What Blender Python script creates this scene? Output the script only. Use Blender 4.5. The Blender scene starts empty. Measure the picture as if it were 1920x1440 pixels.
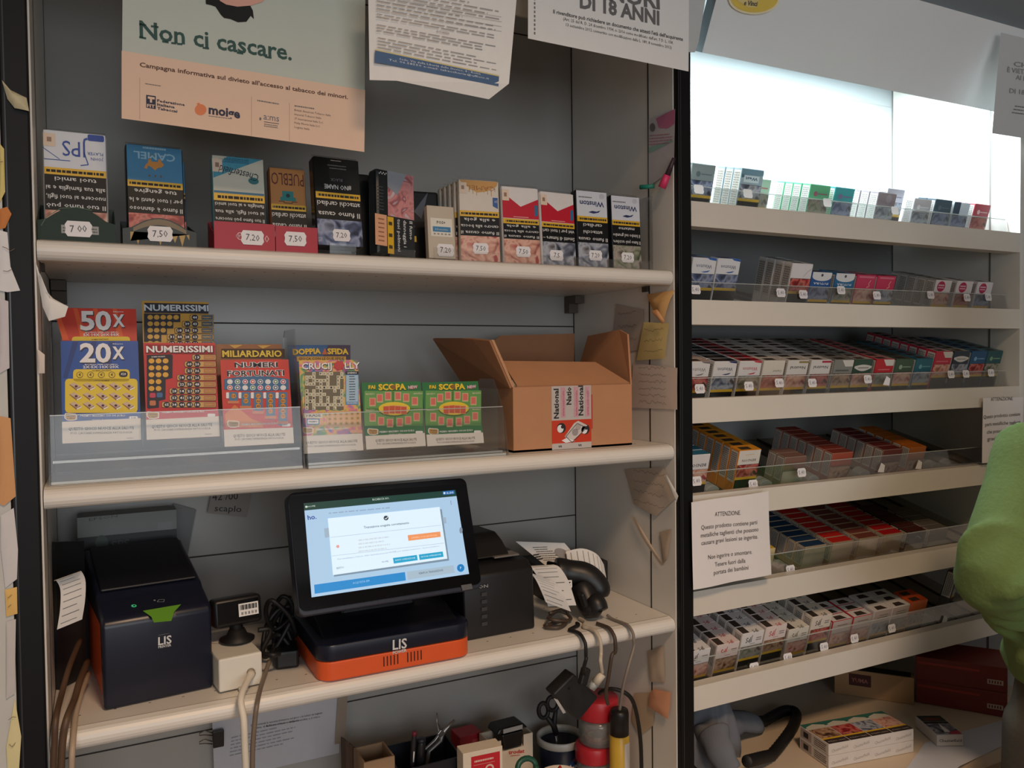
import bpy, bmesh, math, random
from math import sin, cos, pi, radians
from mathutils import Vector, Matrix

# ------------------------------------------------------------------ camera, world, lights, exposure
SC = bpy.context.scene
COL = SC.collection
RND = random.Random(7)
CAM = Vector((.06286, -1.12126, 1.55))
YAW, PIT, ROLL, FPX = .46747, -.02773, -.01159, 1535.44
FWD = Vector((sin(YAW)*cos(PIT), cos(YAW)*cos(PIT), sin(PIT)))
_r = Vector((cos(YAW), -sin(YAW), 0))
_u = _r.cross(FWD)
RGT = _r*cos(ROLL) + _u*sin(ROLL)
UPV = -_r*sin(ROLL) + _u*cos(ROLL)
cd = bpy.data.cameras.new('camera')
cam = bpy.data.objects.new('camera', cd)
COL.objects.link(cam)
cd.sensor_width = 36
cd.lens = 36*FPX/1920
cd.clip_start = .02
cam.matrix_world = Matrix(((RGT.x, UPV.x, -FWD.x, CAM.x), (RGT.y, UPV.y, -FWD.y, CAM.y), (RGT.z, UPV.z, -FWD.z, CAM.z), (0, 0, 0, 1)))
SC.camera = cam
SC.view_settings.view_transform = 'Standard'
SC.view_settings.look = 'None'
SC.view_settings.gamma = 1
SC.view_settings.use_curve_mapping = False
SC.view_settings.exposure = -0.36
SC.cycles.max_bounces = 8
SC.cycles.transparent_max_bounces = 16
SC.cycles.use_denoising = True
SC.cycles.sample_clamp_indirect = 6

wd = bpy.data.worlds.new('world')
SC.world = wd
wd.use_nodes = True
wd.node_tree.nodes['Background'].inputs[0].default_value = (.55, .62, .7, 1)
wd.node_tree.nodes['Background'].inputs[1].default_value = .05

def area(name, loc, rot, sx, sy, power, col):
    l = bpy.data.lights.new(name, 'AREA')
    l.shape = 'RECTANGLE'; l.size = sx; l.size_y = sy; l.energy = power; l.color = col
    o = bpy.data.objects.new(name, l); COL.objects.link(o)
    o.location = loc; o.rotation_euler = rot
    return o

# warm downlight panel in the ceiling, window light added behind the camera as cool frontal fill, tube behind the cabinet header
wl = area('warm_ceiling_lamp', (.40, -1.55, 2.79), (0, 0, 0), .35, .35, 31, (1, .67, .42))
wl.data.spread = radians(132)
area('window_fill_light', (.2, -3.93, 1.7), (radians(90), 0, 0), 2.6, 1.6, 52, (.88, .94, 1))
area('cabinet_tube_lamp', (1.43, .10, 2.15), (radians(38), 0, 0), .8, .04, 20, (.80, .95, 1))

def at(px, py, Y):
    """the point at depth Y seen at photograph pixel (px, py)"""
    d = FWD + RGT*((px-960)/FPX) - UPV*((py-720)/FPX)
    return CAM + d*((Y-CAM.y)/d.y)

def atz(px, py, z):
    d = FWD + RGT*((px-960)/FPX) - UPV*((py-720)/FPX)
    return CAM + d*((z-CAM.z)/d.z)

def atx(px, py, x):
    d = FWD + RGT*((px-960)/FPX) - UPV*((py-720)/FPX)
    return CAM + d*((x-CAM.x)/d.x)

# ------------------------------------------------------------------ materials (all procedural)
def lin(c):
    c = c/255
    return c/12.92 if c <= .04045 else ((c+.055)/1.055)**2.4

_mats = {}
def M(r, g=None, b=None, rough=.5, metal=0, var=.05, scale=60, bump=0, coat=0, spec=.5, emit=0):
    if isinstance(r, tuple): r, g, b = r[:3]
    k = (r, g, b, rough, metal, var, scale, bump, coat, spec, emit)
    if k in _mats: return _mats[k]
    m = bpy.data.materials.new('paint_%d_%d_%d' % (r, g, b))
    m.use_nodes = True
    nt = m.node_tree; p = nt.nodes['Principled BSDF']
    c = (lin(r), lin(g), lin(b))
    p.inputs['Base Color'].default_value = (*c, 1)
    p.inputs['Roughness'].default_value = rough
    p.inputs['Metallic'].default_value = metal
    p.inputs['Specular IOR Level'].default_value = spec
    p.inputs['Coat Weight'].default_value = coat
    if emit:
        p.inputs['Emission Color'].default_value = (*c, 1)
        p.inputs['Emission Strength'].default_value = emit
    if var or bump:
        tc = nt.nodes.new('ShaderNodeTexCoord'); n = nt.nodes.new('ShaderNodeTexNoise')
        n.inputs['Scale'].default_value = scale; n.inputs['Detail'].default_value = 3
        nt.links.new(tc.outputs['Object'], n.inputs['Vector'])
        if var:
            mx = nt.nodes.new('ShaderNodeMix'); mx.data_type = 'RGBA'
            mx.inputs[6].default_value = (*[v*(1-var) for v in c], 1)
            mx.inputs[7].default_value = (*[min(1, v*(1+var)) for v in c], 1)
            nt.links.new(n.outputs['Fac'], mx.inputs[0]); nt.links.new(mx.outputs[2], p.inputs['Base Color'])
        if bump:
            bn = nt.nodes.new('ShaderNodeBump'); bn.inputs['Strength'].default_value = bump
            bn.inputs['Distance'].default_value = .002
            nt.links.new(n.outputs['Fac'], bn.inputs['Height']); nt.links.new(bn.outputs['Normal'], p.inputs['Normal'])
    _mats[k] = m
    return m

def photo(name, cols, scale=45):
    """mottled colours of a printed picture"""
    k = ('photo', name)
    if k in _mats: return _mats[k]
    m = bpy.data.materials.new('print_'+name); m.use_nodes = True
    nt = m.node_tree; p = nt.nodes['Principled BSDF']; p.inputs['Roughness'].default_value = .35
    tc = nt.nodes.new('ShaderNodeTexCoord'); n = nt.nodes.new('ShaderNodeTexNoise')
    n.inputs['Scale'].default_value = scale; n.inputs['Detail'].default_value = 1.5; n.inputs['Distortion'].default_value = .8
    r = nt.nodes.new('ShaderNodeValToRGB'); el = r.color_ramp.elements
    pos = [.3+.4*i/(len(cols)-1) for i in range(len(cols))]
    for i, c in enumerate(cols):
        e = el[i] if i < 2 else el.new(pos[i])
        e.position = pos[i]; e.color = (*[lin(v) for v in c], 1)
    nt.links.new(tc.outputs['Object'], n.inputs['Vector']); nt.links.new(n.outputs['Fac'], r.inputs[0])
    nt.links.new(r.outputs[0], p.inputs['Base Color'])
    _mats[k] = m
    return m

def clear(name, tint=(1, 1, 1), refl=.10, rough=.06, haze=0.0):
    k = ('clear', name)
    if k in _mats: return _mats[k]
    m = bpy.data.materials.new('acrylic_'+name); m.use_nodes = True
    nt = m.node_tree; nt.nodes.remove(nt.nodes['Principled BSDF'])
    out = nt.nodes['Material Output']
    t = nt.nodes.new('ShaderNodeBsdfTransparent'); t.inputs[0].default_value = (*tint, 1)
    g = nt.nodes.new('ShaderNodeBsdfGlossy'); g.inputs['Roughness'].default_value = rough
    fr = nt.nodes.new('ShaderNodeFresnel'); fr.inputs[0].default_value = 1.45
    ad = nt.nodes.new('ShaderNodeMath'); ad.operation = 'MULTIPLY_ADD'; ad.inputs[1].default_value = .42; ad.inputs[2].default_value = refl*.15
    mx = nt.nodes.new('ShaderNodeMixShader')
    nt.links.new(fr.outputs[0], ad.inputs[0]); nt.links.new(ad.outputs[0], mx.inputs[0])
    base = t.outputs[0]
    if haze:
        d = nt.nodes.new('ShaderNodeBsdfDiffuse'); d.inputs[0].default_value = (.75, .78, .76, 1)
        m2 = nt.nodes.new('ShaderNodeMixShader'); m2.inputs[0].default_value = haze
        nt.links.new(t.outputs[0], m2.inputs[1]); nt.links.new(d.outputs[0], m2.inputs[2]); base = m2.outputs[0]
    nt.links.new(base, mx.inputs[1]); nt.links.new(g.outputs[0], mx.inputs[2])
    nt.links.new(mx.outputs[0], out.inputs[0])
    _mats[k] = m
    return m

ACR = clear('clear', (.96, .97, .97), .10)
ACRH = clear('frosted', (.9, .93, .92), .1, .3, .45)
ACRD = clear('dusty', (.97, .97, .97), .1, .12, .022)
FILM = clear('film', (.98, .98, .98), .04, .12)
WHITE = M(226, 222, 214, rough=.35, var=.03, scale=25)
PAPER = M(236, 234, 230, rough=.8, var=.03, scale=90)
BLACK = M(14, 14, 15, rough=.35, var=0)
INK = M(40, 38, 38, rough=.7, var=0)

# ------------------------------------------------------------------ text outlines
_txt = {}
def glyphs(s, bold=0.0, res=2):
    k = (s, bold, res)
    if k in _txt: return _txt[k]
    c = bpy.data.curves.new('lettering', 'FONT'); c.body = s; c.size = 1; c.offset = bold; c.resolution_u = res; c.fill_mode = 'FRONT'
    o = bpy.data.objects.new('lettering', c)
    me = bpy.data.meshes.new_from_object(o)
    vs = [(v.co.x, v.co.y) for v in me.vertices]; fs = [tuple(p.vertices) for p in me.polygons]
    bpy.data.objects.remove(o); bpy.data.curves.remove(c); bpy.data.meshes.remove(me)
    if vs:
        x0 = min(v[0] for v in vs); x1 = max(v[0] for v in vs)
    else: x0 = x1 = 0
    cap = .729
    vs = [((x-x0)/cap, y/cap) for x, y in vs]
    _txt[k] = (vs, fs, (x1-x0)/cap)
    return _txt[k]

# ------------------------------------------------------------------ mesh builder
class MB:
    def __init__(s, X=None):
        s.v = []; s.f = []; s.m = []; s.sm = []; s.mats = []; s.X = X or Matrix()
    def add(s, vs, fs, m, smooth=False):
        if m not in s.mats: s.mats.append(m)
        k = s.mats.index(m); n = len(s.v)
        s.v += [s.X @ Vector(v) for v in vs]
        for f in fs:
            s.f.append([n+i for i in f]); s.m.append(k); s.sm.append(smooth)
        return s
    def poly(s, pts, m): return s.add(pts, [range(len(pts))], m)
    def bm(s, b, m, smooth=False):
        b.verts.index_update()
        s.add([v.co.copy() for v in b.verts], [[v.index for v in f.verts] for f in b.faces], m, smooth)
        b.free(); return s
    def box(s, a, b, m, bev=0, seg=2, smooth=False):
        x0, y0, z0 = a; x1, y1, z1 = b
        if not bev:
            return s.add([(x0, y0, z0), (x1, y0, z0), (x1, y1, z0), (x0, y1, z0), (x0, y0, z1), (x1, y0, z1), (x1, y1, z1), (x0, y1, z1)],
                         [(0, 3, 2, 1), (4, 5, 6, 7), (0, 1, 5, 4), (1, 2, 6, 5), (2, 3, 7, 6), (3, 0, 4, 7)], m)
        B = bmesh.new(); bmesh.ops.create_cube(B, size=1)
        for v in B.verts:
            v.co = Vector((x0+(v.co.x+.5)*(x1-x0), y0+(v.co.y+.5)*(y1-y0), z0+(v.co.z+.5)*(z1-z0)))
        bmesh.ops.bevel(B, geom=list(B.edges), offset=bev, segments=seg, affect='EDGES', profile=.5)
        return s.bm(B, m, smooth)
    def obox(s, c, size, R, m, bev=0, seg=2):
        X = s.X; s.X = X @ Matrix.Translation(Vector(c)) @ R.to_4x4()
        h = [q/2 for q in size]; s.box([-q for q in h], h, m, bev, seg); s.X = X; return s
    def prism(s, pts, vec, m, bev=0, seg=2, smooth=False):
        v = Vector(vec); n = len(pts); P = [Vector(p) for p in pts]
        vs = P+[p+v for p in P]
        fs = [list(range(n))[::-1], list(range(n, 2*n))]+[(i, (i+1) % n, n+(i+1) % n, n+i) for i in range(n)]
        if not bev: return s.add(vs, fs, m)
        B = bmesh.new(); bv = [B.verts.new(q) for q in vs]
        for f in fs: B.faces.new([bv[i] for i in f])
        bmesh.ops.recalc_face_normals(B, faces=list(B.faces))
        bmesh.ops.bevel(B, geom=list(B.edges), offset=bev, segments=seg, affect='EDGES', profile=.5)
        return s.bm(B, m, smooth)
    def tube(s, pts, r, m, n=8, caps=True, flat=1.0):
        P = [Vector(p) for p in pts]; k = len(P)
        rr = r if isinstance(r, (list, tuple)) else [r]*k
        t = (P[1]-P[0]).normalized(); a = t.orthogonal().normalized(); vs = []
        for i in range(k):
            d = (P[min(i+1, k-1)]-P[max(i-1, 0)])
            if d.length > 1e-9:
                d.normalize(); a = (a-d*a.dot(d))
                a = a.normalized() if a.length > 1e-6 else d.orthogonal().normalized(); t = d
            b = t.cross(a)
            vs += [P[i]+(a*cos(2*pi*j/n)+b*sin(2*pi*j/n)*flat)*rr[i] for j in range(n)]
        fs = [(i*n+j, i*n+(j+1) % n, (i+1)*n+(j+1) % n, (i+1)*n+j) for i in range(k-1) for j in range(n)]
        if caps: fs += [list(range(n))[::-1], list(range((k-1)*n, k*n))]
        return s.add(vs, fs, m, True)
    def lathe(s, prof, m, n=28, c=(0, 0, 0), smooth=True, caps=True):
        c = Vector(c); vs = []; k = len(prof)
        for r, z in prof: vs += [c+Vector((r*cos(2*pi*j/n), r*sin(2*pi*j/n), z)) for j in range(n)]
        fs = [(i*n+j, i*n+(j+1) % n, (i+1)*n+(j+1) % n, (i+1)*n+j) for i in range(k-1) for j in range(n)]
        if caps: fs += [list(range(n))[::-1], list(range((k-1)*n, k*n))]
        return s.add(vs, fs, m, smooth)
    def grid(s, fn, nu, nv, m, smooth=True):
        vs = [fn(i/nu, j/nv) for j in range(nv+1) for i in range(nu+1)]
        fs = [(j*(nu+1)+i, j*(nu+1)+i+1, (j+1)*(nu+1)+i+1, (j+1)*(nu+1)+i) for j in range(nv) for i in range(nu)]
        return s.add(vs, fs, m, smooth)
    def face(s, O, U, V, eps=.00016): return Pr(s, O, U, V, eps)
    def build(s, name, parent=None, loc=(0, 0, 0), rot=None, solid=0, sub=0):
        me = bpy.data.meshes.new(name); L = Vector(loc)
        me.from_pydata([v-L for v in s.v] if parent is None and rot is None else s.v, [], s.f)
        for m in s.mats: me.materials.append(m)
        me.polygons.foreach_set('material_index', s.m); me.polygons.foreach_set('use_smooth', s.sm)
        me.validate(); me.update()
        o = bpy.data.objects.new(name, me); COL.objects.link(o)
        if parent is not None: o.parent = parent
        else: o.location = L
        if rot is not None:
            o.location = L; o.rotation_euler = rot
        if solid:
            md = o.modifiers.new('thickness', 'SOLIDIFY'); md.thickness = solid; md.offset = 0
        if sub:
            md = o.modifiers.new('smooth', 'SUBSURF'); md.levels = sub; md.render_levels = sub
        return o

class Pr:
    """printing on a flat face: u to the right, v up, in metres; fn may bend the sheet"""
    def __init__(s, mb, O, U, V, eps):
        s.mb = mb; s.O = Vector(O); s.U = Vector(U).normalized(); s.V = Vector(V).normalized()
        s.N = s.U.cross(s.V).normalized(); s.eps = eps; s.fn = None; s.flip = None
    def p(s, u, v, l):
        if s.flip: u, v = s.flip[0]-u, s.flip[1]-v
        q = s.fn(u, v) if s.fn else 0
        return s.O+s.U*u+s.V*v+s.N*(q+l*s.eps)
    def rect(s, u0, v0, u1, v1, m, l=1):
        if s.fn:
            nu = max(1, int(abs(u1-u0)/.012)); nv = max(1, int(abs(v1-v0)/.012))
            s.mb.grid(lambda a, b: s.p(u0+(u1-u0)*a, v0+(v1-v0)*b, l), nu, nv, m); return s
        s.mb.poly([s.p(u0, v0, l), s.p(u1, v0, l), s.p(u1, v1, l), s.p(u0, v1, l)], m); return s
    def rr(s, u0, v0, u1, v1, r, m, l=1):
        pts = []
        for cx, cy, a in ((u1-r, v0+r, -90), (u1-r, v1-r, 0), (u0+r, v1-r, 90), (u0+r, v0+r, 180)):
            pts += [s.p(cx+r*cos(radians(a+t)), cy+r*sin(radians(a+t)), l) for t in (0, 30, 60, 90)]
        s.mb.poly(pts, m); return s
    def poly(s, pts, m, l=1): s.mb.poly([s.p(u, v, l) for u, v in pts], m); return s
    def ell(s, u, v, ru, rv, m, l=1, n=20):
        s.mb.poly([s.p(u+ru*cos(2*pi*i/n), v+rv*sin(2*pi*i/n), l) for i in range(n)], m); return s
    def line(s, pts, w, m, l=1):
        for (a, b), (c, d) in zip(pts, pts[1:]):
            t = Vector((c-a, d-b)); t = t.normalized() if t.length else Vector((1, 0)); n = Vector((-t.y, t.x))*w/2
            s.mb.poly([s.p(a+n.x, b+n.y, l), s.p(c+n.x, d+n.y, l), s.p(c-n.x, d-n.y, l), s.p(a-n.x, b-n.y, l)], m)
        return s
    def text(s, t, u, v, h, m, l=2, al='c', rot=0, bold=0.0, fit=None, res=1, sx=1.0, sh=0.0):
        """h = cap height; (u, v) = baseline point; fit = exact width"""
        vs, fs, w = glyphs(t, bold, res)
        if not fs: return s
        kx = h*sx if not fit else fit/w
        off = {'c': -w*kx/2, 'l': 0, 'r': -w*kx}[al]
        ca, sa = cos(radians(rot)), sin(radians(rot)); P = []
        for x, y in vs:
            a = off+x*kx+sh*y*h; b = y*h
            P.append(s.p(u+a*ca-b*sa, v+a*sa+b*ca, l))
        s.mb.add(P, fs, m); return s
    def lines(s, u0, v0, u1, v1, n, m, l=2, fill=.45, rag=.3, rnd=None):
        """rows of print too small to read"""
        rnd = rnd or RND; dv = (v1-v0)/n
        for i in range(n):
            u = u0; e = u1-(u1-u0)*rag*rnd.random(); y = v1-dv*(i+.5)
            while u < e:
                w = min((u1-u0)*(.03+.09*rnd.random()), e-u)
                s.rect(u, y-dv*fill/2, u+w, y+dv*fill/2, m, l); u += w+(u1-u0)*.016
        return s

def tag(o, label, cat, group=None, kind=None):
    o['label'] = label; o['category'] = cat
    if group: o['group'] = group
    if kind: o['kind'] = kind
    return o
def empty(name, loc, label, cat, group=None, rot=(0, 0, 0)):
    o = bpy.data.objects.new(name, None); COL.objects.link(o); o.location = loc; o.rotation_euler = rot
    o.empty_display_size = .02
    return tag(o, label, cat, group)
def struct(o): o['kind'] = 'structure'; return o
def dup(root, loc, label, rot=None, group=None):
    c = root.copy(); COL.objects.link(c); c.location = loc; c['label'] = label
    if rot is not None: c.rotation_euler = rot
    if group: c['group'] = group
    for ch in list(root.children):
        d = ch.copy(); COL.objects.link(d); d.parent = c
        for g in list(ch.children):
            e = g.copy(); COL.objects.link(e); e.parent = d
    return c
def spl(P, n=6):
    P = [Vector(p) for p in P]; out = []
    for i in range(len(P)-1):
        a, b, c, d = P[max(i-1, 0)], P[i], P[i+1], P[min(i+2, len(P)-1)]
        for k in range(n):
            t = k/n
            out.append(.5*((2*b)+(c-a)*t+(2*a-5*b+4*c-d)*t*t+(3*b-a-3*c+d)*t**3))
    return out+[P[-1]]
def RX(a): return Matrix.Rotation(radians(a), 4, 'X')
def RY(a): return Matrix.Rotation(radians(a), 4, 'Y')
def RZ(a): return Matrix.Rotation(radians(a), 4, 'Z')
ORD = ['front', 'second', 'third', 'fourth', 'fifth', 'sixth', 'seventh', 'eighth', 'ninth', 'tenth', 'eleventh']

# ------------------------------------------------------------------ the setting
W, DEP = .939, .33                                # inner width and depth of the shelving bay
XR0, XR1 = .972, 1.898                            # inner faces of the display cabinet
S1, S2, S3, S4 = 1.7028, 1.4039, 1.105, .700      # shelf tops of the bay
RT = [1.8217, 1.6527, 1.4818, 1.3135, 1.1456, .9778]   # front rail tops of the cabinet
LAMW = M(220, 220, 220, rough=.4)
wallm = M(196, 190, 180, rough=.8, var=.04, scale=8)
struct(MB().box((-3, .42, 0), (4.2, .52, 2.8), wallm).build('wall_back'))
struct(MB().box((-2.1, -4, 0), (-2, .42, 2.8), wallm).build('wall_left'))
struct(MB().box((3.1, -4, 0), (3.2, .42, 2.8), wallm).build('wall_right'))
struct(MB().box((-2, -4.1, 0), (3.1, -4, 2.8), wallm).build('wall_front'))
wf = MB(); wf.box((-1.14, -3.995, .86), (1.54, -3.96, .9), LAMW); wf.box((-1.14, -3.995, 2.5), (1.54, -3.96, 2.54), LAMW); wf.box((-1.14, -3.995, .9), (-1.1, -3.96, 2.5), LAMW); wf.box((1.5, -3.995, .9), (1.54, -3.96, 2.5), LAMW); struct(wf.build('window_1'))  # unseen frame set around the added window fill light
struct(MB().box((-2.1, -4.1, 2.8), (3.2, .52, 2.9), M(150, 152, 152, rough=.8)).build('ceiling'))
struct(MB().box((-2.1, -4.1, -.1), (3.2, .52, 0), M(150, 128, 106, rough=.5, var=.15, scale=4)).build('floor'))

# ------------------------------------------------------------------ left shelving bay
LAM = M(228, 225, 218, rough=.32, var=.03, scale=14)      # pale laminate of the sides
BACK = M(164, 163, 159, rough=.28, var=.05, scale=6)      # grey laminate of the back
SEAM = M(46, 42, 38, rough=.7, var=0)
POST = M(12, 12, 13, rough=.5, var=0, spec=.25)
bay = empty('shelving_bay', (W/2, 0, 0), 'white shelving bay with rounded shelves between black uprights', 'shelving')
def part(mb, name, par, loc=None):
    o = mb.build(name)
    o.parent = par; o.matrix_parent_inverse = par.matrix_world.inverted() if False else Matrix.Translation(-par.location)
    return o
b = MB()
b.box((-.018, DEP, .1), (W+.018, DEP+.018, 2.6), BACK)
for z in (2.196, 1.62, 1.23, .935):                       # joints between back boards
    b.box((0, DEP-.0006, z-.0012), (W, DEP, z+.0012), SEAM)
part(b, 'back_panel', bay)
for sgn, x0, x1, xf in ((0, -.018, 0, 0), (1, W, W+.018, W)):
    b = MB(); b.box((x0, .0, .1), (x1, DEP, 2.6), LAM)
    e = .0006 if sgn == 0 else -.0006
    for y in (.069, DEP-.002):
        b.box((min(xf, xf+e), y-.0015, .1), (max(xf, xf+e), y+.0015, 2.6), SEAM)
    part(b, 'side_panel', bay)
for x0, x1 in ((-.031, -.002), (.941, .9685)):
    b = MB(); b.box((x0, -.012, .0), (x1, .03, 2.6), POST, .002)
    b.box((x0+.004, -.0125, 0), (x0+.0055, -.0119, 2.6), M(48, 50, 52, rough=.3, var=0))
    part(b, 'post', bay)
hole = M(95, 84, 74, rough=.9, var=0)
def bay_shelf(z, seed):
    b = MB(); t = .026; r = .0115
    pr = [(.322, z-t+.004), (.322, z), (.018, z)]
    for a in range(0, 181, 20):
        pr.append((r-.0-r*sin(radians(a)) , z-.0015-r*1.05+r*1.05*cos(radians(a))))
    pr += [(.018, z-t+.003), (.018, z-t+.004)]
    P = [Vector((.001, y, zz)) for y, zz in pr]; n = len(P)
    vs = P+[p+Vector((W-.002, 0, 0)) for p in P]
    fs = [list(range(n))[::-1], list(range(n, 2*n))]+[(i, (i+1) % n, n+(i+1) % n, n+i) for i in range(n)]
    b.add(vs, fs, WHITE)
    b.box((.004, .0165, z+.0001), (W-.004, .0172, z+.0003), M(150, 138, 122, var=0))      # line where the nosing starts
    for i in range(22):
        x = .03+i*.041
        for y in (.05, .16):
            b.box((x, y, z+.0001), (x+.003, y+.0015, z+.0003), hole)
            b.box((x, y+.03, z-t+.0037), (x+.003, y+.0315, z-t+.0039), hole)
    o = part(b, 'shelf', bay)
    for x in (.002, W-.022):                               # brackets under the shelf at the back
        k = MB(); k.box((x, DEP-.045, z-t-.012), (x+.02, DEP-.002, z-t+.003), M(92, 84, 76, rough=.6))
        k.box((x, DEP-.02, z-t-.03), (x+.02, DEP-.002, z-t-.012), M(92, 84, 76, rough=.6))
        q = k.build('bracket'); q.parent = o
    for x in (.001, W-.005):
        k = MB(); k.box((x, .07, z-t-.006), (x+.004, .085, z-t+.003), M(60, 56, 52, rough=.6)); q = k.build('shelf_pin'); q.parent = o
    return o
for z in (S1, S2, S3, S4): bay_shelf(z, 1)
b = MB()                                                   # slanted header board over the bay, mostly above the picture
b.prism([(0.002, .03, 2.091), (.002, .055, 2.101), (.002, -.03, 2.34), (.002, -.055, 2.33)], (.935, 0, 0), M(196, 190, 176, rough=.4))
part(b, 'header_board', bay)

# ------------------------------------------------------------------ right display cabinet
cab = empty('display_cabinet', ((XR0+XR1)/2, 0, 0), 'white gravity feed display cabinet with sloping shelves and lit top', 'cabinet')
b = MB(); b.box((XR0-.002, DEP, .1), (XR1+.018, DEP+.018, 2.6), M(158, 163, 164, rough=.35, var=.04, scale=6))
b.box((XR0, DEP-.0006, 2.189), (XR1, DEP, 2.191), M(150, 150, 146))
part(b, 'back_panel', cab)
for x0, x1, xf, e in ((XR0-.003, XR0, XR0, .0006), (XR1, XR1+.018, XR1, -.0006)):
    b = MB(); b.box((x0, 0, .1), (x1, DEP, 2.6), LAM)
    for y in (.069, DEP-.002): b.box((min(xf, xf+e), y-.002, .1), (max(xf, xf+e), y+.002, 2.6), M(112, 110, 106, var=0))
    part(b, 'side_panel', cab)
b = MB(); b.box((XR1+.018, -.012, 0), (XR1+.048, .03, 2.6), POST, .002); part(b, 'post', cab)
HDR = M(228, 230, 232, rough=.5, var=.03, scale=10)
b = MB()                                                   # slanted header board with its dark end
hx0, hx1 = 1.013, 1.892
b.prism([(hx0, .012, 2.083), (hx0, .034, 2.094), (hx0, -.0374, 2.243), (hx0, -.0594, 2.232)], (hx1-hx0, 0, 0), HDR)
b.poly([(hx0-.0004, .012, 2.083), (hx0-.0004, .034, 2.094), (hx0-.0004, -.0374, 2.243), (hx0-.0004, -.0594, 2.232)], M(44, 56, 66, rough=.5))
part(b, 'header_board', cab)
b = MB(); b.box((hx0, -.030, 2.244), (XR1+.3, .3, 2.6), M(120, 124, 126, rough=.6)); part(b, 'header_top', cab)
b = MB(); b.tube([(1.06, .13, 2.17), (1.84, .13, 2.17)], .013, M(225, 245, 255, emit=14, var=0), 12); part(b, 'lamp_tube', cab)

RAIL = M(222, 216, 205, rough=.38, var=.03, scale=20)
TRAY = M(150, 140, 126, rough=.55, var=.06, scale=20)
TILT = 15.0
PITCH = .0613
Y0 = .058
def tray(i):
    z = RT[i]; b = MB()
    b.prism([(XR0, .0, z), (XR0, .022, z), (XR0, .022, z-.003), (XR0, .003, z-.003), (XR0, .003, z-.040), (XR0, .03, z-.040), (XR0, .03, z-.043), (XR0, 0, z-.043)],
            (XR1-XR0, 0, 0), RAIL)
    ct, st = cos(radians(TILT)), sin(radians(TILT)); zb = z-.0225; L = .275
    b.prism([(XR0, Y0-.034, zb-.034*st/ct-.0), (XR0, Y0+L*ct, zb+L*st), (XR0, Y0+L*ct+.001, zb+L*st-.004), (XR0, Y0-.034, zb-.034*st/ct-.004)], (XR1-XR0, 0, 0), TRAY)
    o = part(b, 'shelf', cab)
    X = Matrix.Translation((0, Y0, zb)) @ RX(TILT)
    r = MB(); r.prism([(XR0+.004, .0245, z-.002), (XR0+.004, .0262, z-.002), (XR0+.004, .0315, z+.034), (XR0+.004, .0298, z+.034)], (XR1-XR0-.008, 0, 0), ACR)
    r.prism([(XR0+.004, .0296, z+.0335), (XR0+.004, .0317, z+.0335), (XR0+.004, .0318, z+.0348), (XR0+.004, .0297, z+.0348)], (XR1-XR0-.008, 0, 0), clear('edge', (.9, .95, .95), .3, .1, .5))
    q = r.build('price_rail'); q.parent = o
    return o
def dividers(i, xs):
    X = Matrix.Translation((0, Y0, RT[i]-.0225)) @ RX(TILT)
    for x in xs:
        d = MB(X); d.box((x-.0005, .002, 0), (x+.0005, .265, .006), M(70, 62, 54, rough=.4, var=0)); q = d.build('divider'); q.parent = TRAYS[i]
TRAYS = [tray(i) for i in range(6)]
for t in TRAYS:
    t.matrix_parent_inverse = Matrix.Translation(-cab.location)
# counter under the cabinet
b = MB(); b.box((XR0, -.16, .772), (XR1+.3, DEP, .80), M(214, 196, 172, rough=.45, var=.04, scale=12), .004)
part(b, 'counter', cab)
b = MB(); b.box((XR0, -.1, .0), (XR1+.3, -.08, .772), M(150, 130, 110, rough=.5)); part(b, 'plinth', cab)

def _px(s, x, y):
    X = s.mb.X; O = X @ s.O; R3 = X.to_3x3(); U = R3 @ s.U; V = R3 @ s.V; N = R3 @ s.N
    d = FWD + RGT*((x-960)/FPX) - UPV*((y-720)/FPX)
    q = CAM + d*((O-CAM).dot(N)/d.dot(N)) - O
    return q.dot(U), q.dot(V)
Pr.px = _px
def _pt(s, t, x0, y0, x1, y1, hp, m, l=2, bold=0.0, res=None, inv=False):
    """a line of lettering whose baseline runs between two points given as photograph pixels"""
    a = s.px(x0, y0); b = s.px(x1, y1); dx, dy = b[0]-a[0], b[1]-a[1]; d = math.hypot(dx, dy)
    c = s.px(x0, y0-hp); h = math.hypot(c[0]-a[0], c[1]-a[1])
    f = s.flip; s.flip = None; res = res or (3 if hp > 14 else 2 if hp > 6 else 1)
    s.text(t, a[0], a[1], h, m, l, 'l', math.degrees(math.atan2(dy, dx)), bold, d, res); s.flip = f
    return s
Pr.pt = _pt
def _pp(s, pts, m, l=1): return s.poly([s.px(*p) for p in pts], m, l)
Pr.pp = _pp
def _pe(s, x, y, rx, ry, m, l=1, n=20): return s.poly([s.px(x+rx*cos(2*pi*i/n), y+ry*sin(2*pi*i/n)) for i in range(n)], m, l)
Pr.pe = _pe
def _pl(s, x0, y0, x1, y1, x2, y2, n, m, l=2, fill=.45, rag=.25):
    """unreadable rows inside the parallelogram (x0,y0) top left, (x1,y1) top right, (x2,y2) bottom left"""
    for i in range(n):
        k = (i+.5)/n; hx, hy = (x2-x0)*k, (y2-y0)*k; e = 1-rag*RND.random(); t = 0; g = math.hypot(x2-x0, y2-y0)/n*fill/2
        while t < e:
            w = min(.03+.09*RND.random(), e-t); ax, ay = x0+hx+(x1-x0)*t, y0+hy+(y1-y0)*t; bx, by = x0+hx+(x1-x0)*(t+w), y0+hy+(y1-y0)*(t+w)
            s.pp([(ax, ay-g), (bx, by-g), (bx, by+g), (ax, ay+g)], m, l); t += w+.018
    return s
Pr.pl = _pl

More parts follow.
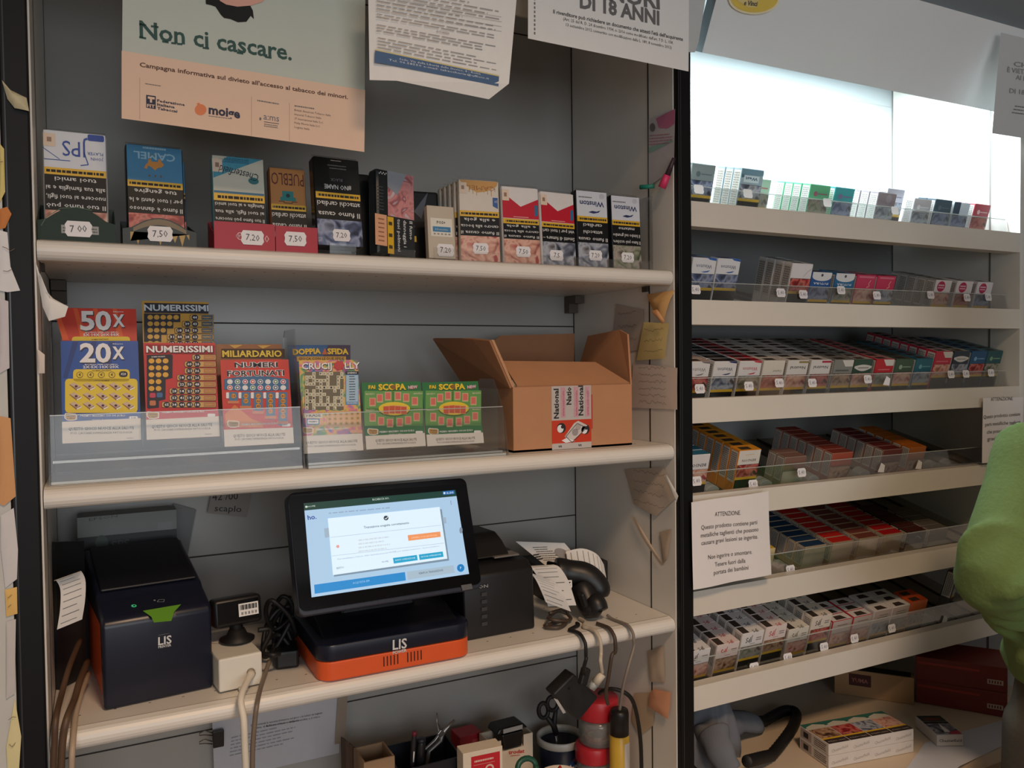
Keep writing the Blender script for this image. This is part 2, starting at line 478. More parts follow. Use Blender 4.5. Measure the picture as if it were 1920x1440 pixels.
def sheet(bl, br, ht, m=PAPER, lean=0.0, curl=0.0, pts=None):
    """a hanging sheet of paper: bottom left and bottom right corners, height"""
    b = MB(); bl = Vector(bl); br = Vector(br); U = (br-bl).normalized(); w = (br-bl).length
    V = Vector((0, lean, 1)); V = (V-U*V.dot(U)).normalized()
    f = b.face(bl, U, V, .0003); f.w = w; f.h = ht
    if curl: f.fn = lambda u, v: curl*(max(0, 1-v/ht)**2)+.0015*sin(9*u/w+2*v/ht)
    f.rect(0, 0, w, ht, m, 0)
    return b, f

DARK = M(52, 56, 54, rough=.7, var=0); GREYINK = M(120, 118, 116, rough=.7, var=0); NAVY = M(30, 36, 66, rough=.6, var=0)
# ---- poster with the green upper half
bl, br = at(228, 222, -.03), at(683, 285, -.03)
b, f = sheet(bl, br, .32, M(196, 204, 194, rough=.75, var=.03, scale=30), lean=.02)
pe = M(232, 200, 176, rough=.75, var=.03, scale=30)
f.pp([(228, 95), (684.5, 169), (683, 285), (228, 222)], pe, 1)
G = M(50, 84, 80, rough=.7, var=0)
f.pt('Non ci cascare.', 262, 70, 547, 113, 33, G, 2, .018, 2)
for (x0, y0, x1, y1) in ((261, 44, 274, 46), (261, 68, 274, 70.5), (283, 47.5, 297, 49.5), (304, 76, 316, 78), (321, 79, 331, 80), (332, 80.5, 342, 81.5), (380, 88, 392, 89.5), (444, 97, 456, 99), (497, 105, 509, 107)):
    f.pp([(x0, y0), (x1, y1), (x1, y1+3.5), (x0, y0+3.5)], G, 2)             # slab serifs
f.pt('Campagna informativa sul divieto all\'accesso al tabacco dei minori.', 262, 125, 652, 186, 8.5, M(92, 62, 52, rough=.7, var=0), 2, .02)
f.pp([(383, -30), (386, 8), (396, 10), (404, 13), (414, 28), (420, 34), (432, 36), (446, 42), (462, 41), (470, 30), (476, 36), (474, 20), (466, 5), (466, -30)], M(22, 24, 24, rough=.8, var=0), 2)
f.pp([(408, -40), (412, 2), (424, 9), (445, 13), (470, 11), (492, 4), (500, -4), (500, -40)], M(222, 168, 150, rough=.6), 3)
for x, y0, y1 in ((261.5, 146, 224), (471, 181, 254), (542, 193, 265)): f.pp([(x, y0), (x+1, y0), (x+1, y1), (x, y1)], M(190, 160, 140, var=0), 2)
f.pl(272, 155, 304, 160, 272, 159, 1, GREYINK); f.pl(482, 186, 524, 193, 482, 191, 1, GREYINK); f.pl(552, 196, 592, 202, 552, 201, 1, GREYINK)
f.pp([(274, 178), (292, 180.5), (292, 205), (274, 202)], NAVY, 2)
f.pp([(277, 181), (290, 183), (290, 187), (285, 186.5), (285, 193), (281, 192.5), (281, 186), (277, 185)], pe, 3)
f.pt('FIT', 275.5, 201, 290.5, 203, 6, pe, 3, .03)
for i, t in enumerate(('Federazione', 'Italiana', 'Tabaccai')): f.pt(t, 294.5, 191+i*7.2, 294.5+(52, 33, 38)[i], 191+i*7.2+(8, 5.2, 6)[i], 5, NAVY, 2, .03)
f.pe(376, 206, 11, 10.5, M(226, 130, 82, rough=.6), 2); f.pe(372, 195, 3, 2, M(226, 130, 82, rough=.6), 2)
f.pt('moige', 391, 213, 450, 222, 17, NAVY, 2, .035, 2); f.pl(391, 216, 438, 222, 391, 219, 1, GREYINK)
f.pt('a:ms', 494, 224, 523, 228.5, 13, M(90, 100, 120, var=0), 2, .0); f.pe(488, 223, 2, 3, GREYINK, 2)
f.pp([(495, 228), (523, 232), (523, 233), (495, 229)], NAVY, 2); f.pl(495, 231, 523, 235, 495, 238, 2, GREYINK)
for i, t in enumerate(('British American Tobacco Italia', 'Imperial Tobacco Italia', 'JT International Italia S.r.l.', 'Philip Morris Italia S.r.l.', 'Logista Italia')):
    f.pt(t, 552, 208+i*8, 552+(68, 50, 54, 48, 28)[i], 208+i*8+(10.5, 7.5, 8, 7, 4.2)[i], 4, M(84, 66, 60, var=0), 2)
tag(b.build('poster', loc=(bl+br)/2), 'large poster, green above and peach below, hung at top left over the pouches', 'poster')

# ---- letter with the blue band, its lower corner cut by a fold
bl, br = at(693, 150, -.10), at(957, 190, -.10)
b, f = sheet(bl, br, .29, M(238, 234, 230, rough=.8, var=.02), lean=-.01)
b.v.clear(); b.f.clear(); b.m.clear(); b.sm.clear()
U = (br-bl)
f.fn = lambda u, v: .004*sin(7*u/f.w)+.006*max(0, (u/f.w-.8))*5*max(0, 1-v/.06)
pts = [f.px(*p) for p in ((693, 150), (742, 153), (917, 186), (951, 159), (970, -40), (690, -40))]
b.poly([f.p(u, v, 0) for u, v in pts], PAPER)
f.fn = None
f.eps = .0012; f.O = f.O + f.N*.004
f.pp([(703, 95), (935, 144), (934, 162), (702, 117)], M(74, 104, 142, rough=.7, var=.03), 1)
f.pp([(703, 92.5), (935, 141.5), (935, 144), (703, 95)], M(214, 200, 140, rough=.7, var=0), 1)
f.eps = .0006
W2 = M(226, 230, 236, rough=.7, var=0)
f.pt('Sede: Via della Libertà dello Storico, 4 - Roma', 748, 113, 900, 141, 4, W2, 3); f.pt('Tel. 06.58550 e-mail: tabaccheria@ufficio.it', 728, 114.5, 916, 150, 4, W2, 3)
GL_ = M(164, 162, 162, rough=.7, var=0); f.pl(706, -30, 940, 12, 706, 20, 7, GL_, 2, .24, .4)
for k in range(4): f.pp([(705, -8+k*9), (940, 32+k*9), (940, 32.6+k*9), (705, -7.4+k*9)], M(170, 168, 168, var=0), 2)
f.pl(706, 24, 938, 66, 706, 34, 2, GL_, 2, .32, .1); f.pt('AUTORIZZA', 818, 61, 842, 65, 4, GREYINK); f.pl(706, 44, 936, 86, 706, 60, 3, GL_, 2, .32, .15); f.pl(708, 68, 936, 112, 708, 92, 4, GL_, 2, .28, .2)
tag(b.build('letter', loc=(bl+br)/2), 'white printed letter with a blue band and folded lower corner, beside the green poster', 'letter')

# ---- age limit notice
bl, br = at(990, 72, -.07), at(1291, 134, -.07)
b, f = sheet(bl, br, .30, M(240, 238, 234, rough=.8, var=.02), lean=.0)
GB = M(112, 110, 110, rough=.7, var=0)
f.pt('MINORI', 1098, -8, 1237, 17, 32, GB, 2, .03, 2); f.pt('DI 18 ANNI', 1087, 14, 1236, 47, 28, GB, 2, .035, 2)
f.pt('Il rivenditore può richiedere un documento che attesti l\'età dell\'acquirente', 1037, 25, 1280, 77, 7.5, M(66, 64, 64, var=0), 2, .012)
f.pt('(Art. 25 del R. D. 24 dicembre 1934, n. 2316 come modificato dall\'art. 7 D. L. 158,', 1056, 38, 1262, 83, 6, M(84, 82, 82, var=0), 2)
f.pt('13 settembre 2012 convertito con modificazioni dalla L. 189, 8 novembre 2012)', 1061, 49, 1259, 92, 6, M(84, 82, 82, var=0), 2)
for i in range(9): f.pp([(1001, -4+i*8), (1003.5, -3.5+i*8), (1003.5, 1+i*8), (1001, .5+i*8)], GREYINK, 2)
tag(b.build('notice', loc=(bl+br)/2), 'white age limit notice in big grey capitals, hung above the right end of the shelves', 'notice')
b = MB(); b.prism([at(x, y, -.028) for x, y in ((1286, 97), (1303, 98), (1310, 78), (1323, -2), (1332, -60), (1286, -60))], (0, .0006, 0), M(206, 208, 206, rough=.7))
tag(b.build('paper_flap', loc=at(1298, 97, -.035)), 'narrow grey white paper flap behind the age limit notice, beside the cabinet header', 'paper')

# ------------------------------------------------------------------ tobacco pouches on the top shelf
P_FLESH = photo('flesh', [(150, 80, 72), (206, 150, 130), (226, 184, 164), (176, 60, 60)], 60)
P_GREY = photo('grey', [(52, 56, 66), (120, 126, 142), (180, 184, 194), (90, 84, 84)], 55)
P_RED = photo('red', [(96, 22, 26), (168, 52, 54), (208, 120, 108), (70, 20, 24)], 60)
P_BLUE = photo('blue', [(36, 44, 66), (92, 106, 142), (150, 160, 186), (40, 46, 70)], 55)
P_BROWN = photo('brown', [(70, 44, 34), (150, 112, 86), (196, 160, 128), (110, 70, 60)], 60)
P_GREEN = photo('green', [(60, 70, 52), (130, 136, 112), (170, 160, 150), (88, 76, 70)], 60)
YEL = M(224, 178, 44, rough=.4, var=.02); BLK = M(16, 17, 18, rough=.45, var=0, spec=.3); WTXT = M(214, 214, 212, rough=.5, var=0)
STICK = M(234, 232, 234, rough=.6, var=.02)
def sticker(b, f, u, v, w, h, t, m=STICK, ink=M(60, 60, 78, rough=.6, var=0), l=4):
    c = h*.16
    f.poly([(u-w/2+c, v-h/2), (u+w/2-c, v-h/2), (u+w/2, v-h/4), (u+w/2-c*.3, v), (u+w/2, v+h/4), (u+w/2-c, v+h/2), (u-w/2+c, v+h/2), (u-w/2, v+h/4), (u-w/2+c*.3, v), (u-w/2, v-h/4)], m, l)
    if t: f.text(t, u, v-h*.2, h*.46, ink, l+1, 'c', RND.uniform(-4, 4), .0, None, 1, .9)
def label_part(parent_face_mb, O, U, V, u, v, w, h, t, par, m=STICK, X=None):
    k = MB(X); g = k.face(O, U, V); sticker(k, g, u, v, w, h, t, m, l=6)
    o = k.build('price_label'); return o

def pouch(x0, x1, zb, zt, Y, brand, txt, pic, col, label, lean=7, yaw=0, d=.016, split=(.37, .435, .68), side=None, price=None, pv=.16, pu=.5, cat='tobacco pouch', group=None, stamp=True, rt=0, name='tobacco_pouch', wtxt=None):
    w = x1-x0; h = (zt-zb)/cos(radians(lean)); X = Matrix.Translation(((x0+x1)/2, Y, zb+d*sin(radians(lean))+.0004)) @ RZ(yaw) @ RX(-lean) @ RY(rt)
    b = MB(X)
    b.box((-w/2, 0, 0), (w/2, d, h), side or col, min(.004, d*.4), 2)
    f = b.face((-w/2, 0, 0), (1, 0, 0), (0, 0, 1)); e = .0015
    f.flip = (w, h)
    a, y1, k1 = split
    f.rect(e, 0.002, w-e, h*a, col, 1)
    f.rect(e, h*a, w-e, h*y1, YEL, 2); f.lines(w*.06, h*a+.0012, w*.95, h*y1-.0012, 1, INK, 3, .5, .05)
    f.rect(e, h*y1, w-e, h*k1, BLK, 2)
    n = len(txt); dv = h*(k1-y1)/n
    for i, t in enumerate(txt): f.text(t, w*.5, h*k1-dv*(i+.74), min(dv*.52, .0075), WTXT, 3, 'c', 0, .012, min(w*.92, len(t)*.0047))
    f.rect(e, h*k1, w-e, h-.002, pic, 2)
    brand(f, w, h*a)
    if stamp:
        f.rect(w*.80, h*a*.12, w*.985, h*a*.46, M(226, 206, 186, rough=.7, var=0), 4); f.rect(w*.86, h*a*.22, w*.93, h*a*.34, M(150, 120, 104, var=0), 5)
    # clear film and top crimp
    b.box((-w/2+.001, d*.35, h), (w/2-.001, d*.5, h+.0035), FILM)
    o = b.build(name, loc=X.to_translation()); tag(o, label, cat, group)
    if price:
        k = MB(X); g = k.face((-w/2, 0, 0), (1, 0, 0), (0, 0, 1)); sticker(k, g, w*pu, h*pv, .026, .017, price, l=7)
        c = k.build('price_label'); c.parent = o; c.matrix_parent_inverse = Matrix.Translation(-o.location)
    return o, X, w, h
def child(mb, name, par):
    o = mb.build(name); o.parent = par; o.matrix_parent_inverse = Matrix.Translation(-Vector(par.location)); return o

BL = M(36, 74, 160, rough=.5, var=0)
def br_jps(f, w, h):
    f.text('JPS', w*.5, h*.28, h*.42, BL, 4, 'c', 0, .0, w*.40, 2); f.line([(w*.36, h*.55), (w*.3, h*.86), (w*.42, h*.9)], .0012, BL, 4); f.line([(w*.58, h*.8), (w*.98, h*.8)], .001, BL, 3)
    f.line([(w*.74, h*.78), (w*1.0, h*.5)], .0008, BL, 3)
    f.text('JOHN', w*.06, h*.66, .004, BL, 4, 'l'); f.text('PLAYER', w*.06, h*.52, .004, BL, 4, 'l'); f.rr(w*.04, h*.05, w*.30, h*.22, .002, BL, 4)
pouch(.007, .079, 1.706, 1.845, .046, br_jps, ['Il tuo fumo può', 'nuocere ai tuoi figli,', 'alla tua famiglia e ai', 'tuoi amici'], P_FLESH, M(212, 218, 226, rough=.35), 'white tobacco pouch with blue inverted script, in the dark green tray at far left', 6, 0, .022, (.35, .415, .74), side=M(206, 210, 216, rough=.3))
def br_camel(f, w, h):
    f.text('CAMEL', w*.5, h*.22, h*.2, M(150, 192, 214, var=0), 4, 'c', 0, .02, w*.72, 2)
    o = M(206, 140, 62, rough=.5, var=.05)
    f.poly([(w*.34, h*.52), (w*.38, h*.46), (w*.40, h*.38), (w*.44, h*.38), (w*.45, h*.46), (w*.56, h*.46), (w*.57, h*.38), (w*.61, h*.38), (w*.62, h*.5), (w*.66, h*.56), (w*.69, h*.66), (w*.64, h*.68), (w*.62, h*.58), (w*.56, h*.62), (w*.50, h*.70), (w*.45, h*.62), (w*.38, h*.60)], o, 4)
    for k in range(3): f.ell(w*(.4+.1*k), h*.85, .0012, .0016, M(120, 90, 60, var=0), 4, 8)
    f.lines(w*.3, h*.06, w*.7, h*.14, 1, M(150, 192, 214, var=0), 4, .6, 0)
pouch(.101, .171, 1.706, 1.838, .050, br_camel, ['Il fumo è dannoso', 'per i tuoi denti e le', 'tue gengive'], P_RED, M(70, 134, 176, rough=.4, var=.12, scale=30), 'sky blue tobacco pouch with inverted lettering behind the honey drip tray, second from left', 6, 2, .024, (.37, .435, .70), side=M(24, 30, 34, rough=.3), stamp=False)
pouch(.150, .176, 1.706, 1.828, .078, lambda f, w, h: 0, ['fumo', 'e'], P_RED, M(70, 134, 176, rough=.4, var=.12, scale=30), 'second sky blue tobacco pouch half hidden behind the front one in the honey drip tray', 6, 2, .02, (.37, .435, .70), side=M(60, 118, 156, rough=.3), stamp=False)
def tray_card(x0, x1, zt, Y, d, m, label, arch, deco, price, pu=.5, pv=.4, notch=0):
    w = x1-x0; h = zt-S1; b = MB(Matrix.Translation((x0, Y, S1+.0004)))
    if arch:
        pts = [(0, 0, 0), (w, 0, 0), (w, 0, h*.55)]+[(w*(.88-.76*i/8), 0, h*(.62+.38*sin(pi*i/8))) for i in range(9)]+[(0, 0, h*.55)]
    else: pts = [(0, 0, 0), (w, 0, 0), (w, 0, h), (0, 0, h)]
    b.prism(pts, (0, .0012, 0), m); b.box((0, .0012, 0), (w, d, .0012), m); b.box((0, d, 0), (w, d+.0012, h*1.25), m)
    for x in (0, w-.0012): b.prism([(x, .0012, 0), (x, d, 0), (x, d, h*1.2), (x, .0012, h*.55)], (.0012, 0, 0), m)
    f = b.face((0, 0, 0), (1, 0, 0), (0, 0, 1)); deco(f, w, h)
    o = b.build('display_tray', loc=(x0+w/2, Y+d/2, S1)); tag(o, label, 'display tray')
    if price:
        k = MB(Matrix.Translation((x0, Y, S1+.0004))); g = k.face((0, 0, 0), (1, 0, 0), (0, 0, 1)); sticker(k, g, w*pu, h*pv, .030, .019, price, l=8); child(k, 'price_label', o)
    return o
def d_green(f, w, h):
    f.rect(w*.30, h*.22, w*.78, h*.46, M(150, 152, 148, rough=.5), 2); f.lines(w*.32, h*.25, w*.76, h*.42, 2, M(70, 74, 70, var=0), 3, .4, 0); f.line([(w*.05, h*.4), (w*.12, h*.66), (w*.3, h*.93), (w*.5, h*.985), (w*.7, h*.93)], .0008, M(70, 100, 70, var=0), 3)
tray_card(.001, .086, 1.745, .020, .066, M(26, 46, 34, rough=.5, spec=.3), 'dark green arched display tray priced 7 00 at the left end of the top shelf', True, d_green, '7 00', .52, .36)
HON = M(176, 140, 66, rough=.4, var=.15, scale=50)
def d_honey(f, w, h):
    n = 10; f.poly([(w*(.86-.72*i/n), h*(.60+.36*sin(pi*i/n))) for i in range(n+1)]+[(w*(.14+.72*i/n), h*(.46+.28*sin(pi*i/n))) for i in range(n+1)], M(120, 100, 62, rough=.4), 2)
    f.poly([(w*.1, h*.45), (w*.9, h*.45)]+[(w*(.9-.8*i/16), h*(.30+(.16 if i % 2 else -.12*((i % 3)+.5)))) for i in range(17)], HON, 3)
tray_card(.094, .181, 1.738, .021, .100, M(32, 38, 32, rough=.45), 'dark arched display tray with yellow honey drips and a price label, second from left', True, d_honey, '7,50', .5, .42)
def br_ches(f, w, h):
    c = M(70, 150, 176, rough=.4, var=.2, scale=120)
    f.poly([(0.002, .002), (w*.7, .002), (w-.002, h*.36), (w-.002, h*.62), (w*.1, .004)], c, 2); f.lines(w*.3, .004, w*.9, h*.2, 4, M(30, 84, 120, var=0), 3, .5, .3)
    f.text('Chesterfield', w*.47, h*.36, h*.21, M(44, 42, 52, rough=.5, var=0), 4, 'c', -10, .0, w*.74, 2, 1, .15)
    f.ell(w*.22, h*.62, w*.10, h*.09, M(52, 118, 124, rough=.4), 4); f.rect(.002, h*.94, w-.002, h*.995, M(60, 118, 148, var=0), 4)
pouch(.206, .276, 1.706, 1.834, .046, br_ches, ['Il tuo fumo può nuocere', 'ai tuoi figli, alla tua', 'famiglia e ai tuoi amici'], P_GREY, M(206, 206, 190, rough=.4), 'cream and turquoise tobacco pouch with inverted script in the left red tray', 7, 0, .02, (.42, .50, .74), side=M(90, 140, 150, rough=.4))
def br_pueb(f, w, h):
    f.text('PUEBLO', w*.5, h*.16, h*.34, M(104, 46, 40, rough=.5, var=0), 4, 'c', 0, .0, w*.88, 2, 1.0)
    t = M(50, 140, 138, rough=.4)
    f.poly([(w*.30, h*.90), (w*.30, h*.80), (w*.36, h*.80), (w*.36, h*.64), (w*.66, h*.64), (w*.66, h*.80), (w*.72, h*.80), (w*.72, h*.90)], t, 4); f.line([(w*.26, h*.92), (w*.4, h*.92), (w*.4, h*.96), (w*.62, h*.96), (w*.62, h*.92), (w*.76, h*.92)], .001, M(90, 60, 40, var=0), 4); f.ell(w*.51, h*.76, .003, .003, M(30, 60, 60, var=0), 5, 8)
pouch(.2855, .3375, 1.706, 1.829, .066, br_pueb, ['Il fumo causa', 'attacchi cardiaci'], P_BLUE, M(196, 134, 74, rough=.55, var=.06), 'tan tobacco pouch with inverted brown capitals and a teal emblem in the right red tray', 7, 0, .02, (.44, .51, .76), side=M(150, 90, 50, rough=.5), stamp=False)
REDC = M(172, 22, 44, rough=.45, var=.04)
def d_red(f, w, h): f.text('€', w*.40, h*.36, .010, M(222, 180, 184, var=0), 3); f.text('0', w*.86, h*.32, .010, M(222, 180, 184, var=0), 3)
tray_card(.203, .2815, 1.739, .022, .066, REDC, 'left red display tray with a pale euro sign, holding the cream pouch', False, d_red, '7,20', .62, .46)
tray_card(.2825, .3395, 1.738, .022, .085, REDC, 'right red display tray with a white price label, holding the tan pouch', False, lambda f, w, h: 0, '7,50', .46, .52)
def br_nn(f, w, h):
    f.text('#NO NAME', w*.5, h*.78, h*.13, WTXT, 4, 'c', 0, .012, w*.58); f.text('BLACK', w*.52, h*.6, h*.08, M(120, 120, 120, var=0), 4); f.lines(w*.3, h*.2, w*.7, h*.36, 2, M(110, 110, 110, var=0), 4, .4, .1); f.lines(w*.4, h*.08, w*.66, h*.12, 1, WTXT, 4)
o, X, w, h = pouch(.3415, .410, 1.712, 1.8425, .034, br_nn, ['Il fumo causa', 'attacchi cardiaci'], P_BLUE, M(20, 22, 22, rough=.25, coat=.4), 'tall black tobacco pouch with white inverted capitals, leaning in a clear stand', 7, 3, .024, (.40, .47, .70), side=M(16, 17, 18, rough=.3), stamp=False, price='7,20', pv=.13, pu=.52)
def clear_stand(x0, x1, Y, hf, hb, d, label):
    b = MB(Matrix.Translation((x0, Y, S1+.0005))); w = x1-x0
    b.box((0, 0, 0), (w, d, .002), ACRD); b.box((0, 0, .002), (w, .0018, hf), ACRD)
    o = b.build('clear_stand', loc=(x0+w/2, Y+d/2, S1)); tag(o, label, 'display stand'); return o
clear_stand(.357, .395, .024, .016, .09, .038, 'small clear plastic stand under the tall black pouch')
P_SKULL = photo('mouth', [(210, 206, 214), (196, 130, 130), (216, 150, 150), (150, 84, 90), (226, 220, 226)], 42)
def side_pouch(x0, x1, zb, zt, Y):
    w = x1-x0; h = zt-zb; X = Matrix.Translation(((x0+x1)/2, Y, zb)) @ RZ(14) @ RX(-5) @ RY(3); b = MB(X)
    c = M(30, 36, 38, rough=.25, coat=.4); b.box((-w/2, 0, 0), (w/2, .024, h), c, .005)
    f = b.face((-w/2, 0, 0), (1, 0, 0), (0, 0, 1))
    f.rect(w*.30, h*.46, w*.99, h*.99, P_SKULL, 1); f.poly([(w*.30, h*.80), (w*.55, h*.72), (w*.8, h*.99), (w*.30, h*.99)], M(150, 156, 166, rough=.3), 2)
    f.rect(w*.28, h*.02, w*.44, h*.45, YEL, 2); f.lines(w*.31, h*.03, w*.41, h*.44, 3, INK, 3, .3, .1)
    f.rect(w*.44, h*.02, w*.99, h*.46, M(44, 48, 52, rough=.3), 2)
    for i, t in enumerate(('Il fumo', 'danneggia i', 'tuoi polmoni')): f.text(t, w*(.86-.16*i), h*.44, w*.085, WTXT, 3, 'l', -90, .015, h*(.22, .32, .38)[i])
    for k in range(6): f.rect(w*(.08+.035*k), h*(.93+.015*(k % 2)), w*(.105+.035*k), h*(.945+.015*(k % 2)), WTXT, 2)
    f.lines(w*.04, h*.5, w*.2, h*.8, 8, M(70, 78, 80, var=0), 2, .3, .2)
    o = b.build('tobacco_pouch', loc=X.to_translation()); tag(o, 'dark tobacco pouch with a pink picture and sideways white warning text', 'tobacco pouch')
    k = MB(X); g = k.face((-w/2, 0, 0), (1, 0, 0), (0, 0, 1)); g.rect(w*-.04, h*.10, w*.26, h*.46, M(222, 166, 130, rough=.7, var=.04), 4); g.lines(w*.04, h*.13, w*.2, h*.43, 6, M(150, 96, 70, var=0), 5, .3, .1); child(k, 'tax_stamp', o)
side_pouch(.430, .497, 1.7085, 1.838, .050)
clear_stand(.449, .488, .036, .014, .1, .042, 'small clear plastic stand under the pouch with sideways text')
def pk(x0, x1, zb, zt, Y, col, label, yaw=0):
    b = MB(Matrix.Translation(((x0+x1)/2, Y, zb)) @ RZ(yaw) @ RX(-6)); w = x1-x0; b.box((-w/2, 0, 0), (w/2, .02, zt-zb), col, .005)
    f = b.face((-w/2, 0, 0), (1, 0, 0), (0, 0, 1)); return b, f, w, zt-zb, label
b, f, w, h, l = pk(.409, .441, 1.7065, 1.839, .084, M(22, 24, 25, rough=.22, coat=.5), '')
tag(b.build('tobacco_pouch', loc=(.435, .066, S1)), 'plain black glossy pouch wedged behind the pouch with sideways text', 'tobacco pouch')
b, f, w, h, l = pk(.492, .552, 1.7065, 1.822, .092, M(40, 40, 42, rough=.2, metal=.3, coat=.6), '', -6)
f.poly([(w*.3, h*.7), (w*.7, h*.98), (w*.5, h*.6)], M(110, 112, 118, rough=.2, var=0), 1); f.text('ON', w*.18, h*.18, .007, WTXT, 2, 'c', 180); f.rect(w*.02, h*.28, w*.34, h*.36, YEL, 2); f.text('tuoi', w*.2, h*.52, .006, WTXT, 2, 'c', 180)
tag(b.build('tobacco_pouch', loc=(.52, .084, S1)), 'crumpled dark grey foil pouch behind the small cream price card', 'tobacco pouch')
b = MB(Matrix.Translation((.512, .040, S1+.0045)) @ RX(-5)); b.box((0, .001, 0), (.044, .014, .081), M(196, 184, 166, rough=.5, var=.04), .001); f = b.face((0, .001, 0), (1, 0, 0), (0, 0, 1))
f.rect(.005, .034, .040, .062, M(226, 222, 210, rough=.6), 1); f.text('POS+', .022, .0535, .0045, M(50, 46, 44, var=0), 2, 'c', 0, .02); f.rect(.008, .041, .037, .049, M(60, 130, 176, var=0), 2); f.text('Il Domiciliato', .0225, .0435, .0028, WTXT, 3)
for i in range(5): f.rect(.009+i*.006, .0365, .0125+i*.006, .039, M(160, 150, 140, var=0), 2)
o = tag(b.build('card_box', loc=(.534, .05, S1)), 'small cream box with a blue striped label and price, between the pouches', 'box')
k = MB(Matrix.Translation((.512, .040, S1+.0045)) @ RX(-5)); g = k.face((0, .001, 0), (1, 0, 0), (0, 0, 1)); sticker(k, g, .027, .013, .028, .019, '7,20', l=6); child(k, 'price_label', o)
clear_stand(.514, .562, .026, .018, .07, .03, 'small clear plastic stand in front of the cream price card')
def br_cy(f, w, h):
    t = M(200, 150, 84, rough=.4, var=.06, scale=80)
    f.poly([(.002, .002), (w-.002, .002), (w*.9, h*.16), (w*.7, h*.3), (w*.55, h*.42), (w*.3, h*.36), (w*.06, h*.18)], t, 2)
    for k in range(9): f.rect(w*(.10+.09*k), h*.2, w*(.115+.09*k), h*(.36+.2*((k*7) % 4)/4), t, 3)
    f.text('CAMEL', w*.45, h*.2, h*.15, M(160, 110, 56, var=0), 3, 'c', 0, .0, w*.7)
    f.poly([(.003, h*.55), (w*.17, h*.55), (w*.17, h*.82), (.003, h*.9)], M(48, 92, 160, var=0), 4); f.text('20', w*.09, h*.64, .004, WTXT, 5)
for k in range(5):
    tall = 1.834-.001*k
    o, X, w, h = pouch(.5665-.002*k, .634-.002*k, S1+.0005, tall, .046+.0150*k, br_cy, ['Il fumo causa il', 'cancro alla bocca', 'e alla gola'], P_FLESH, M(216, 208, 196, rough=.4), 'white and tan tobacco pouch with a flame top, front of its row of five' if k == 0 else 'white and tan flame topped pouch, %s back in its row of five' % ORD[k], 3, -6, .0118, (.38, .45, .68), side=M(200, 190, 172, rough=.4), group='row of flame topped pouches', price='7,50' if k == 0 else None, pv=.17, pu=.5)
def br_marl(f, w, h):
    r = M(196, 24, 48, rough=.4, var=.03)
    f.poly([(.0015, h*.36), (w*.5, h*.62), (w-.0015, h*.2), (w-.0015, h*.985), (.0015, h*.985)], r, 2)
    f.rect(w*.3, h*.93, w*.7, h*.95, M(230, 180, 180, var=0), 3); f.poly([(.003, h*.55), (w*.13, h*.55), (w*.13, h*.9), (.003, h*.86)], M(40, 110, 150, var=0), 3)
o, X, w, h = pouch(.640, .706, S1+.0005, 1.8285, .044, br_marl, ['Il fumo causa il', 'cancro alla bocca', 'e alla gola'], P_FLESH, M(226, 222, 220, rough=.35), 'red and white chevron pouch with a pink picture, left of the two', 4, -3, .018, (.42, .485, .68), group='red and white chevron pouches', price='7,50', pv=.16, pu=.52)
o, X, w, h = pouch(.709, .775, S1+.0005, 1.8255, .044, br_marl, ['Smetti di fumare –', 'vivi per i tuoi cari'], P_GREY, M(226, 222, 220, rough=.35), 'red and white chevron pouch with a grey picture, right of the two', 4, 2, .018, (.42, .485, .68), group='red and white chevron pouches', price='7,5', pv=.14, pu=.40)
DKB = M(34, 44, 96, rough=.5, var=0)
def br_win(f, w, h):
    f.text('Winston', w*.5, h*.42, h*.20, DKB, 4, 'c', 0, .015, w*.76, 2); f.lines(w*.5, h*.24, w*.95, h*.32, 1, GREYINK, 4, .5, .1)
    f.poly([(w*.24, h*.74), (w*.36, h*.80), (w*.5, h*.78), (w*.62, h*.84), (w*.46, h*.88), (w*.30, h*.83)], DKB, 4); f.ell(w*.18, h*.2, w*.08, h*.1, M(190, 196, 206, var=0), 3)
o, X, w, h = pouch(.7765, .839, S1+.0005, 1.8335, .044, br_win, ['Il fumo causa', 'attacchi', 'cardiaci'], P_GREY, M(212, 218, 228, rough=.35), 'white pouch with navy inverted lettering and a bluish grey picture, second from right', 3, 0, .02, (.34, .41, .68), side=M(20, 22, 30, rough=.3), stamp=False, group='white pouches with navy lettering', price='7,20', pv=.16, pu=.55)
o, X, w, h = pouch(.8455, .906, S1+.0005, 1.8305, .044, br_win, ['Il fumo può uccidere', 'il bimbo nel grembo', 'materno'], P_GREEN, M(212, 218, 228, rough=.35), 'white pouch with navy inverted lettering and a greenish picture, last at the right end', 3, 0, .02, (.34, .41, .68), side=M(20, 22, 30, rough=.3), stamp=False, group='white pouches with navy lettering', price='7,20', pv=.16, pu=.5)
b = MB(); b.box((.566, .030, S1+.0003), (.918, .0318, S1+.016), ACRD); b.box((.9165, .030, S1+.0003), (.9185, .12, S1+.128), ACRD); b.box((.645, .122, S1+.0003), (.918, .1235, S1+.10), ACRD)
tag(b.build('acrylic_rack', loc=(.73, .08, S1)), 'low clear acrylic rack holding the pouches at the right end of the top shelf', 'rack')

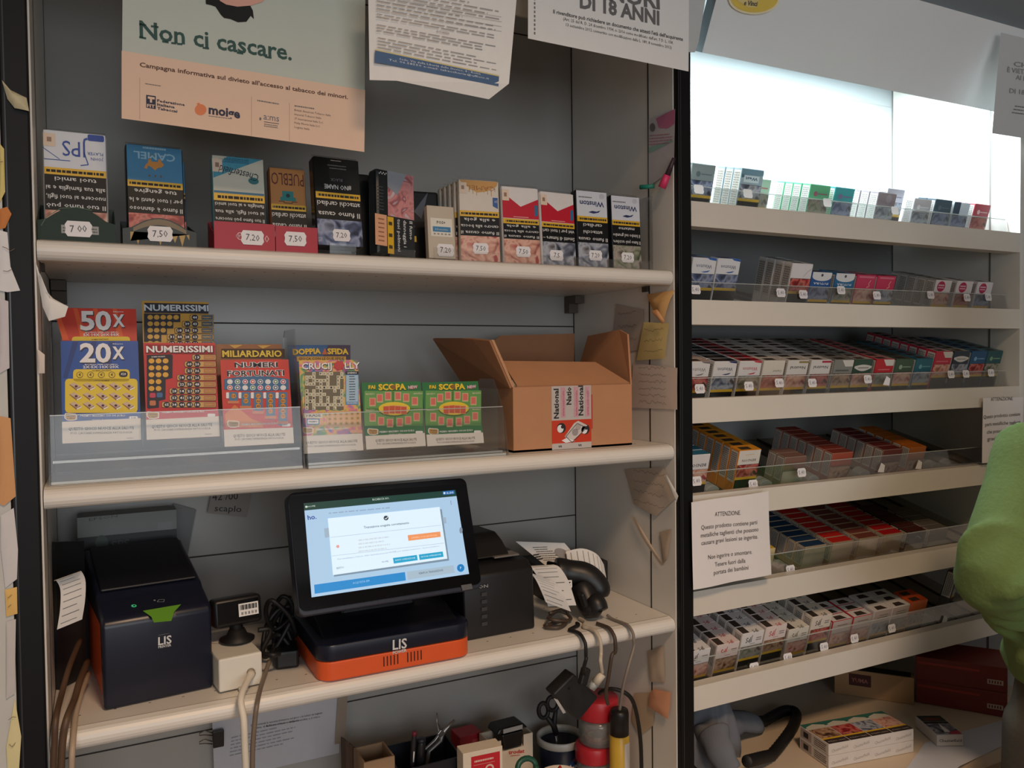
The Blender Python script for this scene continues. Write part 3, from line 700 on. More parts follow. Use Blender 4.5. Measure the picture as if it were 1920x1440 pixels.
# ------------------------------------------------------------------ second shelf: scratch cards in acrylic stands
class Card:
    def __init__(s, BL, BR, TL, Y, m, crop, lean=12, low=0.0):
        s.c = crop; s.b = MB(); O = at(*BL, Y); E = at(*BR, Y)
        U = Vector((E.x-O.x, 0, (E.z-O.z)*.0)).normalized(); V = Vector((0, sin(radians(lean)), cos(radians(lean))))
        w = (E-O).dot(U)
        f = s.f = s.b.face(O, U, V, .00022); s.w = w
        if TL: s.h = f.px(*TL)[1]
        s.O = O; s.low = low
        X = Matrix((tuple(U)+(0,), tuple(-f.N)+(0,), tuple(V)+(0,), (0, 0, 0, 1))).transposed(); X.translation = O
        s.b.X = X; s.b.box((0, .0001, -low), (w, .0014, s.h), m); s.b.X = Matrix()
    def q(s, *p): return [s.c(*a) for a in p]
    def rect(s, x0, y0, x1, y1, m, l=1): s.f.pp(s.q((x0, y0), (x1, y0), (x1, y1), (x0, y1)), m, l); return s
    def poly(s, pts, m, l=1): s.f.pp(s.q(*pts), m, l); return s
    def rr(s, x0, y0, x1, y1, r, m, l=1):
        P = []
        for cx, cy, a in ((x1-r, y0+r, -90), (x1-r, y1-r, 0), (x0+r, y1-r, 90), (x0+r, y0+r, 180)): P += [(cx+r*cos(radians(a+t)), cy+r*sin(radians(a+t))) for t in (0, 45, 90)]
        return s.poly(P, m, l)
    def ell(s, x, y, rx, ry, m, l=1, n=14): return s.poly([(x+rx*cos(2*pi*i/n), y+ry*sin(2*pi*i/n)) for i in range(n)], m, l)
    def text(s, t, x0, y0, x1, y1, h, m, l=3, bold=.02, sh=None, shm=None):
        k = s.c(1, 0)[0]-s.c(0, 0)[0]
        if sh: s.f.pt(t, *s.c(x0+sh, y0+sh), *s.c(x1+sh, y1+sh), h*k, shm, l-1, bold*1.3)
        s.f.pt(t, *s.c(x0, y0), *s.c(x1, y1), h*k, m, l, bold); return s
    def foot(s, yl, yr, t1, t2, xl, xr):
        f = s.f; a = f.px(*s.c(xl, yl)); c = f.px(*s.c(xr, yr))
        f.poly([(0, -s.low), (s.w, -s.low), (s.w, c[1]), (0, a[1])], M(232, 228, 220, rough=.6, var=.02), 5)
        g = M(86, 84, 82, rough=.7, var=0)
        s.text('QUESTO GIOCO NUOCE ALLA SALUTE', *t1, t1[2]-t1[0] and 21, g, 6, .012); s.text('PUÒ CAUSARE DIPENDENZA PATOLOGICA', *t2, 15, g, 6, .004)
        e = t2; s.f.pl(*s.c(e[2]-40, e[3]+32), *s.c(e[2]+10, e[3]+30), *s.c(e[2]-40, e[3]+40), 1, GREYINK, 6)
        return s
    def done(s, label, group=None):
        return tag(s.b.build('scratch_card', loc=s.O+Vector((s.w/2, 0, 0))), label, 'scratch card', group)
CA = lambda x, y: (60+x/3.79, 540+y/3.79)
CB = lambda x, y: (500+x/4.174, 600+y/4.174)
CBl = M(14, 80, 166, rough=.4, var=.18, scale=35); CRd = M(206, 54, 30, rough=.4, var=.2, scale=35); CWh = M(238, 238, 240, rough=.4, var=0); CSh = M(60, 56, 66, rough=.5, var=0)
CYe = M(232, 204, 50, rough=.4, var=.03); CGo = M(206, 160, 66, rough=.35, var=.1); CNb = M(20, 22, 44, rough=.5, var=0); CBr = M(86, 60, 44, rough=.5, var=0)
def multi(k, c, big, sub):
    k.text(big, 340, 525, 562, 525, 135, CWh, 4, .03, 5, CSh); k.text('X', 572, 502, 656, 502, 86, CWh, 4, .04, 5, CSh)
    k.text('MULTIPLICA I PREMI CON I SIMBOLI', 375, 549, 607, 548, 9, CWh, 3); k.text(sub, 362, 571, 618, 569, 18, CWh, 3, .03); k.text('Nuovo', 575, 402, 648, 402, 9, CWh, 3)
def badge(k, x, y, s=1.0):
    k.poly([(x-46*s, y-10*s), (x-38*s, y-26*s), (x+36*s, y-20*s), (x+46*s, y-12*s), (x+44*s, y+22*s), (x+10*s, y+30*s), (x-24*s, y+28*s), (x-44*s, y+12*s)], CWh, 3)
    k.poly([(x-38*s, y-8*s), (x-34*s, y-20*s), (x+34*s, y-15*s), (x+40*s, y-8*s), (x+38*s, y+18*s), (x+8*s, y+25*s), (x-22*s, y+23*s), (x-38*s, y+9*s)], CGo, 4)
    k.text('Gratta', x-30*s, y+1*s, x+30*s, y+1*s, 14*s, CSh, 5, .02); k.text('e Vinci', x-28*s, y+19*s, x+28*s, y+17*s, 13*s, CSh, 5, .02)
    k.line = None
# 50X behind
k = Card((117, 700), (259, 700), (117, 577), .105, CRd, lambda x, y: CA(x+3, y-229), low=.03)
for i in range(5): k.poly([(215+i*130, 600), (260+i*130, 600), (180+i*140, 375), (150+i*140, 375)], M(228, 92, 40, rough=.4, var=.1), 1) if i < 4 else None
multi(k, CRd, '50', '5X·10X·20X·50X'); k.rr(280, 575, 694, 660, 20, CYe, 2); k.text('NUMERI FORTUNATI', 420, 600, 540, 598, 9, CBr, 3)
k.done('red and orange scratch card reading 50X, standing behind the blue one')
k = Card((117, 832), (265, 830), (114, 639), .060, CBl, CA)
for i in range(4): k.poly([(220+i*150, 640), (250+i*150, 640), (330+i*130, 380), (290+i*130, 380)], M(10, 58, 130, rough=.4, var=.1), 1) if i < 3 else None
multi(k, CBl, '20', '2X·5X·10X·20X')
k.rr(292, 578, 694, 665, 22, CYe, 2); k.rr(235, 645, 750, 888, 24, CYe, 2); k.text('NUMERI VINCENTI', 430, 593, 562, 591, 9, CBr, 3); k.text('I TUOI NUMERI', 440, 664, 550, 663, 9, CBr, 3)
for x in (340, 416, 493, 568):
    k.ell(x, 618, 24, 23, CBr, 3); k.ell(x, 618, 20, 19, CYe, 4); k.text('€', x-8, 626, x+9, 626, 18, CBr, 5, .03)
k.rr(618, 592, 680, 634, 18, CNb, 3); k.text('X20', 630, 620, 668, 620, 17, CWh, 4, .02)
for y in (702, 772, 838):
    for x in (310, 405, 500, 592, 686):
        k.poly([(x-46, y-14), (x-10, y-30), (x+44, y+8), (x+6, y+28)], M(150, 104, 70, rough=.4, var=.1), 3); k.poly([(x-42, y-16), (x-12, y-30), (x+36, y-2), (x+6, y+14)], M(214, 186, 160, rough=.3), 4); k.poly([(x+8, y+18), (x+42, y+2), (x+42, y+10), (x+8, y+28)], CWh, 4); k.ell(x+4, y-2, 11, 9, M(80, 40, 50, var=0), 5, 8)
badge(k, 275, 914); k.text('PREMIO MASSIMO 500.000 EURO', 345, 916, 662, 913, 14, CWh, 3, .01); k.rr(690, 912, 752, 934, 8, CWh, 3); k.text('5,00', 706, 929, 738, 928, 10, CSh, 4); k.text('Costo 5 euro', 425, 941, 560, 938, 8, CWh, 3)
k.foot(952, 925, (260, 1012, 724, 1004), (275, 1041, 712, 1033), 215, 775).done('blue scratch card with a yellow panel reading 20X, first in the acrylic stand')
def stairs(k, dark, nums, x0, y0, dy, tone, m, prem):
    for i, row in enumerate(nums):
        y = y0+i*dy; n = len(row); xl = 1205-54*n-8
        k.rr(xl-6, y-21, 1308, y+21, 8, tone, 3); k.rr(xl-3, y-18, 1305, y+18, 7, m, 4)
        for j, t in enumerate(row):
            x = 1205-54*(n-1-j)-32; k.ell(x, y, 24, 20, CNb, 5, 12); k.text(t, x-15, y+8, x+15, y+8, 17, CWh, 6, .02)
        k.rect(1220, y-15, 1300, y+15, prem, 5); k.text('PREMIO', 1228, y+6, 1292, y+6, 12, m, 6)
CN2 = lambda x, y: CA(x-16, y-297)
k = Card((270, 690), (396, 690), (270, 564), .108, M(196, 152, 60, rough=.35, var=.12), CN2, low=.03)
k.text('NUMERISSIMI', 812, 458, 1272, 462, 44, M(200, 214, 226, var=0), 4, .03, 3, CNb); k.poly([(815, 402), (1270, 412), (1270, 480), (815, 474)], CNb, 1)
k.poly([(812, 478), (1070, 482), (1070, 540), (1020, 540), (1020, 585), (975, 585), (975, 630), (935, 630), (935, 680), (812, 680)], CNb, 2)
for r, n in enumerate((5, 4, 3, 2, 2)):
    for i in range(n): k.ell(856+46*i, 506+r*46, 20, 17, CGo, 3, 12)
stairs(k, 0, (('44',), ('39', '43'), ('18', '56', '50'), ('31', '84', '28', '63'), ('17', '24', '31', '44')), 0, 508, 46, CNb, M(200, 160, 74, rough=.4), M(40, 80, 110, rough=.4, var=0))
k.done('gold and black scratch card with number rows, standing behind the red number card')
k = Card((275, 825), (412, 823), (271, 643), .060, M(198, 28, 40, rough=.4, var=.08), CA)
k.poly([(806, 402), (1298, 408), (1298, 472), (806, 468)], M(150, 20, 36, var=0), 1)
k.text('NUMERISSIMI', 812, 458, 1284, 456, 46, CWh, 5, .03, 3, CNb)
k.poly([(815, 476), (990, 472), (1000, 480), (998, 640), (950, 650), (948, 792), (902, 802), (902, 850), (826, 858), (818, 850)], CNb, 2); k.text('NUMERI VINCENTI', 850, 495, 945, 492, 9, CWh, 4)
for r in range(5):
    for i in range(3 if r < 3 else 2): k.ell(849+50*i, 519+49*r, 21, 18, M(226, 170, 50, rough=.35, var=.06), 3, 12)
k.rr(836, 746, 878, 780, 8, M(200, 60, 90, var=0), 3); k.rr(886, 744, 928, 778, 8, M(60, 110, 160, var=0), 3); k.rr(836, 800, 880, 836, 8, M(200, 120, 80, var=0), 3)
stairs(k, 0, (('13',), ('60', '26'), ('21', '36'), ('18', '61', '26'), ('22', '50', '48'), ('28', '14', '21', '39'), ('53', '41', '19', '37'), ('65', '34', '44', '81', '18')), 0, 494, 48, CBr, M(208, 164, 92, rough=.4, var=.05), M(180, 120, 70, rough=.4, var=0))
badge(k, 858, 902); k.text('PREMIO MASSIMO 500.000 EURO', 925, 890, 1225, 884, 12, CWh, 3); k.rr(1246, 893, 1302, 916, 8, CWh, 3)
k.foot(937, 912, (850, 997, 1280, 981), (870, 1018, 1268, 1004), 810, 1330).done('red scratch card with stepped rows of numbers, second in the acrylic stand')
k = Card((410, 760), (534, 760), (410, 645.5), .105, M(140, 84, 40, rough=.35, var=.35, scale=60), CA, low=.03)
k.rect(1345, 432, 1795, 500, M(60, 34, 20, var=.1), 1); k.text('MILIARDARIO', 1352, 490, 1775, 488, 46, M(236, 206, 70, rough=.3), 4, .03, 3, M(60, 34, 14, var=0)); k.line = None
k.poly([(1400, 405), (1500, 405), (1440, 430)], CGo, 2); k.poly([(1600, 408), (1700, 408), (1640, 432)], CGo, 2)
k.done('brown and gold scratch card with a gold title, standing behind the lucky numbers card')
k = Card((421, 838), (551, 836), (412, 675), .060, M(206, 52, 44, rough=.4, var=.18, scale=40), CA)
k.text('NUMERI', 1440, 565, 1745, 562, 36, CWh, 4, .07); k.text('NUMERI', 1440, 565, 1745, 562, 36, CNb, 5, .02); k.text('FORTUNATI', 1388, 628, 1792, 622, 40, CWh, 4, .07); k.text('FORTUNATI', 1388, 628, 1792, 622, 40, CNb, 5, .02)
k.poly([(1366, 655)]+[(1366+57*i, 648-22*sin(pi*i/8)) for i in range(9)]+[(1825, 655), (1825, 722)]+[(1822-57*i, 722+12*sin(pi*i/8)) for i in range(9)], M(44, 104, 150, rough=.4, var=.05), 3)
for r in range(2):
    for i in range(8):
        c = ((230, 230, 232), (60, 140, 96), (196, 60, 110), (210, 80, 60), (70, 90, 120))[(i+r*3) % 5]; x, y = 1406+54*i, 667+42*r
        k.ell(x, y, 20, 18, CWh, 4, 12); k.ell(x, y, 15, 14, M(*c, rough=.4, var=0), 5, 12); k.ell(x, y, 8, 7, CWh, 6, 8)
for i in range(5):
    x = 1385+88*i; n = i+1; k.rr(x+14, 740, x+78, 758+44*n, 8, M(70, 120, 160, rough=.4), 3)
    k.rr(x-6, 742, x+16, 785, 6, CWh, 3)
    for j in range(min(n, 5)): k.ell(x+46, 768+36*j, 17, 17, M(224, 150, 50, var=.05), 5, 12); k.text(str(13+7*i+9*j), x+34, 775+36*j, x+58, 775+36*j, 14, CBr, 6)
    k.rr(x+4, 766+36*n, x+86, 786+36*n, 4, M(214, 130, 90, var=0), 4)
k.poly([(1370, 900), (1440, 830), (1560, 930), (1640, 960), (1640, 990), (1380, 990)], M(222, 130, 60, rough=.4, var=.15), 2)
badge(k, 1430, 965, .95); k.text('PREMIO MASSIMO 300.000 EURO', 1490, 978, 1745, 968, 14, CWh, 4, .02); k.rr(1774, 962, 1836, 984, 8, CWh, 3)
k.foot(1008, 992, (1430, 1062, 1798, 1050), (1442, 1084, 1788, 1072), 1362, 1858).done('red scratch card titled with lucky numbers in navy capitals, third in the acrylic stand')
# right hand stand
k = Card((548, 780), (657, 780), (548, 647), .118, M(30, 92, 150, rough=.4, var=.2, scale=40), CB, low=.03)
k.poly([(480, 197), (655, 197), (655, 330), (420, 330)], M(60, 50, 80, rough=.4, var=.15), 1)
k.text('DOPPIA', 205, 272, 425, 264, 44, M(232, 196, 60, rough=.35), 4, .04, 4, CSh); k.text('SFIDA', 476, 266, 640, 268, 44, M(232, 196, 60, rough=.35), 4, .04, 4, CSh)
k.poly([(430, 270), (455, 220), (475, 270)], M(190, 100, 60, var=.1), 3); k.rect(235, 286, 620, 325, CGo, 3); k.text('GIOCA CON LE DUE SFIDE', 250, 312, 605, 312, 20, CBr, 4)
k.rect(212, 415, 250, 560, M(50, 84, 90, var=.1), 2)
k.done('blue and purple scratch card with a yellow two word title, behind the crossword card')
k = Card((569.5, 851), (681, 849), (561, 675.5), .046, photo('confetti', [(40, 130, 190), (220, 120, 150), (230, 190, 90), (90, 160, 110), (160, 90, 150)], 60), CB, lean=9)
k.text('CRUCIJ', 275, 386, 510, 384, 50, CWh, 5, .025, 4, CNb); k.text('LLY', 612, 384, 730, 380, 50, CWh, 5, .025, 4, CNb)
k.ell(565, 358, 40, 36, M(196, 60, 62, rough=.4, var=.15), 4, 12)
for i in range(7): a = 2*pi*i/7; k.poly([(565+36*cos(a-.25), 356+32*sin(a-.25)), (565+56*cos(a), 356+46*sin(a)), (565+36*cos(a+.25), 356+32*sin(a+.25))], M(206, 70, 66, rough=.4), 4)
k.rect(298, 405, 602, 703, M(112, 104, 84, rough=.5), 2)
G2 = ["  G FOGA  C", "OAR   R  FMO", "H EMARE  R L", "TAR M O  N  ", "   BRIVIDO ", "B O I   A D", "IDONEO    E", "S I N P OSSO", "CIV T R O O ", "I CREDITARE ", "A L   O L  "]
for r, row in enumerate(G2):
    for c, ch in enumerate(row[:11]):
        if ch != ' ':
            x, y = 300+27.4*c, 407+27*r; k.rect(x+1, y+1, x+26.4, y+26, M(222, 216, 188, rough=.5, var=0), 3); k.text(ch, x+6, y+21, x+20, y+21, 15, CNb, 4, .02)
k.rect(616, 402, 718, 664, M(96, 150, 196, rough=.4), 2); k.rect(616, 402, 718, 428, CNb, 3); k.text('LEGENDA', 630, 421, 705, 420, 13, CWh, 4); k.rect(622, 432, 714, 640, M(170, 200, 222, rough=.4, var=0), 3)
for i in range(10): k.f.pl(*CB(645, 436+i*20), *CB(695, 435+i*20), *CB(645, 450+i*20), 1, CNb, 4)
k.text('500.000 EURO', 628, 656, 710, 655, 11, CWh, 4)
k.rect(285, 730, 436, 768, M(224, 220, 196, rough=.5), 3); k.text('FRASE', 310, 760, 424, 755, 24, CSh, 4); k.rr(312, 772, 412, 820, 6, M(60, 130, 180, rough=.4), 3); k.rr(320, 780, 404, 812, 5, CWh, 4); k.text('PREMIO', 330, 804, 396, 801, 14, CNb, 5)
k.rr(470, 712, 738, 836, 6, M(226, 180, 130, rough=.5), 3)
for r in range(3):
    for i in range(6): k.ell(492+44*i, 738+37*r-i*1.2, 15, 14, CGo, 4, 10); k.ell(492+44*i, 738+37*r-i*1.2, 5, 5, CBr, 5, 6)
badge(k, 322, 862, .95); k.text('PREMIO MASSIMO 500.000 EURO', 385, 864, 640, 854, 14, CWh, 4, .02); k.rr(650, 860, 750, 884, 10, M(226, 170, 140, var=0), 3)
k.foot(908, 888, (305, 972, 708, 956), (318, 998, 696, 982), 280, 758).done('confetti coloured crossword scratch card, first in the right hand acrylic stand')
def scopa(BL, BR, TL, crop, Y, label, lean):
    k = Card(BL, BR, TL, Y, M(44, 120, 66, rough=.4, var=.12, scale=40), crop, lean=lean)
    k.rect(765, 555, 1222, 830, M(104, 160, 84, rough=.4, var=.12), 1)
    k.text('FAI', 796, 540, 850, 538, 28, M(236, 206, 60, rough=.3), 4, .05, 3, M(30, 70, 30, var=0)); k.text('SCOPA', 874, 548, 1090, 544, 46, M(236, 206, 60, rough=.3), 4, .05, 4, M(30, 70, 30, var=0)); k.ell(988, 526, 18, 18, M(140, 96, 40, var=.1), 5); k.text('NEW', 1108, 540, 1180, 534, 24, M(230, 200, 206, var=0), 4, .04, 3, M(150, 40, 60, var=0))
    dk = M(64, 104, 44, rough=.4, var=0)
    for a, c_ in (((985, 560, 992, 640)), ((985, 750, 992, 840)), ((780, 694, 870, 700)), ((1120, 690, 1215, 696))) and (((985, 560), (992, 640)), ((1000, 755), (1007, 840)), ((780, 694), (870, 700)), ((1120, 690), (1215, 696))): k.rect(a[0], a[1], c_[0], c_[1], dk, 2)
    k.ell(998, 700, 128, 58, dk, 2, 24); k.ell(998, 694, 124, 52, CYe, 3, 24)
    p = M(216, 112, 96, rough=.45, var=.08)
    for i in range(4): x = 912+46*i; y = 678-(4 if i in (1, 2) else 0); k.poly([(x, y), (x+43, y-3 if i < 2 else y+3), (x+42, y+58), (x+2, y+56)], M(206, 90, 60, rough=.4), 5); k.poly([(x-2, y-3), (x+45, y-5), (x+44, y+61), (x, y+60)], M(226, 170, 120, var=0), 4)
    cards = [(805, 612), (862, 582), (926, 566), (1004, 566), (1068, 578), (1136, 606), (806, 732), (872, 762), (942, 776), (1018, 770), (1084, 756), (1150, 728)]
    for x, y in cards: k.rect(x-3, y-3, x+47, y+65, M(196, 196, 130, rough=.5, var=0), 3); k.rect(x, y, x+44, y+58, M(226, 150, 140, var=0), 4); k.rect(x+5, y+5, x+39, y+52, p, 5)
    for x, y in ((775, 580), (1150, 576), (775, 706), (1150, 702)): k.text('MAZZO', x, y+6, x+70, y+4, 11, M(226, 214, 190, var=0), 3)
    badge(k, 830, 872, .95); k.text('PREMIO MASSIMO 100.000 EURO', 882, 884, 1155, 872, 15, CWh, 4, .02); k.rr(1164, 868, 1222, 888, 8, CWh, 3); k.text('Costo 1 euro', 955, 898, 1062, 893, 8, CWh, 3)
    k.foot(908, 884, (850, 955, 1172, 944), (862, 978, 1166, 966), 775, 1245)
    return k.done(label)
scopa((686.4, 843), (798, 842), (682, 717.4), CB, .052, 'green scratch card with playing cards and a yellow title, left of the pair', 11)
scopa((800.7, 837), (907, 836), (793.5, 717), lambda x, y: CB((x-778)*.953+1253-(y-990)*.006, y-2-(x-778)*.004+(-14 if y > 900 else 0)*.6), .056, 'green scratch card with playing cards, right of the pair beside the cardboard box', 11)

def acrylic_stand(x0, x1, ledges, back_z, front_z, label, y0=.022, y1=.15, divs=()):
    b = MB(); t = .002
    b.prism([(x0, y0, S2+.0004), (x0, y0+t, S2+.0004), (x0, y0+.010+t, front_z), (x0, y0+.010, front_z)], (x1-x0, 0, 0), ACRD)
    b.prism([(x0, y0+.0095, front_z-.0012), (x0, y0+.0125, front_z-.0012), (x0, y0+.0125, front_z), (x0, y0+.0095, front_z)], (x1-x0, 0, 0), clear('edge', (.9, .95, .95), .3, .1, .5))
    b.box((x0, y0, S2+.0004), (x1, y1, S2+.0026), ACRD)
    b.box((x0, y0-.0004, S2+.0004), (x1, y0+.0006, S2+.004), clear('edge', (.9, .95, .95), .3, .1, .5))
    for z, y in ledges:
        b.box((x0+t, y0+t*2+.004, z-.002), (x1-t, y1-.02, z), ACRD); b.box((x0+t, y0+t*2+.004, z-.0025), (x1-t, y0+t*2+.0055, z+.0005), clear('edge', (.9, .95, .95), .3, .1, .5))
    o = tag(b.build('acrylic_stand', loc=((x0+x1)/2, .08, S2)), label, 'display stand')
    for x in (x0-.0022, x1+.0002):
        s = MB(); s.prism([(x, y0-.006, S2+.0004), (x, y1, S2+.0004), (x, y1, back_z-.01), (x, y1-.01, back_z), (x, y0+.045, back_z), (x, y0+.02, front_z+.01), (x, y0+.006, front_z-.02)], (.002, 0, 0), ACRD); child(s, 'end_plate', o)
    for x in divs:
        s = MB(); s.prism([(x, y0+.014, S2+.04), (x, .075, S2+.04), (x, .085, S2+.09), (x, y0+.016, front_z-.01)], (.0012, 0, 0), ACR); child(s, 'divider', o)
    return o
acrylic_stand(.008, .3145, ((1.4325, 0),), 1.60, 1.490, 'long clear acrylic stand holding the left group of scratch cards', .028, .15, (.1119, .2102))
acrylic_stand(.3195, .626, ((1.4105, 0),), 1.522, 1.480, 'shorter clear acrylic stand holding the crossword and green scratch cards', .018, .125)

# ------------------------------------------------------------------ open cardboard box
KR = M(188, 136, 98, rough=.75, var=.07, scale=30); KD = M(160, 112, 78, rough=.8, var=.08, scale=30); KE = M(196, 150, 112, rough=.8, var=.15, scale=120)
def slab(b, pts, t, m):
    P = [Vector(p) for p in pts]; n = (P[1]-P[0]).cross(P[-1]-P[0]).normalized(); b.prism(P, n*t, m)
bx0, bx1, by0, by1, bz = .6505, .879, .040, .235, S2+.0006; bt = bz+.104
b = MB(); T = .003
b.box((bx0, by0, bz), (bx1, by0+T, bt), KR); b.box((bx0, by1-T, bz), (bx1, by1, bt), KR); b.box((bx0, by0+T, bz), (bx0+T, by1-T, bt), KR); b.box((bx1-T, by0+T, bz), (bx1, by1-T, bt), KR); b.box((bx0, by0, bz), (bx1, by1, bz+T), KD)
f = b.face((bx0-.0002, by1, bz), (0, -1, 0), (0, 0, 1)); f.rect(.04, .0, .14, .1, M(196, 180, 160, rough=.7), 1)
box = tag(b.build('cardboard_box', loc=((bx0+bx1)/2, (by0+by1)/2, bz)), 'open brown cardboard box with taped front and raised flaps on the middle shelf', 'box')
b = MB(); slab(b, [(bx0+.008, by0+.002, bt), (bx1-.004, by0+.002, bt), (bx1-.034, by0+.062, bt+.036), (bx0+.012, by0+.066, bt+.040)], .003, KR); child(b, 'front_flap', box)
b = MB(); slab(b, [(bx0, by1-.005, bt), (bx0, by0+.004, bt), (bx0-.030, by0+.016, bt+.076), (bx0-.040, by0+.060, bt+.080), (bx0-.058, by1-.005, bt+.084)], .0034, KD)
P0, P1 = Vector((bx0, by0+.004, bt)), Vector((bx0-.030, by0+.016, bt+.076))
b.prism([P0+Vector((.0005, -.0005, 0)), P0+Vector((.006, .001, 0)), P1+Vector((.006, .001, 0)), P1+Vector((.0005, -.0005, 0))], (0, .002, 0), KE)
f = b.face(Vector((bx0-.0355, by0+.04, bt+.06)), Vector((-.018, by1-by0, .0)), Vector((-.03, -.01, .08))); 
child(b, 'left_flap', box)
tp = M(176, 168, 160, rough=.35, var=.04); tr = M(146, 34, 30, rough=.4, var=.1)
b = MB(); U = Vector((-.028, by1-by0-.06, .006)).normalized(); Vv = Vector((-.030, .012, .076)).normalized(); O = Vector((bx0-.030, by0+.05, bt+.074))-Vv*.002-U*0
f = b.face(O-Vv*.036+Vector((.0036, -.0036, 0)), -U if False else U, Vv)
g = b.face(O-Vv*.04+Vector((.005, 0, .002)), U, Vv); g.rect(.0, .004, .10, .037, tp, 1); g.rect(-.012, .004, .02, .037, tr, 2)
g.ell(.085, .026, .006, .006, INK, 3); g.rect(.045, .023, .078, .029, INK, 3); g.ell(.085, .012, .006, .006, INK, 3); g.rect(.045, .009, .078, .015, INK, 3); child(b, 'flap_tape', box)
b = MB(); slab(b, [(bx1, by0+.004, bt), (bx1, by1-.005, bt), (bx1+.016, by1-.03, bt+.088), (bx1+.006, by0+.045, bt+.095), (bx1+.002, by0+.015, bt+.086)], .0034, KR); child(b, 'right_flap', box)
b = MB(); slab(b, [(bx1, by1-.003, bt), (bx0+.07, by1-.003, bt), (bx0+.062, by1+.02, bt+.075), (bx0+.085, by1+.02, bt+.09), (bx1+.012, by1+.012, bt+.094)], .0034, KD); child(b, 'rear_flap', box)
b = MB(); f = b.face((bx0, by0-.0002, bz), (1, 0, 0), (0, 0, 1)); q0 = f.px(1034, 737)[0]; q1 = f.px(1108, 737)[0]; hh = bt-bz
f.rect(q0, hh*.46, q1, hh, M(196, 190, 186, rough=.25, var=.05), 1); f.rect(q0, .010, q1, hh*.46, M(206, 62, 34, rough=.4, var=.06), 1); f.rect(q0, 0, q1, .010, M(196, 190, 186, rough=.25), 1); f.rect(q1, hh*.3, q1+.003, hh*.85, M(186, 80, 60, rough=.4), 1)
PK = M(190, 90, 110, rough=.4, var=.1)
for u, t, a, e in ((.013, 'National', .49, .96), (.037, 'Natio', .70, .98), (.060, 'National', .52, 1.0)): f.text(t, q0+u, hh*a, .0095, INK, 3, 'l', 90, .03, hh*(e-a))
for u in (.017, .042, .064): f.rect(q0+u, hh*.5, q0+u+.009, hh*.98, M(206, 160, 170, rough=.3, var=.2, scale=200), 2); f.text('www.nazionale', q0+u+.007, hh*.52, .005, PK, 3, 'l', 90, .0, hh*.4)
c = (q0+q1)/2
for dx, dy in ((-.020, .010), (.026, .006)): f.ell(c+dx, hh*.24+dy, .0085, .0085, INK, 2); f.ell(c+dx-.002, hh*.24+dy-.001, .006, .0065, CWh, 3); f.ell(c+dx+.002, hh*.24+dy+.002, .003, .003, INK, 4)
f.poly([(c-.014, hh*.2), (c+.004, hh*.40), (c+.012, hh*.44), (c+.03, hh*.36), (c+.02, hh*.26), (c-.002, hh*.10)], M(214, 206, 200, rough=.3), 3)
f.poly([(c-.02, hh*.14), (c-.012, hh*.1), (c+.006, hh*.12), (c-.01, hh*.18)], CWh, 4); f.ell(c+.006, hh*.26, .006, .006, M(160, 150, 150, var=0), 5); f.ell(c+.012, hh*.34, .005, .005, M(180, 170, 168, var=0), 5)
f.line([(c-.012, hh*.2), (c+.01, hh*.4), (c+.028, hh*.32), (c, hh*.1), (c-.012, hh*.2)], .0009, INK, 6)
f.text('S', q0+.018, .005, .006, INK, 3, 'c', 90, .03); f.text('S', q0+.056, .005, .006, INK, 3, 'c', 90, .03); child(b, 'parcel_tape', box)
for i, (p, sz, a) in enumerate((((.72, .15, bt-.02), (.05, .05), 20), ((.80, .17, bt-.006), (.06, .05), -30), ((.835, .14, bt+.002), (.05, .045), 25))):
    b = MB(Matrix.Translation(p) @ RY(a) @ RX(-25)); b.prism([(-sz[0]/2, 0, -sz[1]), (sz[0]/2, 0, -sz[1]), (sz[0]*.4, 0, sz[1]*.5), (-sz[0]*.3, .004, sz[1]*.9)], (0, .0008, 0), PAPER)
    tag(b.build('paper_slip', loc=p), ('small white slip sticking out near the left inside the cardboard box', 'torn paper slip behind the front flap at the middle of the box', 'pointed paper slip at the right inside the cardboard box')[i], 'paper')

# ------------------------------------------------------------------ third shelf: devices
NAVYP = M(18, 24, 42, rough=.32, var=.02); NAVYD = M(12, 15, 24, rough=.4, var=.02); ORG = M(226, 92, 40, rough=.4, var=.03); DKP = M(24, 24, 26, rough=.42, var=.02); RUB = M(20, 19, 19, rough=.55, var=0)
SIL = M(200, 200, 204, rough=.3, metal=.6, var=0)
zs = S3+.0005
# receipt printer in navy and orange
X = Matrix.Translation((.0593, .0475, zs)) @ RZ(6.3); w = .1357
root = empty('receipt_printer', X.to_translation(), 'navy blue receipt printer with orange sides and a green paper slot, at the left', 'printer')
def cp(mb, name, sub=None): return child(mb, name, root) if sub is None else child(mb, name, sub)
b = MB(X); b.prism([(.004, .004, 0), (.004, .2, 0), (.004, .2, .1), (.004, .004, .1)], (w-.008, 0, 0), ORG, .004); cp(b, 'orange_shell')
b = MB(X); b.prism([(0, 0, .0), (0, .016, .0), (0, .022, .104), (0, .205, .104), (0, .205, .168), (0, .195, .172), (0, .060, .137), (0, .050, .131), (0, .006, .117), (0, 0, .110)], (w, 0, 0), NAVYP, .0045, 3, True); body = cp(b, 'front_cover')
V1 = Vector((0, .044, .014)).normalized()
b = MB(X); f = b.face((0, .006, .1172), (1, 0, 0), V1, .0003)
GRN = M(110, 170, 52, rough=.4, var=.03)
C8 = lambda x, y: (60+x/3.272, 920+y/3.272)
f.pp([C8(*p) for p in ((680, 738), (915, 698), (872, 745), (855, 800), (748, 810), (732, 775))], GRN, 1)
b.prism([b_ for b_ in (Vector((.0, .0005, 0)),)]*0 or [(w*.5, .001, .108), (w*.66, .001, .108), (w*.66, .004, .114), (w*.5, .004, .114)], (0, -.0012, 0), NAVYD)
cp(b, 'paper_slot')
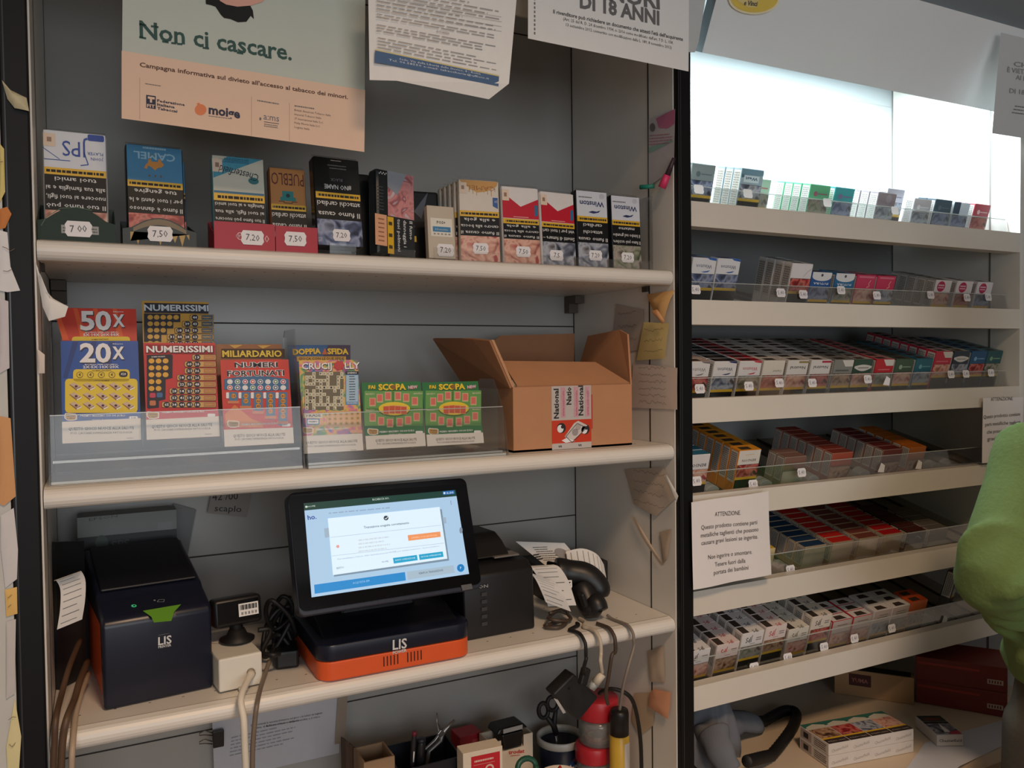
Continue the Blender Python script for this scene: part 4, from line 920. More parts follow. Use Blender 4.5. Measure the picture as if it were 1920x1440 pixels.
b = MB(X); f = b.face((0, .006, .1172), (1, 0, 0), V1, .0004)
f.pe(*C8(625, 708), 5, 2.6, M(60, 190, 130, rough=.4, var=0, emit=.4), 1); f.pe(*C8(627, 708), 2.2, 1.2, NAVYD, 2); cp(b, 'power_button')
b = MB(X); f = b.face((0, .006, .1172), (1, 0, 0), V1, .0004); g = M(150, 156, 160, var=0); a = [f.px(*C8(*p)) for p in ((768, 684), (778, 670), (812, 668), (808, 684), (768, 684))]; f.line(a, .0006, g, 1); f.pe(*C8(752, 674), 2, 1.2, g, 1); cp(b, 'feed_button')
b = MB(X); f = b.face((0, -.0002, 0), (1, 0, 0), (0, 0, 1)); f.pt('LIS', *C8(774, 948), *C8(856, 934), 15.5, WTXT, 2, .02, 2); f.pt('PRINTER', *C8(775, 967), *C8(854, 953), 4.6, WTXT, 2, .02); f.pl(*C8(776, 884), *C8(850, 870), *C8(776, 890), 1, GREYINK, 2); cp(b, 'logo')
b = MB(X); b.prism([(.006, .062, .1385), (.006, .19, .1725), (.006, .19, .1765), (.006, .062, .1425)], (w-.012, 0, 0), NAVYD, .002); cp(b, 'lid')
# dark carton behind the printer
b = MB(); b.box((.029, .272, zs), (.168, .312, 1.291), M(30, 32, 32, rough=.5, var=.05)); b.box((.029, .272, 1.291), (.168, .312, 1.3215), M(122, 126, 124, rough=.5, var=.03))
f = b.face((.029, .2718, zs), (1, 0, 0), (0, 0, 1)); f.pt('EPSON', *C8(350, 186), *C8(525, 162), 5, M(70, 74, 74, var=0), 2); f.pt('SPS', *C8(490, 358), *C8(600, 342), 15, M(64, 74, 70, var=0), 2, .02); f.pe(*C8(428, 318), 12, 14, M(56, 72, 64, var=0), 2)
f.poly([f.px(*C8(*p)) for p in ((768, 195), (862, 185), (862, 236), (768, 244))], M(120, 122, 124, rough=.4, var=0), 3)
tag(b.build('carton', loc=(.1, .29, zs)), 'dark carton with a pale top band standing against the back behind the navy printer', 'box')
b = MB(); f = b.face(at(327, 1045, .322), (1, 0, 0), (0, 0, 1)); f.pp([(325, 944), (368, 956), (352, 1042), (334, 1040)], M(92, 94, 94, rough=.3, var=.05), 1); f.line([f.px(*p) for p in ((327, 951), (367, 957), (352, 1040))], .0012, M(120, 120, 118, var=0), 2)
tag(b.build('plastic_sleeve', loc=at(345, 995, .322)), 'smoky grey plastic sleeve stuck to the back wall between printer and screen', 'sleeve')
b, f = sheet(at(389, 962, .318), at(462, 970, .318), .075, M(150, 146, 140, rough=.8), lean=0)
f.pt('42 /00', 398, 938, 446, 936, 13, INK, 2); f.pt('scaplo', 402, 958, 452, 960, 12, INK, 2); tag(b.build('handwritten_note', loc=at(425, 940, .318)), 'torn note with black handwriting on the back wall under the middle shelf', 'note')

# power adapter and black reader
X = Matrix.Translation((.1985, .033, zs)) @ RZ(6); w = .058
root = empty('power_adapter', X.to_translation(), 'white oblong power adapter lying on the shelf beside the navy printer', 'adapter')
b = MB(X); b.box((0, 0, .002), (w, .125, .047), M(226, 222, 210, rough=.45, var=.03), .0025); cp(b, 'housing')
b = MB(X); f = b.face((0, 0, .0473), (1, 0, 0), (0, 1, 0)); P = [(w*.5+.024*cos(a*pi/12), .085+.022*sin(a*pi/12)) for a in range(-14, 6)]; f.line(P, .002, M(186, 178, 164, rough=.5, var=0), 1); cp(b, 'ring_stain')
b = MB(X); b.tube([(.042, .001, .022), (.042, -.003, .022)], .0055, M(150, 140, 126, var=0), 12); b.tube([(.0335, -.002, .003), (.0335, -.009, .003), (.030, -.012, .003), (.0265, -.009, .003), (.0265, -.002, .003)], .0026, M(226, 222, 210, rough=.45, var=0), 8); cp(b, 'cable_gland')
CW = M(222, 214, 198, rough=.5, var=.02)
g0 = X @ Vector((.042, -.0062, .022))
b = MB(); b.tube(spl([g0, at(452, 1306, -.012), at(457, 1350, -.030), at(459, 1400, -.030), at(461, 1450, -.028), at(462, 1560, -.02)], 6), [.0055]*2+[.0045]*29, CW, 10); tag(b.build('white_cable', loc=g0), 'white mains cable dropping from the adapter over the shelf edge', 'cable')
b = MB(); b.tube(spl([at(505, 1240, .06), at(490, 1285, .02), at(482, 1320, -.022), at(478, 1350, -.026), at(474, 1400, -.026), at(473, 1460, -.024), at(473, 1560, -.02)], 6), .0032, M(120, 106, 92, rough=.4, var=.05), 8); tag(b.build('grey_cable', loc=at(482, 1320, -.022)), 'thin grey brown cable hanging over the edge beside the white cable', 'cable')
root = empty('code_reader', (.232, .11, zs+.047), 'black desktop code reader with a white barcode label, standing on the white adapter', 'scanner')
Xr = Matrix.Translation((.232, .10, zs+.049)) @ RZ(8)
b = MB(Xr); b.lathe([(.024, 0), (.0245, .003), (.015, .007), (.011, .016)], RUB, 24); cp(b, 'base')
b = MB(Xr); b.tube([(0, 0, .006), (0, .004, .022), (0, .004, .034)], [.010, .009, .013], RUB, 12); cp(b, 'neck')
b = MB(Xr @ RX(-8)); b.box((-.034, -.016, .022), (.034, .016, .062), DKP, .006, 3, True); b.box((-.029, -.0168, .027), (.029, -.015, .057), M(10, 10, 12, rough=.12, var=0), .001); cp(b, 'head')
b = MB(Xr @ RX(-8)); f = b.face((-.034, -.0171, .022), (1, 0, 0), (0, 0, 1)); f.rect(.034, .012, .062, .030, PAPER, 1); bx = [.036+i*.0016 for i in range(15)]
for i, u in enumerate(bx): f.rect(u, .021, u+.0008*(1+(i*7 % 3)*.5), .028, INK, 2); f.rect(u, .014, u+.0009, .018, INK, 2) if i % 3 else None
cp(b, 'barcode_label')
b = MB(); b.tube(spl([Xr @ Vector((.030, 0, .008)), Xr @ Vector((.046, -.008, .006)), at(492, 1222, .075), at(510, 1228, .06), at(524, 1226, .064)], 6), .0036, RUB, 8); tag(b.build('black_cable', loc=at(510, 1228, .06)), 'thick black cable running right from the reader base', 'cable')
root = empty('cable_tangle', at(530, 1225, .1), 'tangle of black cables heaped between the reader and the touch screen terminal', 'cable')
rr = random.Random(3)
for i in range(9):
    c = at(528+rr.uniform(-18, 24), 1185+rr.uniform(-50, 35), .13+rr.uniform(-.03, .05)); P = []
    for j in range(7): a = j*1.1+i; P.append((min(.3195, c.x+.022*cos(a)*(1+.3*rr.random())), max(.10, c.y+.018*sin(a)), max(zs+.0065, c.z+.03*sin(a*1.3+i)-.002*j)))
    b = MB(); b.tube(spl(P, 5), .0034, RUB, 7); cp(b, 'cable_loop')
b = MB(Matrix.Translation((.282, .085, zs)) @ RZ(-8)); b.box((0, 0, 0), (.034, .05, .026), M(18, 18, 19, rough=.45, var=0), .004); cp(b, 'plug_brick')

# touch screen terminal
root = empty('pos_terminal', (.442, .09, zs), 'navy and orange point of sale terminal with a tilted lit touch screen', 'terminal')
def foot(x0, x1, y0, y1, r, n=6):
    P = []
    for cx, cy, a in ((x1-r, y0+r, -90), (x1-r, y1-r, 0), (x0+r, y1-r, 90), (x0+r, y0+r, 180)): P += [(cx+r*cos(radians(a+t*90/n)), cy+r*sin(radians(a+t*90/n))) for t in range(n+1)]
    return P
b = MB(); fp = foot(.3270, .5590, .005, .19, .022); b.prism([(x, y, zs) for x, y in fp], (0, 0, .027), ORG, .002, 2)
for cx in (.430, .466):
    for i in range(5): b.box((cx+i*.0052-.011, .0044, zs+.008), (cx+i*.0052-.0094, .0056, zs+.022), M(60, 22, 12, rough=.7, var=0))
cp(b, 'orange_base')
b = MB(); fp = foot(.3262, .5598, .0042, .192, .023); b.prism([(x, y, zs+.0272) for x, y in fp], (0, 0, .024), NAVYP, .003, 3, True)
b.prism([(.340, .03, zs+.0505), (.340, .185, zs+.0505), (.340, .185, zs+.078), (.340, .075, zs+.066)], (.206, 0, 0), NAVYD, .002); cp(b, 'top_cover')
b = MB(); f = b.face((.3262, .0040, zs+.0272), (1, 0, 0), (0, 0, 1)); C1 = lambda x, y: (520+x/3.4275, 880+y/3.4275)
f.pt('LIS', *C1(741, 1160), *C1(832, 1146), 19, WTXT, 2, .02, 2); f.pt('POWER', *C1(741, 1189), *C1(831, 1170), 5.6, WTXT, 2, .03, 2); cp(b, 'logo')
b = MB(); p = at(823, 1157, .05); f = b.face((.508, .040, zs+.0518), (1, 0, 0), (0, 1, .28), .0004); U_ = M(60, 60, 240, rough=.3, var=0, emit=1.2); f.line([(0, 0), (.020, 0), (.020, .016), (0, .016), (0, 0)], .0022, U_, 2); cp(b, 'power_button')
O = Vector((.2955, -.0195, 1.2139)); ya, le = radians(2), radians(18.5)
U = Vector((cos(ya), sin(ya), 0)); V = Vector((-sin(ya)*sin(le), cos(ya)*sin(le), cos(le))); N = U.cross(V)
Xs = Matrix((tuple(U)+(0,), tuple(-N)+(0,), tuple(V)+(0,), (0, 0, 0, 1))).transposed(); Xs.translation = O
sw, sh_ = .2755, .1655
def rbox(b, x0, x1, z0, z1, y0, y1, r, m, bev=0):
    P = []
    for cx, cz, a in ((x1-r, z0+r, -90), (x1-r, z1-r, 0), (x0+r, z1-r, 90), (x0+r, z0+r, 180)): P += [(cx+r*cos(radians(a+t)), y0, cz+r*sin(radians(a+t))) for t in (0, 22, 45, 67, 90)]
    b.prism(P, (0, y1-y0, 0), m, bev)
b = MB(Xs); rbox(b, 0, sw, -.004, sh_, .002, .026, .010, M(34, 38, 52, rough=.4, var=.02), .002); scr = cp(b, 'screen_housing')
b = MB(Xs); rbox(b, .0015, sw-.0015, .003, sh_-.0015, .0, .003, .009, M(9, 10, 14, rough=.10, var=0, coat=.5)); o = b.build('bezel_glass'); o.parent = scr
b = MB(Xs); b.box((.06, .026, .02), (.21, .060, .12), NAVYD, .01); o = b.build('screen_hinge'); o.parent = scr
b = MB(); b.prism([(.38, .09, zs+.05), (.38, .17, zs+.05), (.38, .13, zs+.21), (.38, .09, zs+.21)], (.12, 0, 0), NAVYD, .006); cp(b, 'neck')
def E(r, g, b_, s=.66): return M(r, g, b_, rough=.3, var=0, emit=s)
b = MB(); b.X = Matrix(); f = b.face(O+N*.0004, U, V, .00012)
c = C1; Q = lambda *p: [c(*a) for a in p]
f.pp(Q((170, 218), (1145, 132), (1232, 672), (220, 823)), E(160, 198, 232), 1)
f.pp(Q((170, 218), (1145, 132), (1152, 172), (174, 265)), E(26, 62, 56), 2)
f.pt('RICARICA HO.', *c(612, 202), *c(720, 192), 4.2, E(190, 214, 208), 3); f.pt('HOME', *c(196, 245), *c(244, 240), 3, E(190, 214, 208), 3); f.pe(*c(186, 241), 2.2, 2, E(190, 214, 208), 3)
f.pp(Q((1062, 142), (1136, 135), (1139, 158), (1065, 165)), E(40, 110, 180), 3); f.pt('0,00', *c(1088, 160), *c(1132, 155), 4.2, E(210, 226, 236), 4); f.pe(*c(1073, 153), 1.8, 1.8, E(220, 230, 240), 4)
f.pt('ho.', *c(196, 325), *c(252, 317), 9, E(44, 62, 150), 3, .02, 2); f.pl(*c(330, 275), *c(770, 235), *c(330, 290), 1, E(140, 166, 190), 3)
for y in (190, 212, 222): pass
for k in range(3): f.pe(*c(1114+k*1.5, 205+k*9), .7, .9, E(80, 96, 110), 3, 6)
f.pp(Q((300, 380), (330, 376), (336, 436), (306, 440)), E(150, 176, 198), 2); f.pp(Q((1060, 310), (1082, 308), (1088, 346), (1066, 350)), E(150, 176, 198), 2)
f.pp(Q((336, 330), (1056, 256), (1104, 586), (364, 690)), E(120, 148, 172, .55), 2)
f.pp(Q((324, 316), (1042, 242), (1092, 574), (358, 680)), E(206, 232, 252, .74), 3)
f.pe(*c(698, 313), 4.6, 4.4, E(40, 60, 72), 4, 16); f.line([f.px(*c(*p)) for p in ((690, 314), (697, 320), (708, 306))], .0009, E(230, 240, 250), 5)
f.pt('Transazione eseguita correttamente', *c(556, 381), *c(846, 350), 4.6, E(70, 90, 104), 4, .01)
f.pp(Q((340, 437), (1052, 358), (1052, 360), (340, 439)), E(150, 172, 190), 4); f.pp(Q((350, 556), (1072, 473), (1072, 475), (350, 558)), E(150, 172, 190), 4)
f.pp(Q((836, 424), (1046, 400), (1050, 434), (842, 460)), E(222, 150, 100), 4); f.pt('STAMPA CON QR-MOSSA', *c(862, 446), *c(1026, 427), 3, E(240, 200, 170), 5)
f.pe(*c(388, 496), 3, 3, E(214, 160, 160), 4); f.pl(*c(520, 445), *c(740, 420), *c(520, 540), 4, E(196, 214, 228), 4)
f.pt('Per visualizzare l\'elenco delle operazioni premi HOME; per un\'altra ricarica ho. ripeti operazione', *c(388, 582), *c(1040, 496), 2.6, E(120, 146, 166), 4)
f.pp(Q((742, 570), (896, 550), (902, 584), (748, 606)), E(36, 160, 206), 4); f.pt('RIPETI OPERAZIONE', *c(758, 590), *c(886, 573), 3, E(200, 228, 240), 5); f.pp(Q((908, 548), (1062, 528), (1068, 562), (914, 583)), E(36, 160, 206), 4); f.pt('NUOVA OPERAZIONE', *c(924, 568), *c(1052, 551), 3, E(200, 228, 240), 5)
f.pt('HOME', *c(672, 600), *c(714, 595), 3, E(90, 116, 136), 4); f.pt('ESITO', *c(382, 642), *c(428, 635), 3.6, E(60, 84, 110), 4)
f.pp(Q((236, 742), (820, 660), (826, 714), (240, 800)), E(40, 134, 206), 2); f.pt('ACQUISTA SIM', *c(486, 738), *c(592, 722), 4, E(150, 200, 232), 3); f.pp(Q((832, 658), (1132, 616), (1140, 664), (838, 710)), E(156, 184, 206), 2); f.pt('VERIFICA TRANSAZIONI', *c(908, 676), *c(1064, 654), 4, E(60, 78, 92), 3)
f.pe(*c(1178, 634), 7, 7.3, E(30, 122, 190), 3, 18); f.pt('?', *c(1173, 642), *c(1183, 641), 5, E(210, 230, 245), 4); f.pe(*c(1180, 392), 3, 6, E(120, 140, 160), 2)
o = b.build('display'); o.parent = scr; 
b = MB(Xs); f = b.face((0, -.0002, 0), (1, 0, 0), (0, 0, 1)); f.pp(Q((1180, 745), (1248, 735), (1255, 768), (1190, 780)), M(92, 92, 94, rough=.4, var=.1), 1); o = b.build('tape_scrap'); o.parent = scr
for q in [q for q in root.children]:
    for g in q.children: g.matrix_parent_inverse = Matrix()

# black receipt printer at the right of the terminal
X = Matrix.Translation((.5728, .0655, zs)) @ RZ(1.5); w = .129
root = empty('black_receipt_printer', X.to_translation(), 'black boxy receipt printer right of the touch screen terminal', 'printer')
b = MB(X); b.prism([(0, 0, 0), (0, .17, 0), (0, .17, .118), (0, .085, .118), (0, .022, .112), (0, .004, .100)], (w, 0, 0), DKP, .004, 3, True); cp(b, 'body')
b = MB(X); b.prism([(.004, .035, .1185), (.004, .165, .1185), (.004, .165, .148), (.004, .09, .150), (.004, .065, .140)], (w-.03, 0, 0), M(20, 20, 22, rough=.5, var=.02), .004); cp(b, 'paper_cover')
b = MB(X); b.box((.07, .03, .1175), (w-.012, .06, .1205), M(120, 116, 112, rough=.35, var=0), .001); cp(b, 'cutter_plate')
b = MB(X); f = b.face((0, -.0003, 0), (1, 0, 0), (0, 0, 1)); f.pt('EPSON', 880, 1106, 915, 1101, 6, M(150, 150, 150, var=0), 1, .02)
for i in range(5): f.rect(.03, .02+i*.012, .04, .026+i*.012, M(56, 56, 58, var=0), 1)
cp(b, 'panel_print')
def strip(name, pts, wd, side, label, lines=True):
    """a curled till receipt: centre line points and a width vector"""
    P = spl(pts, 6); sv = Vector(side).normalized()*wd/2; b = MB(); vs = []; 
    for p in P: vs += [p-sv, p+sv]
    fs = [(2*i, 2*i+1, 2*i+3, 2*i+2) for i in range(len(P)-1)]
    b.add(vs, fs, PAPER, True)
    if lines:
        for i in range(len(P)-1):
            if i % 2: continue
            n = (P[i+1]-P[i]).cross(sv).normalized()*.0004; n = n if n.dot(CAM-P[i]) > 0 else -n
            a, d = P[i]+n, P[i]+(P[i+1]-P[i])*.2+n; k = .3+.5*RND.random(); b.add([a-sv*.8, a+sv*k, d+sv*k, d-sv*.8], [(0, 1, 2, 3)], GREYINK)
    return tag(b.build(name, loc=P[len(P)//2]), label, 'receipt')
strip('till_receipt', [at(1012, 1060, .10), at(1024, 1066, .085), at(1040, 1092, .070), at(1054, 1136, .058)], .05, (.5, -.55, .1), 'curled till receipt drooping from the right side of the black printer')
strip('till_receipt', [at(1017, 1082, .072), at(1027, 1094, .066), at(1036, 1112, .06), at(1047, 1138, .056)], .045, (.5, -.5, -.2), 'lower till receipt curling onto the shelf under the other receipt')
b = MB(); f = b.face(at(1020, 1062, .180), at(1086, 1046, .180)-at(1020, 1062, .180), at(985, 1011, .205)-at(1020, 1062, .180), .0006); f.pp([(985, 1011), (1060, 988), (1086, 1046), (1026, 1063)], PAPER, 0); f.pe(1052, 1018, 11, 13, M(160, 156, 156, var=0), 2); f.pl(1008, 1016, 1036, 1004, 1022, 1048, 7, GREYINK, 2, .4, .3); f.pl(1006, 1036, 1016, 1030, 1012, 1050, 3, INK, 2, .7, .1)
tag(b.build('till_receipt', loc=at(1040, 1030, .19)), 'upright printed till receipt with a round stamp, leaning behind the black printer', 'receipt')
X = Matrix.Translation((.79, .20, zs)) @ RZ(-3); b = MB(X); b.box((0, 0, 0), (.139, .11, .060), M(26, 24, 23, rough=.5, var=.04), .003)
tag(b.build('dark_box', loc=X.to_translation()), 'low black box in the back corner beside the right side panel', 'box')
strip('till_receipt', [at(1064, 1056, .166), at(1095, 1050, .164), at(1122, 1060, .160), at(1136, 1080, .158)], .045, (-.1, -.35, -.55), 'printed receipt draped over the low black box in the corner')
# hand scanner
root = empty('hand_scanner', (.815, .05, zs), 'black hand held barcode scanner leaning on its handle at the right end of the shelf', 'scanner')
b = MB(); hp = [Vector((.8135, .047, zs+.0175)), Vector((.8115, .056, zs+.030)), at(1108, 1140, .062), at(1098, 1118, .078), at(1088, 1098, .092)]
b.tube(spl(hp, 5), [.0165, .017, .0175, .018, .018, .018, .018, .018, .0185, .019, .0195, .020, .0205, .021, .0215, .022, .0225, .0225, .022, .021, .020], DKP, 14); cp(b, 'handle')
b = MB(); hd = [at(1128, 1122, .075), at(1118, 1098, .085), at(1096, 1080, .098), at(1066, 1074, .110), at(1042, 1073, .118)]
b.tube(spl(hd, 5), [.012, .016, .019, .021, .022, .0225, .023, .0235, .024, .024, .024, .024, .0235, .023, .023, .023, .024, .025, .0255, .0255, .024], DKP, 16); cp(b, 'head')
b = MB(); q = at(1041, 1073, .118); b.obox(q, (.006, .042, .034), RZ(20) @ RY(12), M(10, 10, 11, rough=.15, var=0), .003); cp(b, 'window')
b = MB(); f = b.face(at(1061, 1130, .072), (.9, -.42, 0), (0.15, .25, 1), .0005); f.O += f.N*.004; f.pp([(1061, 1088), (1071, 1088), (1072, 1100), (1069, 1108), (1073, 1116), (1070, 1126), (1061, 1125)], PAPER, 1)
for k in range(6): f.pp([(1063, 1091+k*5.5), (1069, 1091+k*5.5), (1068, 1094+k*5.5), (1063, 1094+k*5.5)], INK, 2)
cp(b, 'barcode_label')
b = MB(); b.obox(at(1093, 1124, .05), (.008, .016, .026), RY(-20), RUB, .003); cp(b, 'trigger')
CB1 = M(74, 60, 50, rough=.45, var=.03)
def drape(px, py, r, back):
    """a cable coming forward over the rounded shelf edge at photograph pixel (px, py)"""
    x = at(px, py, -.012).x
    return [Vector((x-.004, back, zs+r)), Vector((x-.001, .016, zs+r+.0003)), Vector((x, .0, zs+r-.0004)), Vector((x, -.011-r*.6, zs-.006)), Vector((x, -.0125-r, zs-.016)), Vector((x, -.0125-r, zs-.03))]

b = MB(); b.tube(spl(drape(1151, 1186, .0032, .032)+[at(1147, 1230, -.022), at(1141, 1270, -.018), at(1136, 1300, -.01), at(1140, 1320, .0)], 6), .0032, CB1, 8); tag(b.build('scanner_cable', loc=at(1150, 1195, -.018)), 'brown scanner cable hanging from the handle over the shelf edge', 'cable')
b = MB(); b.tube(spl([Vector((.8345, .054, zs+.006))]+drape(1186, 1180, .0026, .04)+[at(1178, 1250, -.024), at(1168, 1290, -.018), at(1162, 1330, .0)], 6), .0026, M(130, 120, 110, rough=.45, var=.03), 8); tag(b.build('thin_cable', loc=at(1152, 1200, -.02)), 'thin pale cable hanging beside the brown scanner cable', 'cable')
b = MB()
P = [at(1030, 1150, .075), at(1060, 1142, .08), at(1082, 1150, .075), at(1078, 1166, .065), at(1055, 1172, .055), at(1036, 1168, .06), at(1028, 1158, .075), at(1046, 1146, .085), at(1072, 1158, .078)]
P = [Vector((min(.768, p.x), p.y, max(zs+.0065+.003*(i % 3), p.z))) for i, p in enumerate(P)]
b.tube(spl(P, 7), .0030, CB1, 8); P2 = [Vector((p.x-.014, p.y-.012+.004*(i % 2), zs+.0042)) for i, p in enumerate(P[:7])]; b.tube(spl(P2, 7), .0030, CB1, 8)
tag(b.build('coiled_cable', loc=P[0]), 'brown cable coiled in loops on the shelf before the hand scanner', 'cable')
b = MB(); b.tube(spl([Vector((.7705, .050, zs+.0034)), Vector((.7675, .040, zs+.0034))]+drape(1096, 1197, .003, .028)+[at(1099, 1235, -.024), at(1094, 1256, -.015), at(1096, 1264, -.01)], 6), .003, RUB, 8); c_ = tag(b.build('black_power_cable', loc=at(1098, 1205, -.02)), 'black cable with an angled plug dropping to the adapter block', 'cable')
k = MB(); k.obox(at(1095, 1268, -.006), (.014, .012, .028), RY(18), RUB, .003); child(k, 'plug', c_)
b = MB(); b.tube(spl([Vector((.788, .070, zs+.0036)), Vector((.786, .048, zs+.0036))]+drape(1124, 1190, .0032, .03)+[at(1126, 1240, -.024), at(1129, 1262, -.016)], 6), .0032, M(196, 184, 166, rough=.5, var=.03), 8); c_ = tag(b.build('network_cable', loc=at(1116, 1215, -.022)), 'pale network cable with a clear plug hanging in front of the side panel', 'cable')
k = MB(); a0, a1 = at(1130, 1264, -.016), at(1108, 1290, -.006); k.tube([a0, a0+(a1-a0)*.6], [.006, .0075], M(206, 196, 178, rough=.5, var=.03), 8); child(k, 'boot', c_); k = MB(); k.tube([a0+(a1-a0)*.6, a1], [.0072, .0072], ACRH, 4); child(k, 'plug', c_)
for i, (pp, r_, lab) in enumerate(((((164, 1240), (150, 1275), (140, 1310), (126, 1345), (118, 1385), (114, 1450), (110, 1560)), .0042, 'brown flat cable looping over the shelf edge at the far left, right strand'), (((150, 1200), (130, 1250), (116, 1300), (105, 1345), (102, 1395), (100, 1450), (99, 1560)), .0036, 'brown cable at the far left edge of the shelf, left strand'), (((166, 1262), (152, 1300), (142, 1340), (136, 1400), (134, 1450), (132, 1560)), .0036, 'pale cable beside the brown strand at the far left shelf edge'))):
    Ys = (.14, .07, .03, -.018, -.022, -.02, -.01); b = MB(); b.tube(spl([Vector((max(.005, q.x), q.y, q.z)) for q in [at(x, y, Ys[j]-(.011 if i == 1 and j > 2 else 0)) for j, (x, y) in enumerate(pp)]], 5), r_, (M(92, 70, 52, rough=.5, var=.05), M(84, 62, 46, rough=.5, var=.05), M(176, 156, 134, rough=.5, var=.03))[i], 8); tag(b.build('hanging_cable', loc=at(*pp[3], -.018)), lab, 'cable')
strip('till_receipt', [Vector((.0215, .05, 1.285)), Vector((.0235, .06, 1.283)), Vector((.0275, .07, 1.268)), Vector((.0265, .07, 1.243)), Vector((.0225, .07, 1.218))], .034, (.75, .5, .1), 'curled receipt stuck to the left side panel above the printer')
b = MB(); b.prism([(.001, .16, zs), (.035, .20, zs), (.035, .20, 1.30), (.001, .16, 1.31)], (.004, -.004, 0), M(38, 40, 40, rough=.4, var=.05)); tag(b.build('dark_folder', loc=(.02, .18, zs)), 'dark folder leaning between the left side panel and the printer', 'folder')

# ------------------------------------------------------------------ bottom shelf of the bay
z4 = S4+.0005
b, f = sheet(at(395, 1470, .312), at(640, 1418, .312), .20, M(196, 198, 204, rough=.7, var=.02), lean=0)
b = MB(); f = b.face(at(395, 1470, .312), (1, 0, 0), (0, 0, 1), .0004); f.pp([(398, 1352), (640, 1285), (636, 1412), (402, 1466)], M(186, 188, 196, rough=.35, var=.03), 0)
for i, (t, x0, y0, x1, y1) in enumerate((('Si raccomanda la massima attenzione nel gioco e la lettura dei biglietti', 470, 1362, 604, 1338), ('prima di lasciare il banco della rivendita e il ritiro', 476, 1367, 600, 1345), ('della vincita in contanti.', 498, 1363, 560, 1352))): f.pt(t, x0, y0, x1, y1, 4, DARK, 2)
f.pl(434, 1380, 560, 1352, 430, 1420, 6, M(140, 142, 150, var=0), 2, .25, .4)
tag(b.build('printed_sheet', loc=at(520, 1390, .312)), 'large pale printed sheet fixed to the back wall below the third shelf', 'notice')
b = MB(); f = b.face(at(640, 1390, .308), (1, 0, 0), (0, 0, 1), .0004); f.pp([(634, 1300), (652, 1296), (647, 1392), (628, 1396)], M(150, 136, 122, rough=.3, var=.05), 0); tag(b.build('tape_strip', loc=at(640, 1345, .308)), 'vertical strip of brown tape at the right edge of the pale printed sheet', 'tape')
root = empty('binder_clip', at(407, 1382, .305), 'black binder clip gripping the left edge of the pale printed sheet', 'clip')
b = MB(); f = b.face(at(398, 1400, .305), (1, 0, 0), (0, 0, 1)); q = [f.px(*p) for p in ((397, 1370), (419, 1365), (419, 1396), (399, 1400))]; b.prism([f.p(u, v, 0) for u, v in q], (0, -.008, 0), BLACK, .001); child(b, 'body', root)
for y in (1374, 1390):
    b = MB(); b.tube([at(398, y, .301), at(384, y-4, .298), at(374, y+1, .298), at(374, y+5, .298), at(384, y+4, .298), at(398, y+5, .301)], .0009, M(120, 110, 100, rough=.3, metal=.8, var=0), 6); child(b, 'wire_arm', root)
CARD = M(158, 128, 98, rough=.8, var=.06, scale=30)
def bx(px0, px1, pyt, Y, d, m, yaw=0, bev=.001):
    a, c = at(px0, pyt, Y), at(px1, pyt, Y); w = c.x-a.x; X = Matrix.Translation((a.x, Y, z4)) @ RZ(yaw); b = MB(X); return b, X, w, at((px0+px1)/2, pyt, Y).z-z4
b, X, w, h = bx(682, 740, 1424, .17, .06, CARD)
b.box((0, 0, 0), (w, .003, h), CARD); b.box((0, .003, 0), (.003, .06, h), CARD); b.box((w-.003, .003, 0), (w, .06, h), CARD); b.box((.003, .057, 0), (w-.003, .06, h), CARD); b.box((.003, .003, 0), (w-.003, .057, .003), CARD)
tag(b.build('cardboard_tray', loc=X.to_translation()), 'open tan cardboard box on the bottom shelf, left of the black pen tray', 'box')
for i, (x0, x1, yt, Y) in enumerate(((648, 657, 1393, .20), (660, 669, 1402, .236))):
    b, X, w, h = bx(x0, x1, yt, Y, .02, None, 8); b.prism([(0, 0, 0), (w, 0, 0), (w*.7, 0, h), (0, 0, h*1.02)], (0, .02, 0), (M(70, 50, 38, rough=.7, var=.1), M(92, 68, 52, rough=.7, var=.1))[i]); tag(b.build('wooden_offcut', loc=X.to_translation()), ('dark brown strip standing left of the tan cardboard box', 'shorter brown strip leaning beside the dark strip on the bottom shelf')[i], 'strip')
b, X, w, h = bx(746, 866, 1424, .155, .12, None)
PT = M(24, 26, 34, rough=.4, var=.02)
b.box((0, 0, 0), (w, .003, h-.008), PT); b.box((0, .075, 0), (w, .078, h+.002), PT); b.prism([(0, 0, 0), (0, .075, 0), (0, .075, h+.002), (0, 0, h-.008)], (.003, 0, 0), PT); b.prism([(w-.003, 0, 0), (w-.003, .075, 0), (w-.003, .075, h+.002), (w-.003, 0, h-.008)], (.003, 0, 0), PT); b.box((0, 0, 0), (w, .075, .003), PT)
tag(b.build('pen_tray', loc=X.to_translation()), 'deep black plastic pen tray on the bottom shelf', 'tray')
for i, (xb, yb, xt, yt, Y, c, lab) in enumerate(((770, 1470, 777, 1373, .178, (44, 40, 44), 'slim dark pen with a red end standing in the black tray'), (786, 1470, 790, 1386, .178, (22, 22, 26), 'thick black marker standing in the black tray'))):
    a, t = at(xb, yb, Y), at(xt, yt, Y); r = (.0045, .008)[i]; root = MB(); root.tube([a, a+(t-a)*.86, a+(t-a)*.92, t], [r, r, r*.9, r*.8], M(*c, rough=.35, var=0), 10); o = tag(root.build(('pen', 'marker')[i], loc=a), lab, ('pen', 'marker')[i])
    k = MB(); k.tube([t+(a-t)*.06, t+(t-a)*.02], r*.95, M(*((130, 40, 60), (40, 40, 46))[i], rough=.4, var=0), 10); child(k, 'cap', o)
    if i == 0: k = MB(); k.tube([t+(a-t)*.35+Vector((0, -.0048, 0)), t+(a-t)*.55+Vector((0, -.0048, 0))], .0012, PAPER, 6); child(k, 'clip', o)
root = empty('eyelet_pliers', at(850, 1375, .18), 'open steel eyelet pliers standing in the black tray', 'pliers')
